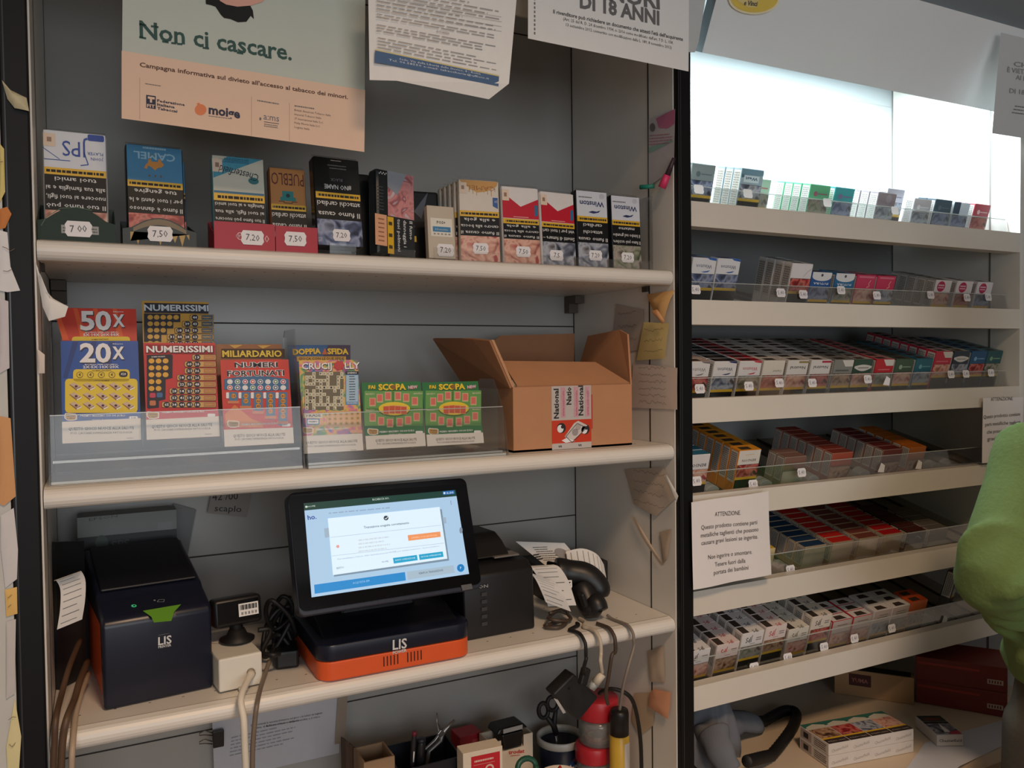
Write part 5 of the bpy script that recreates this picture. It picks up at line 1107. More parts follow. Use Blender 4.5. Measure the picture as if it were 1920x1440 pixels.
ST = M(150, 146, 142, rough=.3, metal=.85, var=.05)
for P, r in ((((835, 1341), (836, 1360), (842, 1378), (832, 1392), (812, 1410), (802, 1430), (798, 1470)), [.002, .003, .007, .006, .005, .0045, .0045]), (((868, 1354), (856, 1366), (843, 1378), (842, 1392), (820, 1412), (812, 1470)), [.002, .003, .007, .005, .004, .004])):
    b = MB(); b.tube([at(x-16, y-4, .205) for x, y in P], r, ST, 10, True, .5); child(b, 'lever', root)
b = MB(); b.obox(at(826, 1374, .201), (.010, .008, .010), RY(45), ST, .001); child(b, 'pivot', root)
b, X, w, h = bx(862, 905, 1378, .255, .05, None, 2); b.box((0, 0, 0), (w, .04, h), M(170, 32, 44, rough=.4, var=.04), .001); f = b.face((0, 0, 0), (1, 0, 0), (0, 0, 1)); f.rect(.003, h-.045, w*.5, h-.018, M(206, 200, 190, rough=.4), 1); f.rect(w*.1, h-.04, w*.4, h-.024, M(120, 60, 60, var=0), 2); f.rect(w*.55, h-.05, w*.9, h-.01, M(196, 70, 76, rough=.4), 1)
tag(b.build('red_packet', loc=X.to_translation()), 'red packet with a pale panel standing behind the white and red box', 'packet')
b, X, w, h = bx(868, 940, 1405, .115, .05, None, -4); b.box((0, 0, 0), (w, .032, h), M(222, 210, 190, rough=.5, var=.03), .001); f = b.face((0, 0, 0), (1, 0, 0), (0, 0, 1)); f.rect(w*.2, 0, w*.93, h-.008, M(196, 30, 44, rough=.45, var=.03), 1); f.lines(w*.28, h-.020, w*.8, h-.014, 1, M(226, 190, 180, var=0), 2, .5, .1); f.rect(w*.26, h-.0235, w*.8, h-.023, M(226, 190, 180, var=0), 2); f.ell(w*.66, h-.034, .008, .008, M(226, 190, 180, var=0), 2); f.ell(w*.66, h-.034, .005, .005, M(196, 30, 44, rough=.45, var=.03), 3)
tag(b.build('matchbox', loc=X.to_translation()), 'white box with a red printed front on the bottom shelf, before the stamp box', 'box')
# stamp in its box
b, X, w, h = bx(920, 1000, 1362, .20, .07, None, 2); WB = M(214, 200, 180, rough=.5, var=.03); hb = h-.022
b.box((0, 0, 0), (w, .003, hb-.0205), WB); b.box((0, .003, hb-.0235), (w, .047, hb-.0205), WB); b.box((0, .044, hb-.0205), (w, .047, hb), WB); b.prism([(0, 0, hb-.0205), (0, .044, hb-.0205), (0, .044, hb), (0, 0, hb)], (.002, 0, 0), WB); b.prism([(w-.002, 0, hb-.0205), (w-.002, .044, hb-.0205), (w-.002, .044, hb), (w-.002, 0, hb)], (.002, 0, 0), WB); b.box((.002, 0, hb-.0205), (w*.24, .002, hb), WB); b.box((w*.78, 0, hb-.0205), (w-.002, .002, hb), WB); b.box((0, .003, 0), (.003, .047, hb-.0235), WB); b.box((w-.003, .003, 0), (w, .047, hb-.0235), WB); f = b.face((0, 0, 0), (1, 0, 0), (0, 0, 1)); f.pt('trodat', 953, 1414, 983, 1411, 7, M(190, 40, 44, var=0), 2, .03, 2); f.pl(957, 1416, 975, 1414, 957, 1419, 1, M(190, 40, 44, var=0), 2)
o = tag(b.build('stamp_box', loc=X.to_translation()), 'white box with red lettering and a black self inking stamp inside', 'box')
b = MB(X); b.prism([(w*.12, -.002, hb+.012), (w*.88, -.002, hb+.012), (w*.78, -.002, hb+.022), (w*.2, -.002, hb+.022)], (0, .040, 0), BLACK, .003); b.prism([(w*.3, -.002, hb-.0180), (w*.72, -.002, hb-.0180), (w*.76, -.002, hb+.010), (w*.26, -.002, hb+.010)], (0, .040, 0), BLACK, .002); f = b.face((0, -.0022, 0), (1, 0, 0), (0, 0, 1)); f.rect(w*.28, hb+.013, w*.74, hb+.021, M(160, 158, 154, rough=.3, var=.1), 2)
q = tag(b.build('self_inking_stamp', loc=X @ Vector((w/2, .02, hb))), 'black self inking stamp set in the white box with red lettering', 'stamp')
root = empty('green_clamp', at(985, 1428, .16), 'dark green plastic clip ring lying before the stamp box', 'clip'); b = MB(); c = at(988, 1440, .12); b.tube([(c.x+.018*cos(a*pi/8), c.y+.006*sin(a*pi/8), c.z+.014*sin(a*pi/8)) for a in range(17)], .005, M(30, 84, 66, rough=.4, var=.03), 8); b.tube([(c.x-.01, c.y, c.z-.01), (c.x-.02, c.y-.005, z4+.006)], .006, M(30, 84, 66, rough=.4, var=.03), 8); child(b, 'ring', root)
root = empty('white_bowl', (at(1050, 1458, .115).x, .115, z4), 'white bowl with a red pencil at the lower edge of the shelf contents', 'bowl')
cx = at(1050, 1458, .115); b = MB(); zt = cx.z-z4+.004; b.lathe([(.02, 0), (.026, .02), (.036, zt-.02), (.0385, zt), (.0365, zt), (.030, zt-.02), (.018, zt-.05)], M(224, 212, 196, rough=.4, var=.02), 28, (cx.x, .115, z4)); child(b, 'body', root)
b = MB(); b.tube([at(1040, 1455, .115), at(1050, 1438, .118), at(1060, 1460, .122)], .003, M(190, 50, 44, rough=.4, var=0), 6); tag(b.build('red_pencil', loc=at(1050, 1428, .118)), 'red pencil end sticking up in the white bowl', 'pencil')
# paint tub
c = at(1050, 1378, .252); zt = c.z-z4; r = (at(1090, 1378, .252).x-c.x)*.9
root = empty('paint_tub', (c.x, .252, z4), 'dark blue paint tub with a white rim and script lettering, holding scissors', 'tub')
b = MB(); b.lathe([(r*.82, 0), (r*.84, .002), (r*.96, zt-.012), (r*.94, zt-.012), (r*.8, .004)], M(30, 40, 62, rough=.35, var=.04), 32, (c.x, .252, z4)); child(b, 'body', root)
b = MB(); b.lathe([(r*.96, zt-.013), (r*1.04, zt-.012), (r*1.05, zt), (r*1.0, zt+.002), (r*.92, zt), (r*.92, zt-.013), (r*.96, zt-.013)], M(206, 202, 192, rough=.4), 32, (c.x, .252, z4), True, False); child(b, 'rim', root)
b = MB(); b.X = Matrix.Translation((c.x+.010, .252-r*.985, z4)) ; f = b.face((0, 0, 0), (1, 0, .0), (0, 0, 1)); f.fn = lambda u, v: -(r*.93-math.sqrt(max(0, (r*.93)**2-min(abs(u+.010), r*.9)**2)))
f.O = Vector((0, .0018, 0)); f.ell(.004, zt-.046, .018, .016, M(40, 70, 120, rough=.4, var=.05), 2, 20); f.ell(.004, zt-.034, .009, .004, M(130, 40, 60, rough=.4, var=0), 3); f.text('Lucid', .003, zt-.050, .010, M(214, 220, 226, var=0), 4, 'c', 4, .03, .03, 2); child(b, 'label', root)
root = empty('scissors', at(1030, 1345, .20), 'scissors with black ring handles standing in the paint tub', 'scissors')
for cx_, cy_, rx_, ry_ in ((1019, 1332, 9, 14), (1036, 1319, 10, 13)):
    b = MB(); b.tube([at(cx_+rx_*cos(a*pi/9), cy_+ry_*sin(a*pi/9), .238) for a in range(19)], .0042, RUB, 8); b.tube([at(cx_+6, cy_+12, .238), at(1038, 1360, .243), at(1043, 1376, .245)], [.004, .006, .006], RUB, 8); child(b, 'handle', root)
b = MB(); b.tube([at(1042, 1372, .245), at(1050, 1430, .25)], [.006, .004], ST, 8, True, .25); child(b, 'blade', root)
# hanging adapter block
root = empty('adapter_block', at(1078, 1312, .06), 'black square adapter block hanging by its cables at the right', 'adapter')
b = MB(); f = b.face(at(1078, 1312, .06), (1, 0, 0), (0, 0, 1)); q = [f.px(*p) for p in ((1076, 1263), (1122, 1308), (1086, 1352), (1037, 1302))]; b.prism([f.p(u, v, 0) for u, v in q][::-1], (0, .03, 0), M(30, 32, 33, rough=.5, var=.03), .003); child(b, 'housing', root)
b = MB(); f.mb = b; f.O += Vector((0, -.0006, 0)); f.pp([(1038, 1309), (1046, 1312), (1061, 1336), (1056, 1338)], M(180, 178, 176, rough=.4), 1); f.pe(1067, 1291, 2, 2, BLACK, 2); child(b, 'rating_label', root)
b = MB(); b.tube(spl([at(1124, 1300, .062), at(1131, 1295, .05), at(1150, 1292, .03), at(1172, 1299, .02), at(1186, 1314, .02), at(1195, 1345, .03), at(1201, 1390, .04), at(1203, 1450, .05), at(1204, 1530, .06)], 6), .0036, RUB, 8); tag(b.build('black_cable', loc=at(1172, 1299, .02)), 'black cable arching right from the adapter block and dropping down the side', 'cable')
# stacked jars
RL = M(186, 40, 52, rough=.35, var=.03); GL = clear('jar', (.86, .86, .83), .2, .08, .18)
def jar(px0, px1, pl, pb, Y, z0, label):
    a, c_ = at(px0, pl, Y), at(px1, pl, Y); r = (c_.x-a.x)/2*.97; x = (a.x+c_.x)/2-.0035; zt = at(px0, pl, Y).z
    root = empty('screw_top_jar', (x, Y, z0), label, 'jar', 'red lidded jars')
    lid = at(px0, pb, Y).z
    b = MB(); b.lathe([(r*.8, z0), (r*.94, z0+.006), (r*.94, lid-.012), (r*.86, lid-.002), (r*.82, lid-.002), (r*.88, lid-.014), (r*.88, z0+.01), (r*.3, z0+.006)], GL, 30, (x, Y, 0)); child(b, 'glass', root)
    b = MB(); b.lathe([(r, lid), (r*1.02, lid+.002), (r*1.02, zt-.003), (r*.97, zt), (r*.1, zt)], RL, 36, (x, Y, 0)); child(b, 'lid', root)
    b = MB(); rr2 = random.Random(int(px0)); 
    for i in range(16): P = [Vector((x+r*.7*cos(i*2.4+j*.7)*(.6+.4*rr2.random()), Y+r*.7*sin(i*2.4+j*.7)*(.6+.4*rr2.random()), z0+.012+(lid-z0-.05)*min(1, max(0, rr2.random()*.5+j*.12*(i % 2))))) for j in range(5)]; b.tube(spl(P, 3), .0016, M(206, 160, 130, rough=.6, var=.05) if i % 3 else RL, 5)
    o = child(b, 'contents', root); o['kind'] = 'stuff'
    return zt
zt2 = jar(1086, 1146, 1399, 1428, .176, z4, 'lower red lidded jar of the stack of two at the right')
jar(1090, 1156, 1311, 1348, .174, zt2+.0004, 'upper red lidded jar of rubber bands, stacked on the lower jar')
c = at(1161, 1330, .112); r = .0175
root = empty('spray_can', (c.x, .112, z4), 'yellow spray can with a black cap beside the red lidded jars', 'spray can')
zc = at(1161, 1376, .112).z; b = MB(); b.lathe([(r, 0), (r*1.03, .003), (r*1.03, zc-z4-.004), (r*.9, zc-z4)], M(206, 168, 60, rough=.3, var=.04), 28, (c.x, .112, z4)); child(b, 'body', root)
b = MB(); b.lathe([(r*.98, zc), (r*.99, c.z-.006), (r*.9, c.z), (r*.1, c.z)], M(18, 18, 20, rough=.4, var=0), 28, (c.x, .112, 0)); child(b, 'cap', root)
b = MB(); rl = r*1.05; vs = [(c.x+rl*sin(a), .112-rl*cos(a), zz) for zz in (z4+.04, zc-.012) for a in [radians(-5+10*i) for i in range(9)]]; b.add(vs, [(i, i+1, 10+i, 9+i) for i in range(8)], M(206, 200, 190, rough=.4, var=.04)); child(b, 'label', root)

# ------------------------------------------------------------------ slips of paper stuck around the uprights
def stuck(name, pts, plane, val, m, label, hand=0, bulge=.0, off=0, cat='note'):
    """a slip lying against a plane: x = const (side panel) or y = const"""
    P = [at(x, y, val) if plane == 'y' else atx(x, y, val) for x, y in pts]; n = len(P); cen = sum(P, Vector())/n
    nv = Vector((0, -1, 0)) if plane == 'y' else Vector((-1 if val > .5 else 1, 0, 0))
    b = MB(); K = 5; rg = random.Random(int(pts[0][0]*7+pts[0][1])); P2 = []
    for i in range(n): P2 += [P[i]+(P[(i+1) % n]-P[i])*(j/4) for j in range(4)]
    N4 = len(P2); ph = rg.uniform(0, 6)
    vs = [cen+(p-cen)*(1-k/K)+nv*(.0012+off+bulge*(1-(1-k/K)**2)*.8+bulge*.35*(1-k/K)*(.5+.5*sin(ph+i*2*pi*2/N4))) for k in range(K) for i, p in enumerate(P2)]+[cen+nv*(.0012+off+bulge*.8)]
    fs = [(k*N4+i, k*N4+(i+1) % N4, (k+1)*N4+(i+1) % N4, (k+1)*N4+i) for k in range(K-1) for i in range(N4)]+[((K-1)*N4+i, (K-1)*N4+(i+1) % N4, K*N4) for i in range(N4)]
    b.add(vs, fs, m, True)
    if hand:
        f = b.face(cen+nv*(.0022+off+bulge*1.2), (1, 0, 0) if plane == 'y' else (0, -1 if val > .5 else 1, 0), (0, 0, 1), .0004); us = [f.px(x, y) for x, y in pts]; u0, u1 = min(u[0] for u in us), max(u[0] for u in us); v0, v1 = min(u[1] for u in us), max(u[1] for u in us)
        rn = random.Random(n+int(pts[0][0])); k = MB(); f.mb = k
        for i in range(hand):
            y = v1-(v1-v0)*(i+.8)/(hand+.8); u = u0+(u1-u0)*.18; Q_ = []
            while u < u1-(u1-u0)*.22: Q_.append((u, y+(rn.random()-.5)*.006)); u += .0028+.002*rn.random()
            if len(Q_) > 1: f.line(Q_, .0006, M(110, 96, 88, rough=.8, var=0), 2)
    o = tag(b.build(name, loc=cen), label, cat)
    if hand: child(k, 'handwriting', o)
    return o
XW = W-.0006
PK_ = M(204, 120, 156, rough=.4, var=.05); YN = M(222, 204, 140, rough=.8, var=.03); ON = M(214, 170, 110, rough=.8, var=.04); WN = M(222, 210, 200, rough=.8, var=.03); GN = M(190, 180, 170, rough=.7, var=.03)
LF = M(206, 200, 204, rough=.35, var=.04)
b = MB(); f = b.face(atx(1217, 350, XW), (0, -1, 0), (0, 0, 1), .0004); f.O += f.N*.002
f.pp([(1216, 224), (1266, 204), (1264, 292), (1244, 330), (1216, 350)], LF, 0); f.pp([(1230, 222), (1266, 204), (1265, 232), (1252, 241), (1236, 240)], PK_, 1); f.pe(1224, 239, 5, 8, GREYINK, 2); f.pl(1218, 252, 1262, 248, 1218, 274, 4, M(190, 120, 140, var=0), 2, .3, .2); f.pp([(1217, 276), (1262, 262), (1262, 266), (1217, 288)], M(150, 188, 176, rough=.4), 1)
tag(b.build('leaflet', loc=atx(1240, 280, XW)), 'pale leaflet with a pink top taped to the upper right side panel', 'leaflet')
root = empty('pink_pen', atx(1254, 325, XW-.01), 'pink and black pen tucked into the lower corner of the taped leaflet', 'pen'); b = MB(); b.tube([atx(1264, 296, XW-.006), atx(1250, 332, XW-.010)], [.003, .0055], M(60, 40, 50, rough=.4, var=0), 8); child(b, 'barrel', root); b = MB(); b.tube([atx(1251, 328, XW-.010), atx(1241, 352, XW-.014)], [.006, .007], M(224, 60, 110, rough=.4, var=.05), 8); child(b, 'grip', root)
b = MB(); b.tube([atx(1200, 351, XW-.02), atx(1226, 349, XW-.006)], .004, M(40, 150, 130, rough=.4, var=.03), 8); tag(b.build('bottle_stopper', loc=atx(1212, 350, XW-.01)), 'small green plastic stopper below the taped leaflet', 'stopper')
stuck('sticky_note', [(1218, 552), (1266, 544), (1262, 560), (1247, 608), (1228, 585)], 'x', XW, ON, 'crumpled orange slip hanging below the top shelf at the right edge', 0, .014)
stuck('sticky_note', [(1222, 584), (1234, 580), (1248, 602), (1244, 608)], 'x', XW-.016, M(222, 168, 116, rough=.8), 'rolled orange paper corner sticking out of the crumpled orange slip', 0, .004)
stuck('sticky_note', [(1213, 604), (1259, 606), (1252, 672), (1198, 676)], 'x', XW, YN, 'yellow handwritten note on the right side panel above the white one', 3, .004, .004)
stuck('paper_note', [(1188, 680), (1272, 690), (1271, 768), (1184, 764)], 'x', XW, WN, 'white handwritten note on the right side panel beside the cardboard box', 6, .003)
stuck('paper_note', [(1156, 570), (1208, 580), (1208, 655), (1172, 660), (1150, 640)], 'x', XW, GN, 'grey translucent note on the right side panel above the box flap', 3, .001)
stuck('paper_note', [(1172, 880), (1246, 876), (1272, 930), (1232, 968), (1190, 945)], 'x', XW, M(200, 184, 168, rough=.8, var=.05), 'curled grey white note hanging under the right end of the middle shelf', 4, .006)
stuck('paper_fold', [(1246, 892), (1252, 890), (1273, 930), (1270, 942)], 'x', XW-.012, PAPER, 'white folded edge of the curled note under the middle shelf', 0, .002, 0, 'paper')
stuck('tape_fold', [(1185, 967), (1192, 970), (1246, 1058), (1240, 1060), (1208, 1010)], 'x', XW-.004, M(206, 186, 164, rough=.6, var=.03), 'long folded paper strip running diagonally down the right side panel', 0, .004, 0, 'paper')
stuck('tape_fold', [(1238, 998), (1260, 992), (1252, 1050), (1244, 1058)], 'x', XW, M(190, 170, 150, rough=.5, var=.03), 'pale tape loop beside the long folded strip on the side panel', 0, .003, 0, 'tape')
stuck('tape_fold', [(1214, 1222), (1246, 1210), (1248, 1280), (1222, 1278)], 'x', XW, M(200, 182, 162, rough=.5, var=.03), 'pale torn slip on the side panel just under the third shelf', 0, .005, 0, 'paper')
stuck('sticky_note', [(1218, 1300), (1228, 1291), (1259, 1298), (1254, 1348), (1218, 1324)], 'x', XW-.004, M(222, 160, 124, rough=.8, var=.04), 'small orange note at the bottom of the right side panel', 0, .006)
stuck('paper_note', [(1190, 1300), (1232, 1298), (1226, 1360), (1200, 1380), (1186, 1350)], 'x', XW, M(200, 178, 150, rough=.6, var=.06), 'brownish stained slip behind the small orange note', 0, .002)
# left upright
stuck('sticky_note', [(4, 152), (20, 170), (50, 184), (55, 210), (28, 204), (14, 186)], 'y', -.0135, M(206, 196, 160, rough=.8, var=.03), 'pale yellow slip curling over the left black upright near the top', 0, .008)
stuck('receipt', [(66, 490), (78, 536), (100, 560), (128, 575), (122, 594), (92, 602), (80, 575)], 'y', .0, PAPER, 'white slip curling out from the left side panel above the scratch cards', 0, .006, 0, 'paper')
stuck('receipt', [(70, 654), (84, 665), (84, 700), (72, 700)], 'y', -.001, WN, 'tiny white slip stuck low on the left panel edge beside the scratch cards', 0, .002, 0, 'paper')
b = MB(); b.box((-.40, -.0122, 0), (-.0315, .012, 2.6), M(196, 196, 190, rough=.5, var=.03)); b.box((-.40, -.0126, 0), (-.052, -.0120, 2.6), M(70, 58, 56, rough=.5, var=0)); struct(b.build('trim_1'))
LN = [([(0, 270), (8, 280), (10, 360), (0, 380)], (222, 206, 130), 'pale yellow note at the far left edge, uppermost of the strip'), ([(0, 392), (14, 388), (22, 402), (10, 428), (0, 430)], (206, 130, 70), 'orange brown plastic scrap at the far left edge'), ([(0, 432), (14, 436), (20, 500), (38, 545), (14, 548), (0, 545)], (226, 226, 228), 'white paper with a curled lower corner at the far left edge'),
      ([(0, 780), (20, 784), (30, 930), (8, 948), (0, 945)], (214, 160, 110), 'tall orange brown envelope strip at the far left edge'), ([(2, 966), (26, 952), (34, 1030), (32, 1085), (10, 1102), (2, 1030)], (210, 208, 210), 'crumpled white slip under the orange envelope at the far left'), ([(10, 1105), (32, 1100), (33, 1150), (12, 1156)], (226, 186, 110), 'small amber note near the bottom of the far left strip'), ([(12, 1400), (28, 1310), (40, 1380), (36, 1440), (14, 1440)], (220, 210, 160), 'pointed yellow slip at the bottom left corner'),
      ([(0, 560), (16, 565), (18, 690), (0, 700)], (206, 202, 206), 'white note with a torn edge at the far left, beside the scratch cards'), ([(12, 1165), (30, 1160), (28, 1300), (12, 1310)], (196, 192, 190), 'long grey white slip low on the far left strip')]
for pts, c, lab in LN: stuck('paper_note', pts, 'y', -.0130, M(*c, rough=.8, var=.04), lab, 2 if c[0] > 215 else 0, .002)

# ------------------------------------------------------------------ cigarette packs in the display cabinet
def bt(t, c, hh=.4, v=.34, w=.78, bold=.01, rot=0, extra=None):
    def fn(f, W_, H_):
        if t: f.text(t, W_*.5, H_*v, H_*hh*.5, M(*c, rough=.5, var=0), 4, 'c', rot, bold, W_*w, 1)
        if extra: extra(f, W_, H_)
    return fn
def wing(c): return lambda f, W_, H_: (f.poly([(W_*.22, H_*.76), (W_*.36, H_*.82), (W_*.6, H_*.88), (W_*.45, H_*.92), (W_*.3, H_*.88)], M(*c, rough=.5, var=0), 4), f.poly([(W_*.02, H_*.0), (W_*.4, 0), (W_*.3, H_*.1), (W_*.02, H_*.16)], M(*c, rough=.4, var=0), 3))
def ring(f, W_, H_):
    f.ell(W_*.62, H_*.5, W_*.24, H_*.4, M(186, 40, 84, rough=.4, var=0), 4); f.rect(W_*.44, H_*.36, W_*.8, H_*.46, M(226, 190, 206, var=0), 5); f.rect(W_*.44, H_*.56, W_*.8, H_*.64, M(226, 190, 206, var=0), 5)
def dome(c):
    def fn(f, W_, H_):
        f.rect(.001, H_*.5, W_-.001, H_*.99, M(*c, rough=.35, var=.03), 3); f.poly([(W_*.02, 0)]+[(W_*.5-W_*.48*cos(pi*i/10), H_*.30+H_*.30*sin(pi*i/10)) for i in range(11)]+[(W_*.98, 0)], M(226, 228, 232, rough=.4, var=0), 4)
        f.text('FUTURA', W_*.5, H_*.70, H_*.15, M(226, 230, 236, var=0), 5, 'c', 0, .02, W_*.74); f.ell(W_*.5, H_*.2, .003, H_*.1, M(80, 76, 90, var=0), 5)
    return fn
def flame(f, W_, H_): f.line([(W_*.25, H_*.36), (W_*.34, H_*.62), (W_*.28, H_*.8), (W_*.42, H_*.9)], .002, M(232, 160, 150, var=0), 4); f.rect(W_*.1, H_*.1, W_*.9, H_*.22, M(214, 120, 140, var=0), 4)
def lens(c): return lambda f, W_, H_: (f.poly([(W_*.04+W_*.92*i/10, H_*(.62+.24*sin(pi*i/10))) for i in range(11)]+[(W_*.96-W_*.92*i/10, H_*(.5-.12*sin(pi*i/10))) for i in range(11)], M(214, 210, 204, rough=.4, var=0), 4), f.lines(W_*.2, H_*.55, W_*.8, H_*.68, 1, M(*c, var=0), 5, .6, .1))
def diag(c): return lambda f, W_, H_: (f.poly([(0.001, .001), (W_*.62, .001), (W_*.42, H_*.5), (.001, H_*.5)], M(218, 214, 208, rough=.4, var=0), 4), f.lines(W_*.2, H_*.7, W_*.9, H_*.86, 1, M(*c, var=0), 5, .6, .1))
def emb(c): return lambda f, W_, H_: (f.ell(W_*.7, H_*.62, .005, .005, M(*c, var=0), 4), f.lines(W_*.12, H_*.54, W_*.6, H_*.68, 1, M(*c, var=0), 4, .6, .05))
def west(f, W_, H_):
    f.poly([(0.001, .001), (W_-.001, .001), (W_-.001, H_*.6)]+[(W_*(1-i/10), H_*(.35+.1*sin(pi*i/10))) for i in range(11)], M(110, 146, 164, rough=.4, var=.05), 3); f.rect(W_*.18, H_*.42, W_*.86, H_*.86, M(196, 214, 222, rough=.4, var=0), 4); f.text('West', W_*.52, H_*.53, H_*.2, M(70, 100, 120, var=0), 5, 'c', 0, .03, W_*.56)
def jps(c): return lambda f, W_, H_: (f.text('JPS', W_*.66, H_*.34, H_*.4, M(*c, rough=.5, var=0), 4, 'c', 0, .01, W_*.30), f.line([(W_*.6, H_*.84), (W_*.36, H_*.84)], .0007, M(*c, var=0), 4), f.lines(W_*.1, H_*.4, W_*.34, H_*.7, 2, GREYINK, 4, .4, 0))
def jtop(c): return lambda f, W_, D_: (f.text('JPS', W_*.62, D_*.3, D_*.36, M(*c, rough=.5, var=0), 4, 'c', 180, .01, W_*.26),)
PIC = {'f': P_FLESH, 'g': P_GREY, 'r': P_RED, 'b': P_BLUE, 'o': P_BROWN, 'n': P_GREEN, 'k': M(190, 178, 160, rough=.5, var=.06)}
STAMP = M(62, 52, 46, rough=.6, var=.1, scale=200)
SIDE = M(214, 210, 204, rough=.5, var=.02); SINK = M(96, 92, 90, rough=.6, var=0)
_pm = {}; PLACED = []
def pack_mesh(key, w, h, d, bg, top, fn, pic, side=None, topfn=None, stamp=1, pale=0):
    k = (key, w, h)
    if k in _pm: return _pm[k]
    b = MB(); B_ = M(*bg, rough=.32, var=.03); T_ = M(*top, rough=.32, var=.04)
    b.box((-w/2, 0, 0), (w/2, d, h), M(*(side or bg), rough=.35, var=.03), .0008, 1)
    f = b.face((-w/2, 0, 0), (1, 0, 0), (0, 0, 1), .0001); f.flip = (w, h); H_ = .0285; e = .0008
    f.rect(e, e, w-e, H_, B_, 2)
    if pale: f.rect(e, H_, w-e, h-e, M(190, 176, 156, rough=.5, var=.04), 2)
    else:
        f.rect(e, H_, w-e, H_+.0006, INK, 3); f.rect(e, H_+.0006, w-e, min(h-e, H_+.025), PIC[pic], 2); (f.rect(e, H_+.025, w-e, H_+.030, YEL, 2), f.rect(e, H_+.030, w-e, h-e, BLK, 2)) if h > H_+.034 else None
    if fn: fn(f, w, H_)
    t = b.face((-w/2, 0, h), (1, 0, 0), (0, 1, 0), .0001); t.rect(e, e, w-e, d-e, T_, 2)
    if stamp == 1: t.rect(w*.14, d*.16, w*.62, d*.74, STAMP, 4)
    elif stamp == 2: t.rect(w*.02, d*.06, w*.32, d*.94, STAMP, 4)
    elif stamp == 3: t.poly([(w*.22, d*.14), (w*.78, d*.14), (w*.66, d*.7), (w*.28, d*.7)], STAMP, 4)
    if topfn: topfn(t, w, d)
    s = b.face((-w/2, d, 0), (0, -1, 0), (0, 0, 1), .0001); s.rect(d*.10, h*.30, d*.90, h*.96, SIDE, 2)
    for i in range(4): s.lines(d*(.18+.17*i), h*.34, d*(.29+.17*i), h*.93, 14, SINK, 3, .7, .0)
    me = b.build('cigarette_pack'); data = me.data; bpy.data.objects.remove(me); _pm[k] = data
    return data
ROWN = ['top lit', 'second', 'third', 'fourth', 'fifth', 'lowest']
def place(row, xl, xr, py, n, spec, desc, h=.0885, slot0=0, w=None, d=.0231, jit=.0008):
    """a column of packs standing on tray `row`; the pixel span is that of the front pack's upper edge"""
    z = RT[row]-.0225; c, s_ = cos(radians(TILT)), sin(radians(TILT))
    x = (at(xl, py, .035).x+at(xr, py, .035).x)/2; w = w or .0535
    for (r2, x2, w2, a2, b2) in PLACED:                       # keep neighbouring columns clear of each other
        if r2 == row and a2 < slot0+n and slot0 < b2 and x > x2-.02 and x-x2 < (w+w2)/2+.0022: x = x2+(w+w2)/2+.0022
    PLACED.append((row, x, w, slot0, slot0+n))
    data = pack_mesh(*spec[:1], w, h, d-.0007, *spec[1:])
    for k in range(n):
        q = (slot0+k)*d; o = bpy.data.objects.new('cigarette_pack', data); COL.objects.link(o)
        j = RND.uniform(-jit, jit)*.5 if k else 0
        o.location = (x+j, Y0+q*c, z+.0008+q*s_); o.rotation_euler = (radians(TILT), 0, 0)
        lab = desc+(', front of' if k == 0 else ', '+ORD[k]+' in')+' its '+ROWN[row]+' shelf column'
        tag(o, lab, 'cigarette pack', 'cigarette packs on the %s cabinet shelf' % ROWN[row])
WHT = (224, 222, 222)
# top lit shelf
place(0, 1297, 1341, 316, 1, ('r1a', (130, 146, 148), (140, 150, 150), emb((90, 110, 116)), 'b'), 'grey green pack cut by the upright', .100)
place(0, 1388, 1433, 322, 3, ('west', (150, 172, 184), (150, 170, 180), west, 'g'), 'slate blue pack with boxed inverted word', .102)
place(0, 1440, 1480, 345, 2, ('mint', (176, 214, 190), (176, 214, 190), emb((210, 120, 120)), 'n'), 'pale mint pack set back', .088, 2)
place(0, 1522, 1558, 343, 4, ('grn', (92, 170, 128), (80, 150, 110), emb((150, 90, 110)), 'n'), 'bright green pack', .0885)
place(0, 1569, 1603, 348, 1, ('teal', (62, 150, 156), (50, 130, 140), emb((130, 110, 150)), 'b'), 'teal pack right of green column', .0885)
place(0, 1648, 1683, 355, 4, ('mauve', (134, 124, 130), (140, 132, 138), lambda f, a, c: f.ell(a*.4, c*.4, .008, c*.3, M(150, 142, 148, var=0), 4), 'g'), 'mauve grey pack', .0885)
place(0, 1697, 1732, 350, 4, ('lilac', (196, 196, 206), (200, 200, 210), emb((150, 150, 170)), 'g'), 'tall pale lilac pack', .1, 2)
place(0, 1718, 1748, 366, 1, ('pgrey', (180, 178, 182), (190, 190, 192), emb((220, 220, 224)), 'g'), 'pale grey pack before the dark ones', .085)
place(0, 1755, 1788, 370, 2, ('slate', (66, 84, 96), (70, 86, 96), emb((100, 116, 126)), 'b'), 'dark slate pack', .0885)
place(0, 1790, 1822, 374, 1, ('navw', (196, 208, 220), (60, 80, 96), lambda f, a, c: f.rect(a*.6, 0, a, c, M(50, 70, 88, var=0), 4), 'b'), 'white pack with a navy stripe', .087)
place(0, 1826, 1862, 379, 2, ('redw', (172, 66, 80), (190, 90, 100), emb((226, 190, 196)), 'r'), 'red pack at the right end', .0885)
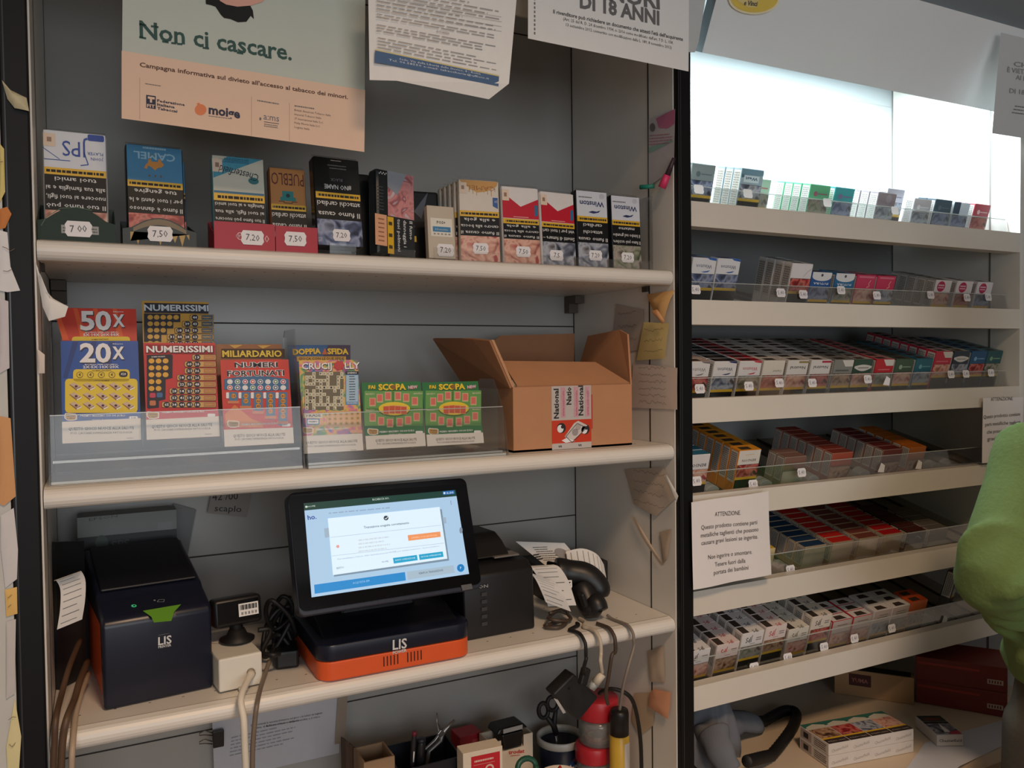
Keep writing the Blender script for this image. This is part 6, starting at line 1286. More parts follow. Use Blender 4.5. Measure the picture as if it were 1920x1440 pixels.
# second
WB_ = ('wblue', (220, 224, 230), (44, 96, 180), bt('Winston', (60, 70, 110), .5, .42, .66, .0, 0, wing((44, 96, 180))), 'b')
place(1, 1299, 1341, 484, 2, WB_, 'white blue topped pack beside the upright', .103); place(1, 1344, 1387, 482, 1, ('wblue2',)+WB_[1:], 'white blue topped pack, second column', .104)
place(1, 1484, 1523, 489, 4, ('plain', (226, 224, 228), (226, 226, 230), lambda f, a, c: f.line([(a*.0, c*.3), (a*.2, c*.5), (a*.4, c*.9)], .0006, GREYINK, 4), 'r'), 'plain white tall pack', .103)
place(1, 1523, 1561, 505, 1, ('fut1', (40, 90, 156), (40, 84, 150), dome((40, 90, 156)), 'b'), 'blue and white domed pack on the left', .0885); place(1, 1566, 1607, 506, 2, ('fut2', (36, 110, 160), (40, 110, 160), dome((36, 110, 160)), 'n'), 'lighter blue and white domed pack', .0885)
place(1, 1609, 1644, 508, 2, ('rose1', (196, 60, 96), (180, 60, 90), flame, 'f'), 'left rose red pack', .088); place(1, 1647, 1682, 511, 1, ('rose2', (200, 56, 92), (180, 60, 90), flame, 'g'), 'right rose red pack', .088)
place(1, 1753, 1790, 517, 5, ('circ', (228, 222, 224), (200, 200, 196), ring, 'f', (170, 172, 170)), 'white pink circle pack, first column', .086); place(1, 1795, 1829, 519, 2, ('circ2', (228, 222, 224), (210, 208, 206), ring, 'r'), 'white pink circle pack, middle column', .086); place(1, 1833, 1866, 522, 1, ('circ3', (226, 222, 226), (226, 226, 230), ring, 'b'), 'white pink circle pack, last column', .086)
# third
N3 = 8
W3 = lambda c: bt('Winston', c, .5, .42, .66, .0, 0, wing(c))
place(2, 1290, 1332, 680, N3, ('w0', WHT, (206, 180, 166), W3((130, 120, 120)), 'r'), 'white pack with tan top'); place(2, 1340, 1384, 680, N3, ('w1', WHT, (26, 30, 42), W3((44, 50, 100)), 'g'), 'white pack with navy wing'); place(2, 1387, 1431, 677, N3, ('w2', WHT, (176, 26, 44), W3((196, 50, 66)), 'n'), 'white pack with red top')
place(2, 1434, 1473, 675, N3, ('cast', (222, 216, 206), (220, 214, 204), bt('', WHT, .3, .3, .5, 0, 0, lambda f, a, c: f.text('Caster', a*.32, c*.66, c*.14, M(140, 134, 112, var=0), 4, 'c', 0, .01, a*.44)), 'r'), 'cream pack with olive script')
NE = lambda c, cc: bt('Neutral', (110, 110, 110), .42, .42, .74, .02, 0, lambda f, a, c_: f.rect(.001, c_*.06, a*.48, c_*.2, M(*cc, var=0), 4))
place(2, 1480, 1517, 674, N3, ('neu1', (222, 218, 214), (216, 210, 200), NE(0, (150, 136, 90)), 'f'), 'white pack with olive tab'); place(2, 1522, 1561, 673, N3, ('neu2', (222, 218, 216), (214, 206, 200), NE(0, (176, 40, 70)), 'r'), 'white pack with crimson tab')
place(2, 1566, 1603, 674, N3, ('dg', (136, 138, 134), (140, 132, 126), diag((90, 90, 88)), 'o'), 'grey white slanted pack'); place(2, 1603, 1639, 673, N3, ('gl', (50, 78, 66), (200, 190, 184), lens((120, 120, 116)), 'f'), 'dark green white lens pack'); place(2, 1642, 1681, 673, N3, ('rd', (190, 40, 52), (196, 150, 146), diag((226, 120, 120)), 'n'), 'red white slanted pack'); place(2, 1681, 1716, 675, N3-1, ('dgn', (66, 90, 74), (80, 90, 84), emb((150, 176, 150)), 'f'), 'dark green pack'); place(2, 1719, 1752, 672, N3-1, ('tl', (36, 104, 122), (60, 110, 130), emb((110, 170, 180)), 'g'), 'teal blue pack')
place(2, 1752, 1786, 657, N3, ('rd1', (196, 44, 70), (210, 200, 206), diag((230, 130, 140)), 'f'), 'tall red white pack', .104); place(2, 1786, 1819, 656, N3-2, ('nl', (42, 58, 76), (190, 190, 180), lens((130, 134, 136)), 'g'), 'tall navy white lens pack', .104); place(2, 1819, 1851, 657, N3-2, ('bl', (30, 84, 124), (60, 120, 160), emb((120, 170, 200)), 'r'), 'tall deep blue pack', .104); place(2, 1848, 1878, 656, N3-3, ('tg', (34, 84, 92), (70, 110, 116), emb((130, 170, 140)), 'n'), 'tall sea green pack', .104)
# fourth
place(3, 1290, 1331, 856, 5, ('bb', (224, 222, 222), (50, 116, 146), bt('BENSON', (70, 70, 80), .42, .62, .74), 'f', None, None, 0), 'white pack with teal top', .090); place(3, 1385, 1429, 850, 8, ('by', (226, 222, 214), (232, 160, 40), bt('BENSON', (84, 76, 70), .34, .64, .62, .0, 0, lambda f, a, c: f.line([(a*.3, c*.3), (a*.7, c*.34)], .0006, CGo, 4)), 'r', (224, 140, 50)), 'white pack with amber top', .0915)
place(3, 1472, 1521, 868, 2, ('mv', (136, 100, 88), (140, 106, 96), None, 'k', (150, 136, 120), None, 0), 'short mauve brown pack', .070, 0, .056); place(3, 1559, 1611, 858, 7, ('rb', (176, 84, 66), (140, 62, 52), None, 'o', (170, 120, 104), None, 0, 0), 'short brick red pack', .070, 0, .058); place(3, 1652, 1706, 852, 6, ('mr', (120, 58, 54), (110, 44, 44), None, 'o', (150, 120, 108), None, 0), 'short maroon pack', .068, 0, .058); place(3, 1707, 1747, 846, 6, ('or', (190, 106, 40), (196, 110, 36), None, 'o', None, None, 0), 'short orange pack', .068, 0, .050)
# fifth
place(4, 1420, 1458, 1046, 2, ('yl', (214, 196, 150), (222, 180, 60), None, 'k', None, None, 0, 1), 'yellow topped pack beside the notice', .066)
P5 = lambda key, top, side=(180, 160, 130): (key, (196, 180, 158), top, None, 'k', side, lambda t, a, d: t.rect(0, 0, a, d*.07, M(206, 190, 170, rough=.3, var=0), 5), 0, 1)
place(4, 1512, 1560, 1038, 8, P5('p1', (36, 64, 96)), 'beige fronted navy topped pack', .057, 0, .0585); place(4, 1563, 1612, 1028, 8, P5('p2', (206, 44, 40)), 'beige fronted bright red topped pack', .057, 0, .0585); place(4, 1613, 1660, 1021, 8, P5('p3', (132, 74, 66)), 'beige fronted brown topped pack', .057, 0, .0585); place(4, 1661, 1704, 1012, 7, P5('p4', (190, 32, 40)), 'beige fronted crimson topped pack', .057, 0, .0585); place(4, 1706, 1748, 1006, 6, ('p5', (60, 50, 46), (84, 40, 36), lambda f, a, c: f.line([(a*.2, c*.7), (a*.4, c*.4), (a*.5, c*.5)], .001, PAPER, 4), 'k', (60, 48, 44), None, 0), 'dark fronted maroon pack', .055, 0, .0585); place(4, 1750, 1790, 998, 5, ('p6', (130, 122, 112), (110, 102, 94), None, 'k', None, None, 0, 1), 'short grey pack', .052, 0, .0585)
# lowest
JW = (228, 226, 226)
def J(key, c, pic='f', bg=JW): return (key, bg, bg, jps(c), pic, None, jtop(c), 2)
K_, R_, O_ = (52, 52, 64), (196, 50, 60), (96, 92, 70)
place(5, 1294, 1336, 1226, 3, J('j0', K_, 'f'), 'white black monogram pack beside the upright', .069); place(5, 1349, 1391, 1212, 5, J('j1', R_, 'o', (230, 214, 210)), 'pinkish red monogram pack', .070); place(5, 1393, 1436, 1190, 5, J('j2', K_, 'n'), 'raised white black monogram pack', .0835); place(5, 1438, 1477, 1177, 5, J('j3', R_, 'o', (230, 216, 212)), 'raised pinkish red monogram pack', .087); place(5, 1484, 1521, 1184, 5, J('j4', O_, 'f', (226, 220, 208)), 'cream olive monogram pack', .071); place(5, 1524, 1562, 1157, 4, J('j5', K_, 'r', (226, 216, 204)), 'raised cream black monogram pack', .0885)
F_ = lambda key, c, pic, top=JW: (key, (200, 186, 180), top, lambda f, a, d: f.lines(a*.2, d*.3, a*.8, d*.7, 2, GREYINK, 4, .3, .2), pic, c, None, 3)
place(5, 1567, 1602, 1166, 3, F_('k0', (190, 40, 50), 'f'), 'red edged white topped pack', .068); place(5, 1606, 1640, 1158, 3, F_('k1', (196, 40, 54), 'f'), 'second red edged white topped pack', .068); place(5, 1644, 1677, 1150, 3, F_('k2', (206, 206, 214), 'g'), 'bluish white topped pack', .071); place(5, 1679, 1710, 1142, 3, F_('k3', (216, 216, 220), 'n'), 'bluish white topped pack beside orange', .071); place(5, 1712, 1742, 1131, 2, ('k4', (206, 110, 60), (228, 92, 36), None, 'n', (200, 90, 50), None, 1), 'orange topped pack', .074)
data = pack_mesh('tp', .0535, .085, .0222, (60, 50, 46), (120, 60, 40), None, 'g', (60, 56, 52))
o = bpy.data.objects.new('cigarette_pack', data); COL.objects.link(o); p = at(1790, 1150, .06); o.location = (p.x+.020, .088, RT[5]-.003); o.rotation_euler = (radians(14), radians(9), radians(28)); tag(o, 'dark pack with a white printed side standing askew on the lowest cabinet shelf', 'cigarette pack', 'cigarette packs on the lowest cabinet shelf')

for r_ in range(6):
    cs = sorted((x-w/2-.0011, x+w/2+.0011) for q, x, w, a, b_ in PLACED if q == r_); xs = []
    for i, (l_, e_) in enumerate(cs):
        if i == 0 and l_ > XR0+.008: xs.append(l_)
        nx = cs[i+1][0] if i+1 < len(cs) else XR1
        if nx-e_ > .03: xs += [e_+(nx-e_)*j/max(1, round((nx-e_)/PITCH)) for j in range(max(1, round((nx-e_)/PITCH)))]+([nx] if nx < XR1 else [])
        elif nx > e_-.0005: xs.append((nx+e_)/2)
    ok = [x for x in xs if all(not (l_+.0004 < x < e_-.0004) for l_, e_ in cs) and x < XR1-.004]
    dividers(r_, ok)

# price labels on the rails, frosted pushers in the empty columns, divider print
def rail_label(row, x, y, t='', fold=0):
    tr = TRAYS[row]; z = RT[row]; O = Vector((0, .0240, z)); V = Vector((0, .0053, .036)).normalized()
    b = MB(); f = b.face(O+Vector((0, -.0002, 0)), (1, 0, 0), V, .0002); u, v = f.px(x, y)
    if fold: f.poly([(u-.012, v-.008), (u+.006, v-.010), (u+.012, v+.004), (u+.002, v+.010)], STICK, 2)
    else: sticker(b, f, u, v, .0225, .0165, t, STICK, M(120, 118, 140, rough=.6, var=0), 2)
    o = b.build('price_label'); o.parent = tr
LB = [[(1310, 355), (1402, 363), (1551, 380), (1678, 395), (1898, 415)], [(1304, 543), (1464, 549), (1506, 552), (1577, 544), (1644, 554), (1745, 553), (1813, 558), (1853, 557), (1905, 563)],
      [(1312, 729), (1404, 724), (1461, 718), (1523, 718), (1627, 711), (1662, 714, 1), (1783, 702), (1811, 701), (1858, 699), (1902, 702)], [(1306, 902), (1412, 908), (1503, 886), (1652, 877, 1), (1722, 871, 1)], [(1482, 1068), (1433, 1090)], [(1414, 1251), (1477, 1233), (1545, 1213), (1602, 1197), (1672, 1178), (1770, 1163, 1)]]
for r, L_ in enumerate(LB):
    for a in L_: rail_label(r, a[0], a[1], '5,40' if r != 0 else '', len(a) > 2)
def pusher(row, x, y):
    z = RT[row]-.0225; X = Matrix.Translation((at(x, y, .04).x, Y0, z)) @ RX(TILT); b = MB(X); P = [(-.016, 0, .001), (.016, 0, .001), (.016, 0, .018)]+[(.016-.032*i/6, 0, .018+.010*sin(pi*(i+.5)/7)) for i in range(7)]+[(-.016, 0, .018)]
    b.prism(P, (0, .022, 0), ACRH, .001); o = b.build('pusher'); o.parent = TRAYS[row]
for r, x, y in ((1, 1402, 552), (1, 1447, 554), (1, 1698, 560), (1, 1888, 565), (2, 1900, 712), (3, 1345, 905), (3, 1446, 895), (3, 1535, 892), (3, 1632, 880), (3, 1766, 868), (3, 1796, 866), (4, 1480, 1068), (0, 1500, 392), (0, 1625, 400), (5, 1755, 1178)): pusher(r, x, y)
# notices on the cabinet
def att(bl, br, ht, rows, label, Y=-.004):
    b, f = sheet(at(*bl, Y), at(*br, Y), ht, M(236, 232, 232, rough=.8, var=.02), lean=-.02, curl=.004)
    f.fn0 = f.fn
    for t, x0, y0, x1, y1, h in rows: f.pt(t, x0, y0, x1, y1, h, M(96, 92, 92, rough=.7, var=0), 3)
    return tag(b.build('notice', loc=(at(*bl, Y)+at(*br, Y))/2), label, 'notice')
R5 = lambda x, y: (1280+x/3, 920+y/3)
att((1297, 1105), (1443, 1076), .1505, [('ATTENZIONE.', *R5(182, 145), *R5(322, 134), 8.5), ('Questo prodotto contiene parti', *R5(100, 218), *R5(414, 186), 8.5), ('metalliche taglienti che possono', *R5(97, 262), *R5(420, 226), 8.5), ('causare gravi lesioni se ingerite.', *R5(99, 304), *R5(416, 266), 8.5), ('Non ingerire o smontare.', *R5(136, 384), *R5(382, 352), 8.5), ('Tenere fuori dalla', *R5(174, 425), *R5(345, 402), 8.5), ('portata dei bambini', *R5(166, 470), *R5(360, 440), 8.5)], 'white printed warning sheet hung over the left ends of the cabinet shelves', -.0165)
att((1838, 868), (1916, 862), .140, [('ATTENZIONE.', 1858, 752, 1898, 750, 7), ('Questo prodotto contiene', 1842, 785, 1912, 779, 7), ('parti metalliche taglienti', 1845, 799, 1912, 794, 7), ('che possono causare', 1848, 813, 1910, 808, 7), ('gravi lesioni', 1848, 826, 1892, 823, 7)], 'white printed warning sheet at the right end of the cabinet, half behind the green sweater', -.006)
bl, br = at(1860, 250, -.045), at(1965, 266, -.045)
b, f = sheet(bl, br, .20, M(206, 208, 208, rough=.7, var=.02), lean=-.1)
for t, x0, y0, x1, y1, h in (('CHI SI', 1900, 124, 1950, 130, 9), ('È VIETATA LA', 1888, 135, 1958, 143, 9), ('AI MINORI', 1904, 149, 1955, 156, 9), ('DI 18 ANNI', 1892, 174, 1955, 182, 9)): f.pt(t, x0, y0, x1, y1, h, M(150, 150, 150, var=0), 2, .02)
f.pl(1904, 196, 1950, 202, 1896, 214, 3, GREYINK, 2, .3, .1); tag(b.build('notice', loc=(bl+br)/2), 'greyish notice in pale capitals hanging at the right end of the cabinet header', 'notice')
b = MB(); f = b.face((1.1, -.036, 2.231), (1, 0, 0), (0, -.451, .893), .0006); OV = M(226, 196, 90, rough=.4, var=.04)
c0 = at(1412, 3, -.05); f.O = Vector((c0.x, -.0515, 2.2075)); X0 = f.px(1412, 3)
f.pe(1413, -2, 48, 29, M(236, 226, 190, rough=.4, var=0), 3, 32); f.pe(1413, -3, 44, 26, OV, 4, 32); f.pp([(1384, -12), (1420, -16), (1420, 4), (1416, 14), (1400, 13), (1382, 2)], M(226, 206, 140, rough=.4, var=0), 5); f.pt('Gratta', 1388, -3, 1416, -5, 9, M(90, 86, 80, var=0), 6, .03); f.pt('e Vinci', 1392, 9, 1417, 11, 9, M(90, 86, 80, var=0), 6, .03)
tag(b.build('oval_sticker', loc=c0), 'yellow oval sticker on the front of the cabinet header', 'sticker')

# ------------------------------------------------------------------ on the counter below the cabinet
zc = .8005
PZ = Vector((0, 0, .0009))
X = Matrix.Translation(atz(1554, 1441, zc)) @ RZ(math.degrees(math.atan2(atz(1708, 1411, zc).y-atz(1554, 1441, zc).y, atz(1708, 1411, zc).x-atz(1554, 1441, zc).x)))
CT = M(214, 206, 198, rough=.4, var=.03); w = .193; d = .083
for lev in range(2):
    b = MB(X); z0 = lev*.0226; b.box((0, 0, z0), (w, d, z0+.0222), CT, .0008, 1)
    f = b.face((0, 0, z0), (1, 0, 0), (0, 0, 1), .0002)
    for i in range(4): f.text('Chesterfield', w*(.125+.25*i), .008, .006, M(172, 164, 158, var=0), 2, 'c', 8, .0, .036)
    s = b.face((0, d, z0), (0, -1, 0), (0, 0, 1), .0002); s.rect(.004, .003, d*.42, .02, M(170, 150, 140, rough=.5, var=.05), 2); s.rect(.012, .006, .026, .016, INK, 3); s.rect(d*.48, .002, d*.96, .021, M(206, 196, 186, rough=.5, var=0), 2)
    s.lines(d*.52, .004, d*.93, .019, 4, M(90, 80, 76, var=0), 3, .5, .1)
    if lev:
        t = b.face((0, 0, z0+.0222), (1, 0, 0), (0, 1, 0), .0002); t.rect(0, d*.80, w, d, M(54, 110, 96, rough=.4, var=.05), 1)
        for i in range(4):
            a0 = w*.25*i; t.rect(a0+.001, .0, a0+w*.25-.001, d*.20, M(56, 44, 40, rough=.5, var=0), 2); t.text('Il fumo causa', a0+w*.125, d*.07, .004, M(200, 190, 180, var=0), 3, 'c', 0, 0, w*.19); t.rect(a0+.001, d*.2, a0+w*.25-.001, d*.26, YEL, 2); t.rect(a0+.001, d*.26, a0+w*.25-.001, d*.70, (P_BROWN, P_RED, P_GREY, P_FLESH)[i], 2); t.poly([(a0+.001, d*.70), (a0+w*.25-.001, d*.70), (a0+w*.25-.004, d*.84), (a0+w*.125, d*.93), (a0+.004, d*.84)], M(206, 198, 180, rough=.4, var=.05), 3)
    tag(b.build('cigarette_carton', loc=X.to_translation()+Vector((0, 0, z0))), ('lower wrapped block of four packs on the counter, under its twin', 'upper wrapped block of four packs with picture warnings on the counter')[lev], 'carton')
p0, p1 = atz(1757, 1400, zc)+PZ, atz(1808, 1401, zc)+PZ; X = Matrix.Translation(p0) @ RZ(math.degrees(math.atan2(p1.y-p0.y, p1.x-p0.x))+4)
b = MB(X); w = (p1-p0).length; b.box((0, 0, 0), (w, .085, .022), M(206, 204, 202, rough=.3, coat=.5, var=.03), .0008, 1); t = b.face((0, 0, .022), (1, 0, 0), (0, 1, 0), .0002); t.rect(.001, .058, w-.001, .084, M(40, 66, 56, rough=.3, var=.1), 1); t.rect(.008, .062, w-.01, .074, M(110, 60, 50, var=.1), 2); t.rect(.001, .048, w-.001, .057, INK, 1); t.rect(.001, .002, w-.001, .048, P_GREY, 1); t.poly([(w*.5, .002), (w-.001, .002), (w-.001, .018), (w*.6, .012)], M(180, 60, 80, var=.1), 2); t.poly([(w*.4, .01), (w*.55, .05), (w*.62, .012)], PAPER, 2)
f = b.face((0, 0, 0), (1, 0, 0), (0, 0, 1), .0002); f.text('Chesterfield', w/2, .008, .006, M(90, 90, 96, var=0), 2, 'c', 180 if False else 0, .01, w*.86)
tag(b.build('cigarette_pack', loc=p0), 'single wrapped pack lying flat on the counter right of the stacked cartons', 'cigarette pack')
# pale sheet along the counter edge
b = MB(); f = b.face((0, 0, .8006), (1, 0, 0), (0, 1, 0), .0004); f.X0 = 0
q = [atz(x, y, .8007) for x, y in ((1700, 1440), (1735, 1392), (1893, 1346), (1935, 1372), (1800, 1436), (1780, 1452), (1690, 1470))]; b.poly(q, M(206, 210, 222, rough=.4, var=.02)); tag(b.build('white_sheet', loc=q[0]), 'pale bluish sheet lying along the front edge of the counter at right', 'paper')
# pale brown carton and two red boxes at the back of the counter
X = Matrix.Translation(atz(1714, 1322, zc)) @ RZ(128); b = MB(X)
TC = M(176, 140, 100, rough=.7, var=.05, scale=30); DK = M(40, 34, 30, rough=.7, var=.05)
b.box((0, -.035, 0), (.16, .0, .058), TC, .001); b.box((.006, -.032, .056), (.15, -.003, .0585), DK)
f = b.face((.16, 0, 0), (-1, 0, 0), (0, 0, 1), .0003); f.rect(.03, .024, .075, .05, M(70, 26, 24, rough=.5, var=.05), 1); f.text('YUMA', .052, .032, .009, M(170, 110, 100, var=0), 2, 'c', 0, .02, .034)
f = b.face((0, 0, 0), (0, -1, 0), (0, 0, 1), .0003); f.rect(.003, .006, .032, .052, M(186, 176, 156, rough=.6), 1); f.lines(.005, .009, .030, .049, 6, INK, 2, .5, .1)
tag(b.build('long_carton', loc=X.to_translation()), 'long tan carton with a dark red logo standing at the back of the counter', 'box')
RB = M(130, 48, 40, rough=.5, var=.06); RS = M(176, 60, 50, rough=.5, var=.04)
for lev in range(2):
    X = Matrix.Translation(atz(1868, 1353, zc)+Vector((.036, 0, .052*lev))) @ RZ(124+2*lev); b = MB(X); b.box((0, -.12, 0), (.17, 0, .051), RB, .001); f = b.face((.17, 0, 0), (-1, 0, 0), (0, 0, 1), .0003); f.rect(.004, .036, .12, .041, RS, 1); f.rect(.134, .014, .163, .024, M(206, 190, 176, rough=.6), 1)
    for k in range(5): f.rect(.137+k*.005, .016, .1395+k*.005, .022, RB, 2)
    f = b.face((0, 0, 0), (0, -1, 0), (0, 0, 1), .0003); f.rect(.0, .0, .12, .05, M(206, 130, 130, rough=.4, var=.1), 1)
    tag(b.build('red_carton', loc=X.to_translation()), ('lower flat red brown carton of the pair on the counter by the person', 'upper flat red brown carton stacked on the other by the person')[lev], 'box')
# cloth bag with a black corrugated handle
FAB = M(104, 108, 116, rough=.9, var=.12, scale=40, bump=.4)
root = empty('cloth_bag', atz(1330, 1440, zc), 'grey blue cloth bag slumped at the left end of the counter', 'bag')
b = MB(); cs = [atz(1322, 1470, zc)+Vector((-.005, .05, 0)), ]
c = Vector((1.056, .095, zc+.0115))
def bag(u, v):
    a = u*2*pi; hgt = .122*v; r = .080*(1-.55*v**1.5)*(1+.07*sin(6*a+2*v)+.05*sin(11*a-3*v))
    return (c.x+r*cos(a)*.85+.02*v, c.y+r*sin(a)*1.1, c.z+hgt+.01*sin(4*a))
b.grid(bag, 60, 24, FAB); child(b, 'body', root)
def lump(nm, pts, rad, m, label=None):
    b = MB(); P = spl(pts, 6); n = len(P); b.tube(P, [rad[0]+(rad[1]-rad[0])*i/(n-1)+.0012*sin(i*.9) for i in range(n)], m, 14, True, .6); return child(b, nm, root)
lump('sleeve', [Vector((1.03, .03, .86)), at(1356, 1362, .06), at(1385, 1352, .09), at(1420, 1356, .11)], (.03, .021), FAB)
lump('fold', [at(1338, 1372, .02), at(1345, 1395, .0), at(1360, 1428, -.02), at(1370, 1446, -.03)], (.03, .02), FAB)
b = MB(); hp = spl([at(1415, 1354, .11), at(1445, 1352, .13), at(1474, 1364, .14), at(1492, 1384, .12), at(1488, 1400, .08), at(1462, 1412, .03), at(1430, 1420, -.01), at(1400, 1428, -.04)], 14)
hp = [Vector((p.x, p.y, max(zc+.0105, p.z))) for p in hp]; b.tube(hp, [.0092+.0018*(i % 2) for i in range(len(hp))], RUB, 12); child(b, 'handle', root)
b = MB(); b.box((1.075, .20, zc), (1.125, .24, .93), M(92, 44, 34, rough=.7, var=.06)); tag(b.build('brown_box', loc=(1.1, .22, zc)), 'narrow red brown box standing behind the cloth bag', 'box')
b = MB(); b.lathe([(.014, 0), (.014, .03), (.012, .05)], ACRH, 16, (1.50, .25, zc)); tag(b.build('plastic_cup', loc=(1.5, .25, zc)), 'small translucent cup at the back of the counter left of the tan carton', 'cup')

# ------------------------------------------------------------------ person in the green sweater, seen from behind at the right edge
SKIN = M(206, 160, 132, rough=.55, var=.04); SWT = M(98, 120, 66, rough=.95, var=.10, scale=140, bump=.5); TRS = M(74, 70, 60, rough=.9, var=.08, scale=120, bump=.3)
PC = Vector((1.530, -.405, 0)); FA = radians(-38)                     # facing angle: turned to the right of the shelf
fw = Vector((-sin(FA), cos(FA), 0)); lf = Vector((-cos(FA), -sin(FA), 0))
HS = -.05
def bp(l, f_, z): return PC+lf*l+fw*f_+Vector((0, 0, z))
def loft(b, secs, m, n=28):
    """secs: (z, half width, half depth, shift left, shift forward)"""
    vs = []
    for z, a, d, sl, sf in secs: vs += [bp(sl+a*cos(2*pi*j/n), sf+d*sin(2*pi*j/n), z) for j in range(n)]
    k = len(secs); fs = [(i*n+j, i*n+(j+1) % n, (i+1)*n+(j+1) % n, (i+1)*n+j) for i in range(k-1) for j in range(n)]+[list(range(n))[::-1], list(range((k-1)*n, k*n))]
    b.add(vs, fs, m, True)
def limb(b, pts, rad, m, n=14, k=5):
    P = spl(pts, k); R_ = []
    for i in range(len(pts)-1): R_ += [rad[i]+(rad[i+1]-rad[i])*j/k for j in range(k)]
    b.tube(P, R_+[rad[-1]], m, n)
def remesh(o, vox, it=4):
    r = o.modifiers.new('union', 'REMESH'); r.mode = 'VOXEL'; r.voxel_size = vox; r.use_smooth_shade = True
    s = o.modifiers.new('soften', 'SMOOTH'); s.factor = .5; s.iterations = it
SHL, ELL, WRL = Vector((1.452, -.305, 1.388)), Vector((1.286, -.335, 1.212)), Vector((1.455, -.262, 1.135))
SHR, ELR, WRR = bp(-.215, 0, 1.39), bp(-.25, .05, 1.14), bp(-.12, .24, 1.16)
b = MB()
loft(b, [(.90, .13, .09, 0, 0), (1.0, .14, .10, 0, 0), (1.12, .125, .09, 0, 0), (1.3, .14, .10, -.02, 0), (1.40, .13, .085, -.04, 0), (1.45, .06, .06, -.05, .0), (1.50, .052, .055, -.05, .012), (1.56, .055, .06, -.05, .02)], SKIN)
loft(b, [(1.535, .03, .035, HS, .05), (1.56, .055, .065, HS, .04), (1.60, .068, .088, HS, .03), (1.65, .075, .096, HS, .022), (1.70, .070, .090, HS, .015), (1.735, .045, .06, HS, .01), (1.748, .012, .02, HS, .01)], SKIN)
limb(b, [bp(HS, .12, 1.65), bp(HS, .135, 1.625), bp(HS, .138, 1.612), bp(HS, .118, 1.602)], [.009, .012, .015, .010], SKIN, 10)
for s_ in (1, -1):
    limb(b, [bp(HS+s_*.074, .0, 1.655), bp(HS+s_*.082, -.008, 1.64), bp(HS+s_*.076, .006, 1.61)], [.010, .012, .007], SKIN, 8)
    limb(b, [bp(s_*.085, 0, .95), bp(s_*.09, .02, .52), bp(s_*.09, -.01, .10)], [.078, .052, .036], SKIN)
    limb(b, [bp(s_*.09, -.03, .05), bp(s_*.095, .06, .04), bp(s_*.10, .17, .03)], [.036, .036, .026], SKIN)
for sh, el, wr in ((SHL, ELL, WRL), (SHR, ELR, WRR)):
    limb(b, [sh, el, wr], [.046, .038, .026], SKIN)
    d = (wr-el).normalized(); sd = d.cross(Vector((0, 0, 1))).normalized(); up = sd.cross(d).normalized()
    limb(b, [wr, wr+d*.045-up*.004, wr+d*.085-up*.010], [.024, .030, .028], SKIN, 12)
    for i, (o_, L_) in enumerate(((-.026, .062), (-.009, .074), (.009, .070), (.025, .054))):
        q = wr+d*.085+sd*o_-up*.01; limb(b, [q, q+d*L_*.5-up*.008, q+d*L_*.8-up*.022, q+d*L_*.9-up*.036], [.0095, .009, .0085, .0075], SKIN, 8, 3)
    q = wr+d*.035-sd*.026; limb(b, [q, q+d*.03-sd*.02-up*.01, q+d*.058-sd*.018-up*.022], [.012, .0105, .009], SKIN, 8, 3)
body = b.build('person', loc=(PC.x, PC.y, 0)); tag(body, 'person in a green sweater and dark trousers standing at the counter, seen from behind', 'person'); remesh(body, .0075, 3)
for (z_, w_) in ((1.583, .022),):
    b = MB(); b.tube([bp(HS+w_, .118, z_), bp(HS+.01, .127, z_-.001), bp(HS-.01, .127, z_-.001), bp(HS-w_, .118, z_)], [.002, .005, .005, .002], M(170, 92, 84, rough=.5, var=0), 8); child(b, 'mouth', body)
HAIR = M(52, 40, 32, rough=.7, var=.2, scale=150)
b = MB(); loft(b, [(1.56, .05, .05, HS, -.035), (1.60, .070, .070, HS, -.008), (1.65, .083, .088, HS, -.004), (1.70, .081, .088, HS, .004), (1.74, .058, .070, HS, .006), (1.762, .018, .03, HS, .006)], HAIR); child(b, 'hair', body)
for s_ in (1, -1):
    b = MB(); c_ = bp(HS+s_*.031, .112, 1.645); b.lathe([(.002, -.007), (.009, -.004), (.0095, 0), (.009, .004), (.002, .007)], M(236, 232, 226, rough=.3, var=0), 12, c_); child(b, 'eye', body)
b = MB()
loft(b, [(1.015, .165, .125, 0, .0), (1.03, .178, .136, 0, .0), (1.06, .176, .134, 0, .0), (1.10, .186, .142, 0, .0), (1.20, .182, .138, 0, .0), (1.30, .165, .128, -.022, 0), (1.38, .150, .110, -.045, 0), (1.43, .125, .090, -.05, 0), (1.465, .085, .072, -.05, .0), (1.485, .066, .066, -.05, .006)], SWT)
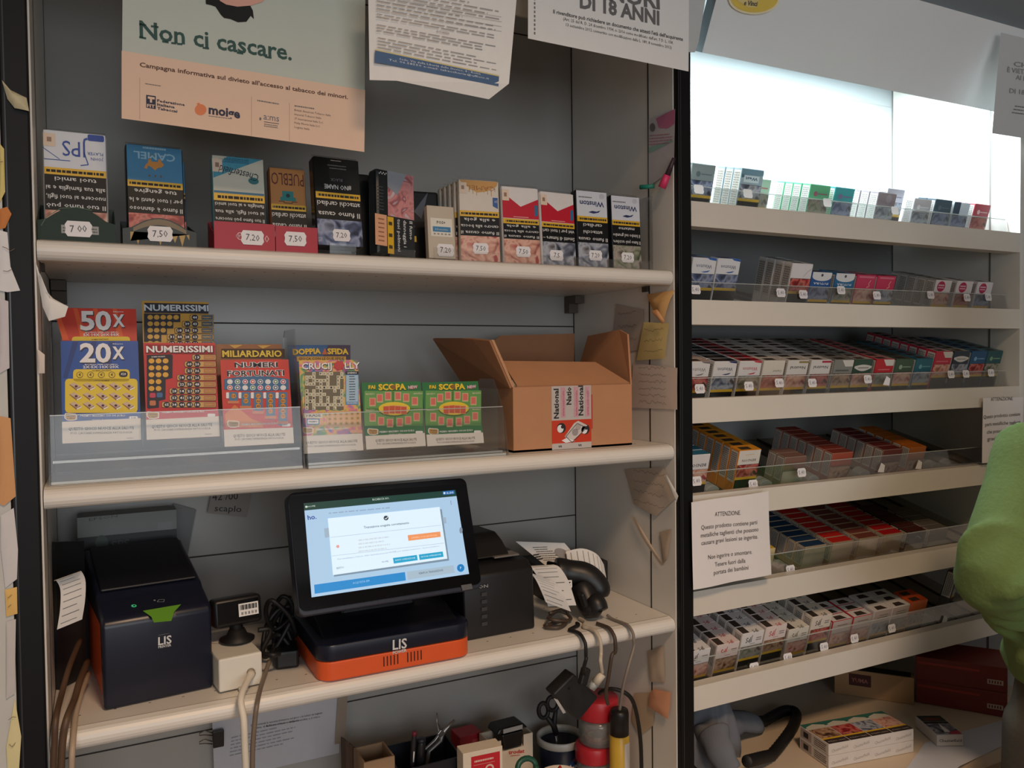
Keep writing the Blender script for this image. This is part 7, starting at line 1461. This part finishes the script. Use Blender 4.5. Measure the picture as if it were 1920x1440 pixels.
for sh, el, wr in ((SHL, ELL, WRL), (SHR, ELR, WRR)):
    m1 = sh+(el-sh)*.35; m2 = sh+(el-sh)*.75; fa = wr-el
    P = [sh-(sh-PC)*.12-Vector((0, 0, .01)), sh, m1, m2, el, el+fa*.12, el+fa*.22, el+fa*.32, el+fa*.42, el+fa*.52, el+fa*.62, el+fa*.74]
    limb(b, P, [.064, .064, .060, .056, .054, .060, .050, .058, .048, .055, .046, .048], SWT, 18, 4)
for k in range(5):                                              # bunched folds round the left elbow and the waist
    t = k/4; c_ = ELL+(WRL-ELL)*(.0+.13*k)+Vector((-.012+.004*k, -.02, .028-.014*k)); ax = (WRL-ELL).normalized(); s1 = ax.cross(Vector((0, 0, 1))).normalized(); u1 = s1.cross(ax)
    b.tube([c_+(s1*cos(a*pi/10)+u1*sin(a*pi/10))*(.052-.002*k)+ax*.014*sin(a*pi/5+k) for a in range(21)], .012, SWT, 8)
for z_, l0, l1 in ((1.085, .5, 3.3), (1.05, .2, 2.9)):
    b.tube([bp(.176*cos(l0+(l1-l0)*i/12), .134*sin(l0+(l1-l0)*i/12)*1-.0, z_+.012*sin(i*.5)) for i in range(13)]+[], .012, SWT, 8)
    b.tube([bp(.178*cos(-l0-(l1-l0)*i/12), .136*sin(-l0-(l1-l0)*i/12), z_+.012*sin(i*.6+1)) for i in range(13)], .013, SWT, 8)
sw_ = child(b, 'sweater', body); remesh(sw_, .008, 5)
b = MB()
loft(b, [(.84, .168, .128, 0, 0), (.92, .175, .135, 0, 0), (1.0, .165, .125, 0, 0), (1.04, .158, .118, 0, 0)], TRS)
for s_ in (1, -1): limb(b, [bp(s_*.085, 0, .95), bp(s_*.09, 0, .78), bp(s_*.092, .02, .52), bp(s_*.092, .0, .3), bp(s_*.092, -.01, .07)], [.098, .095, .076, .066, .062], TRS, 18)
tr_ = child(b, 'trousers', body); remesh(tr_, .012, 4)
for s_ in (1, -1):
    b = MB(); limb(b, [bp(s_*.092, -.06, .047), bp(s_*.095, .0, .05), bp(s_*.098, .09, .043), bp(s_*.10, .19, .034)], [.040, .046, .043, .030], M(38, 34, 32, rough=.5, var=.05), 14); child(b, 'shoe', body)
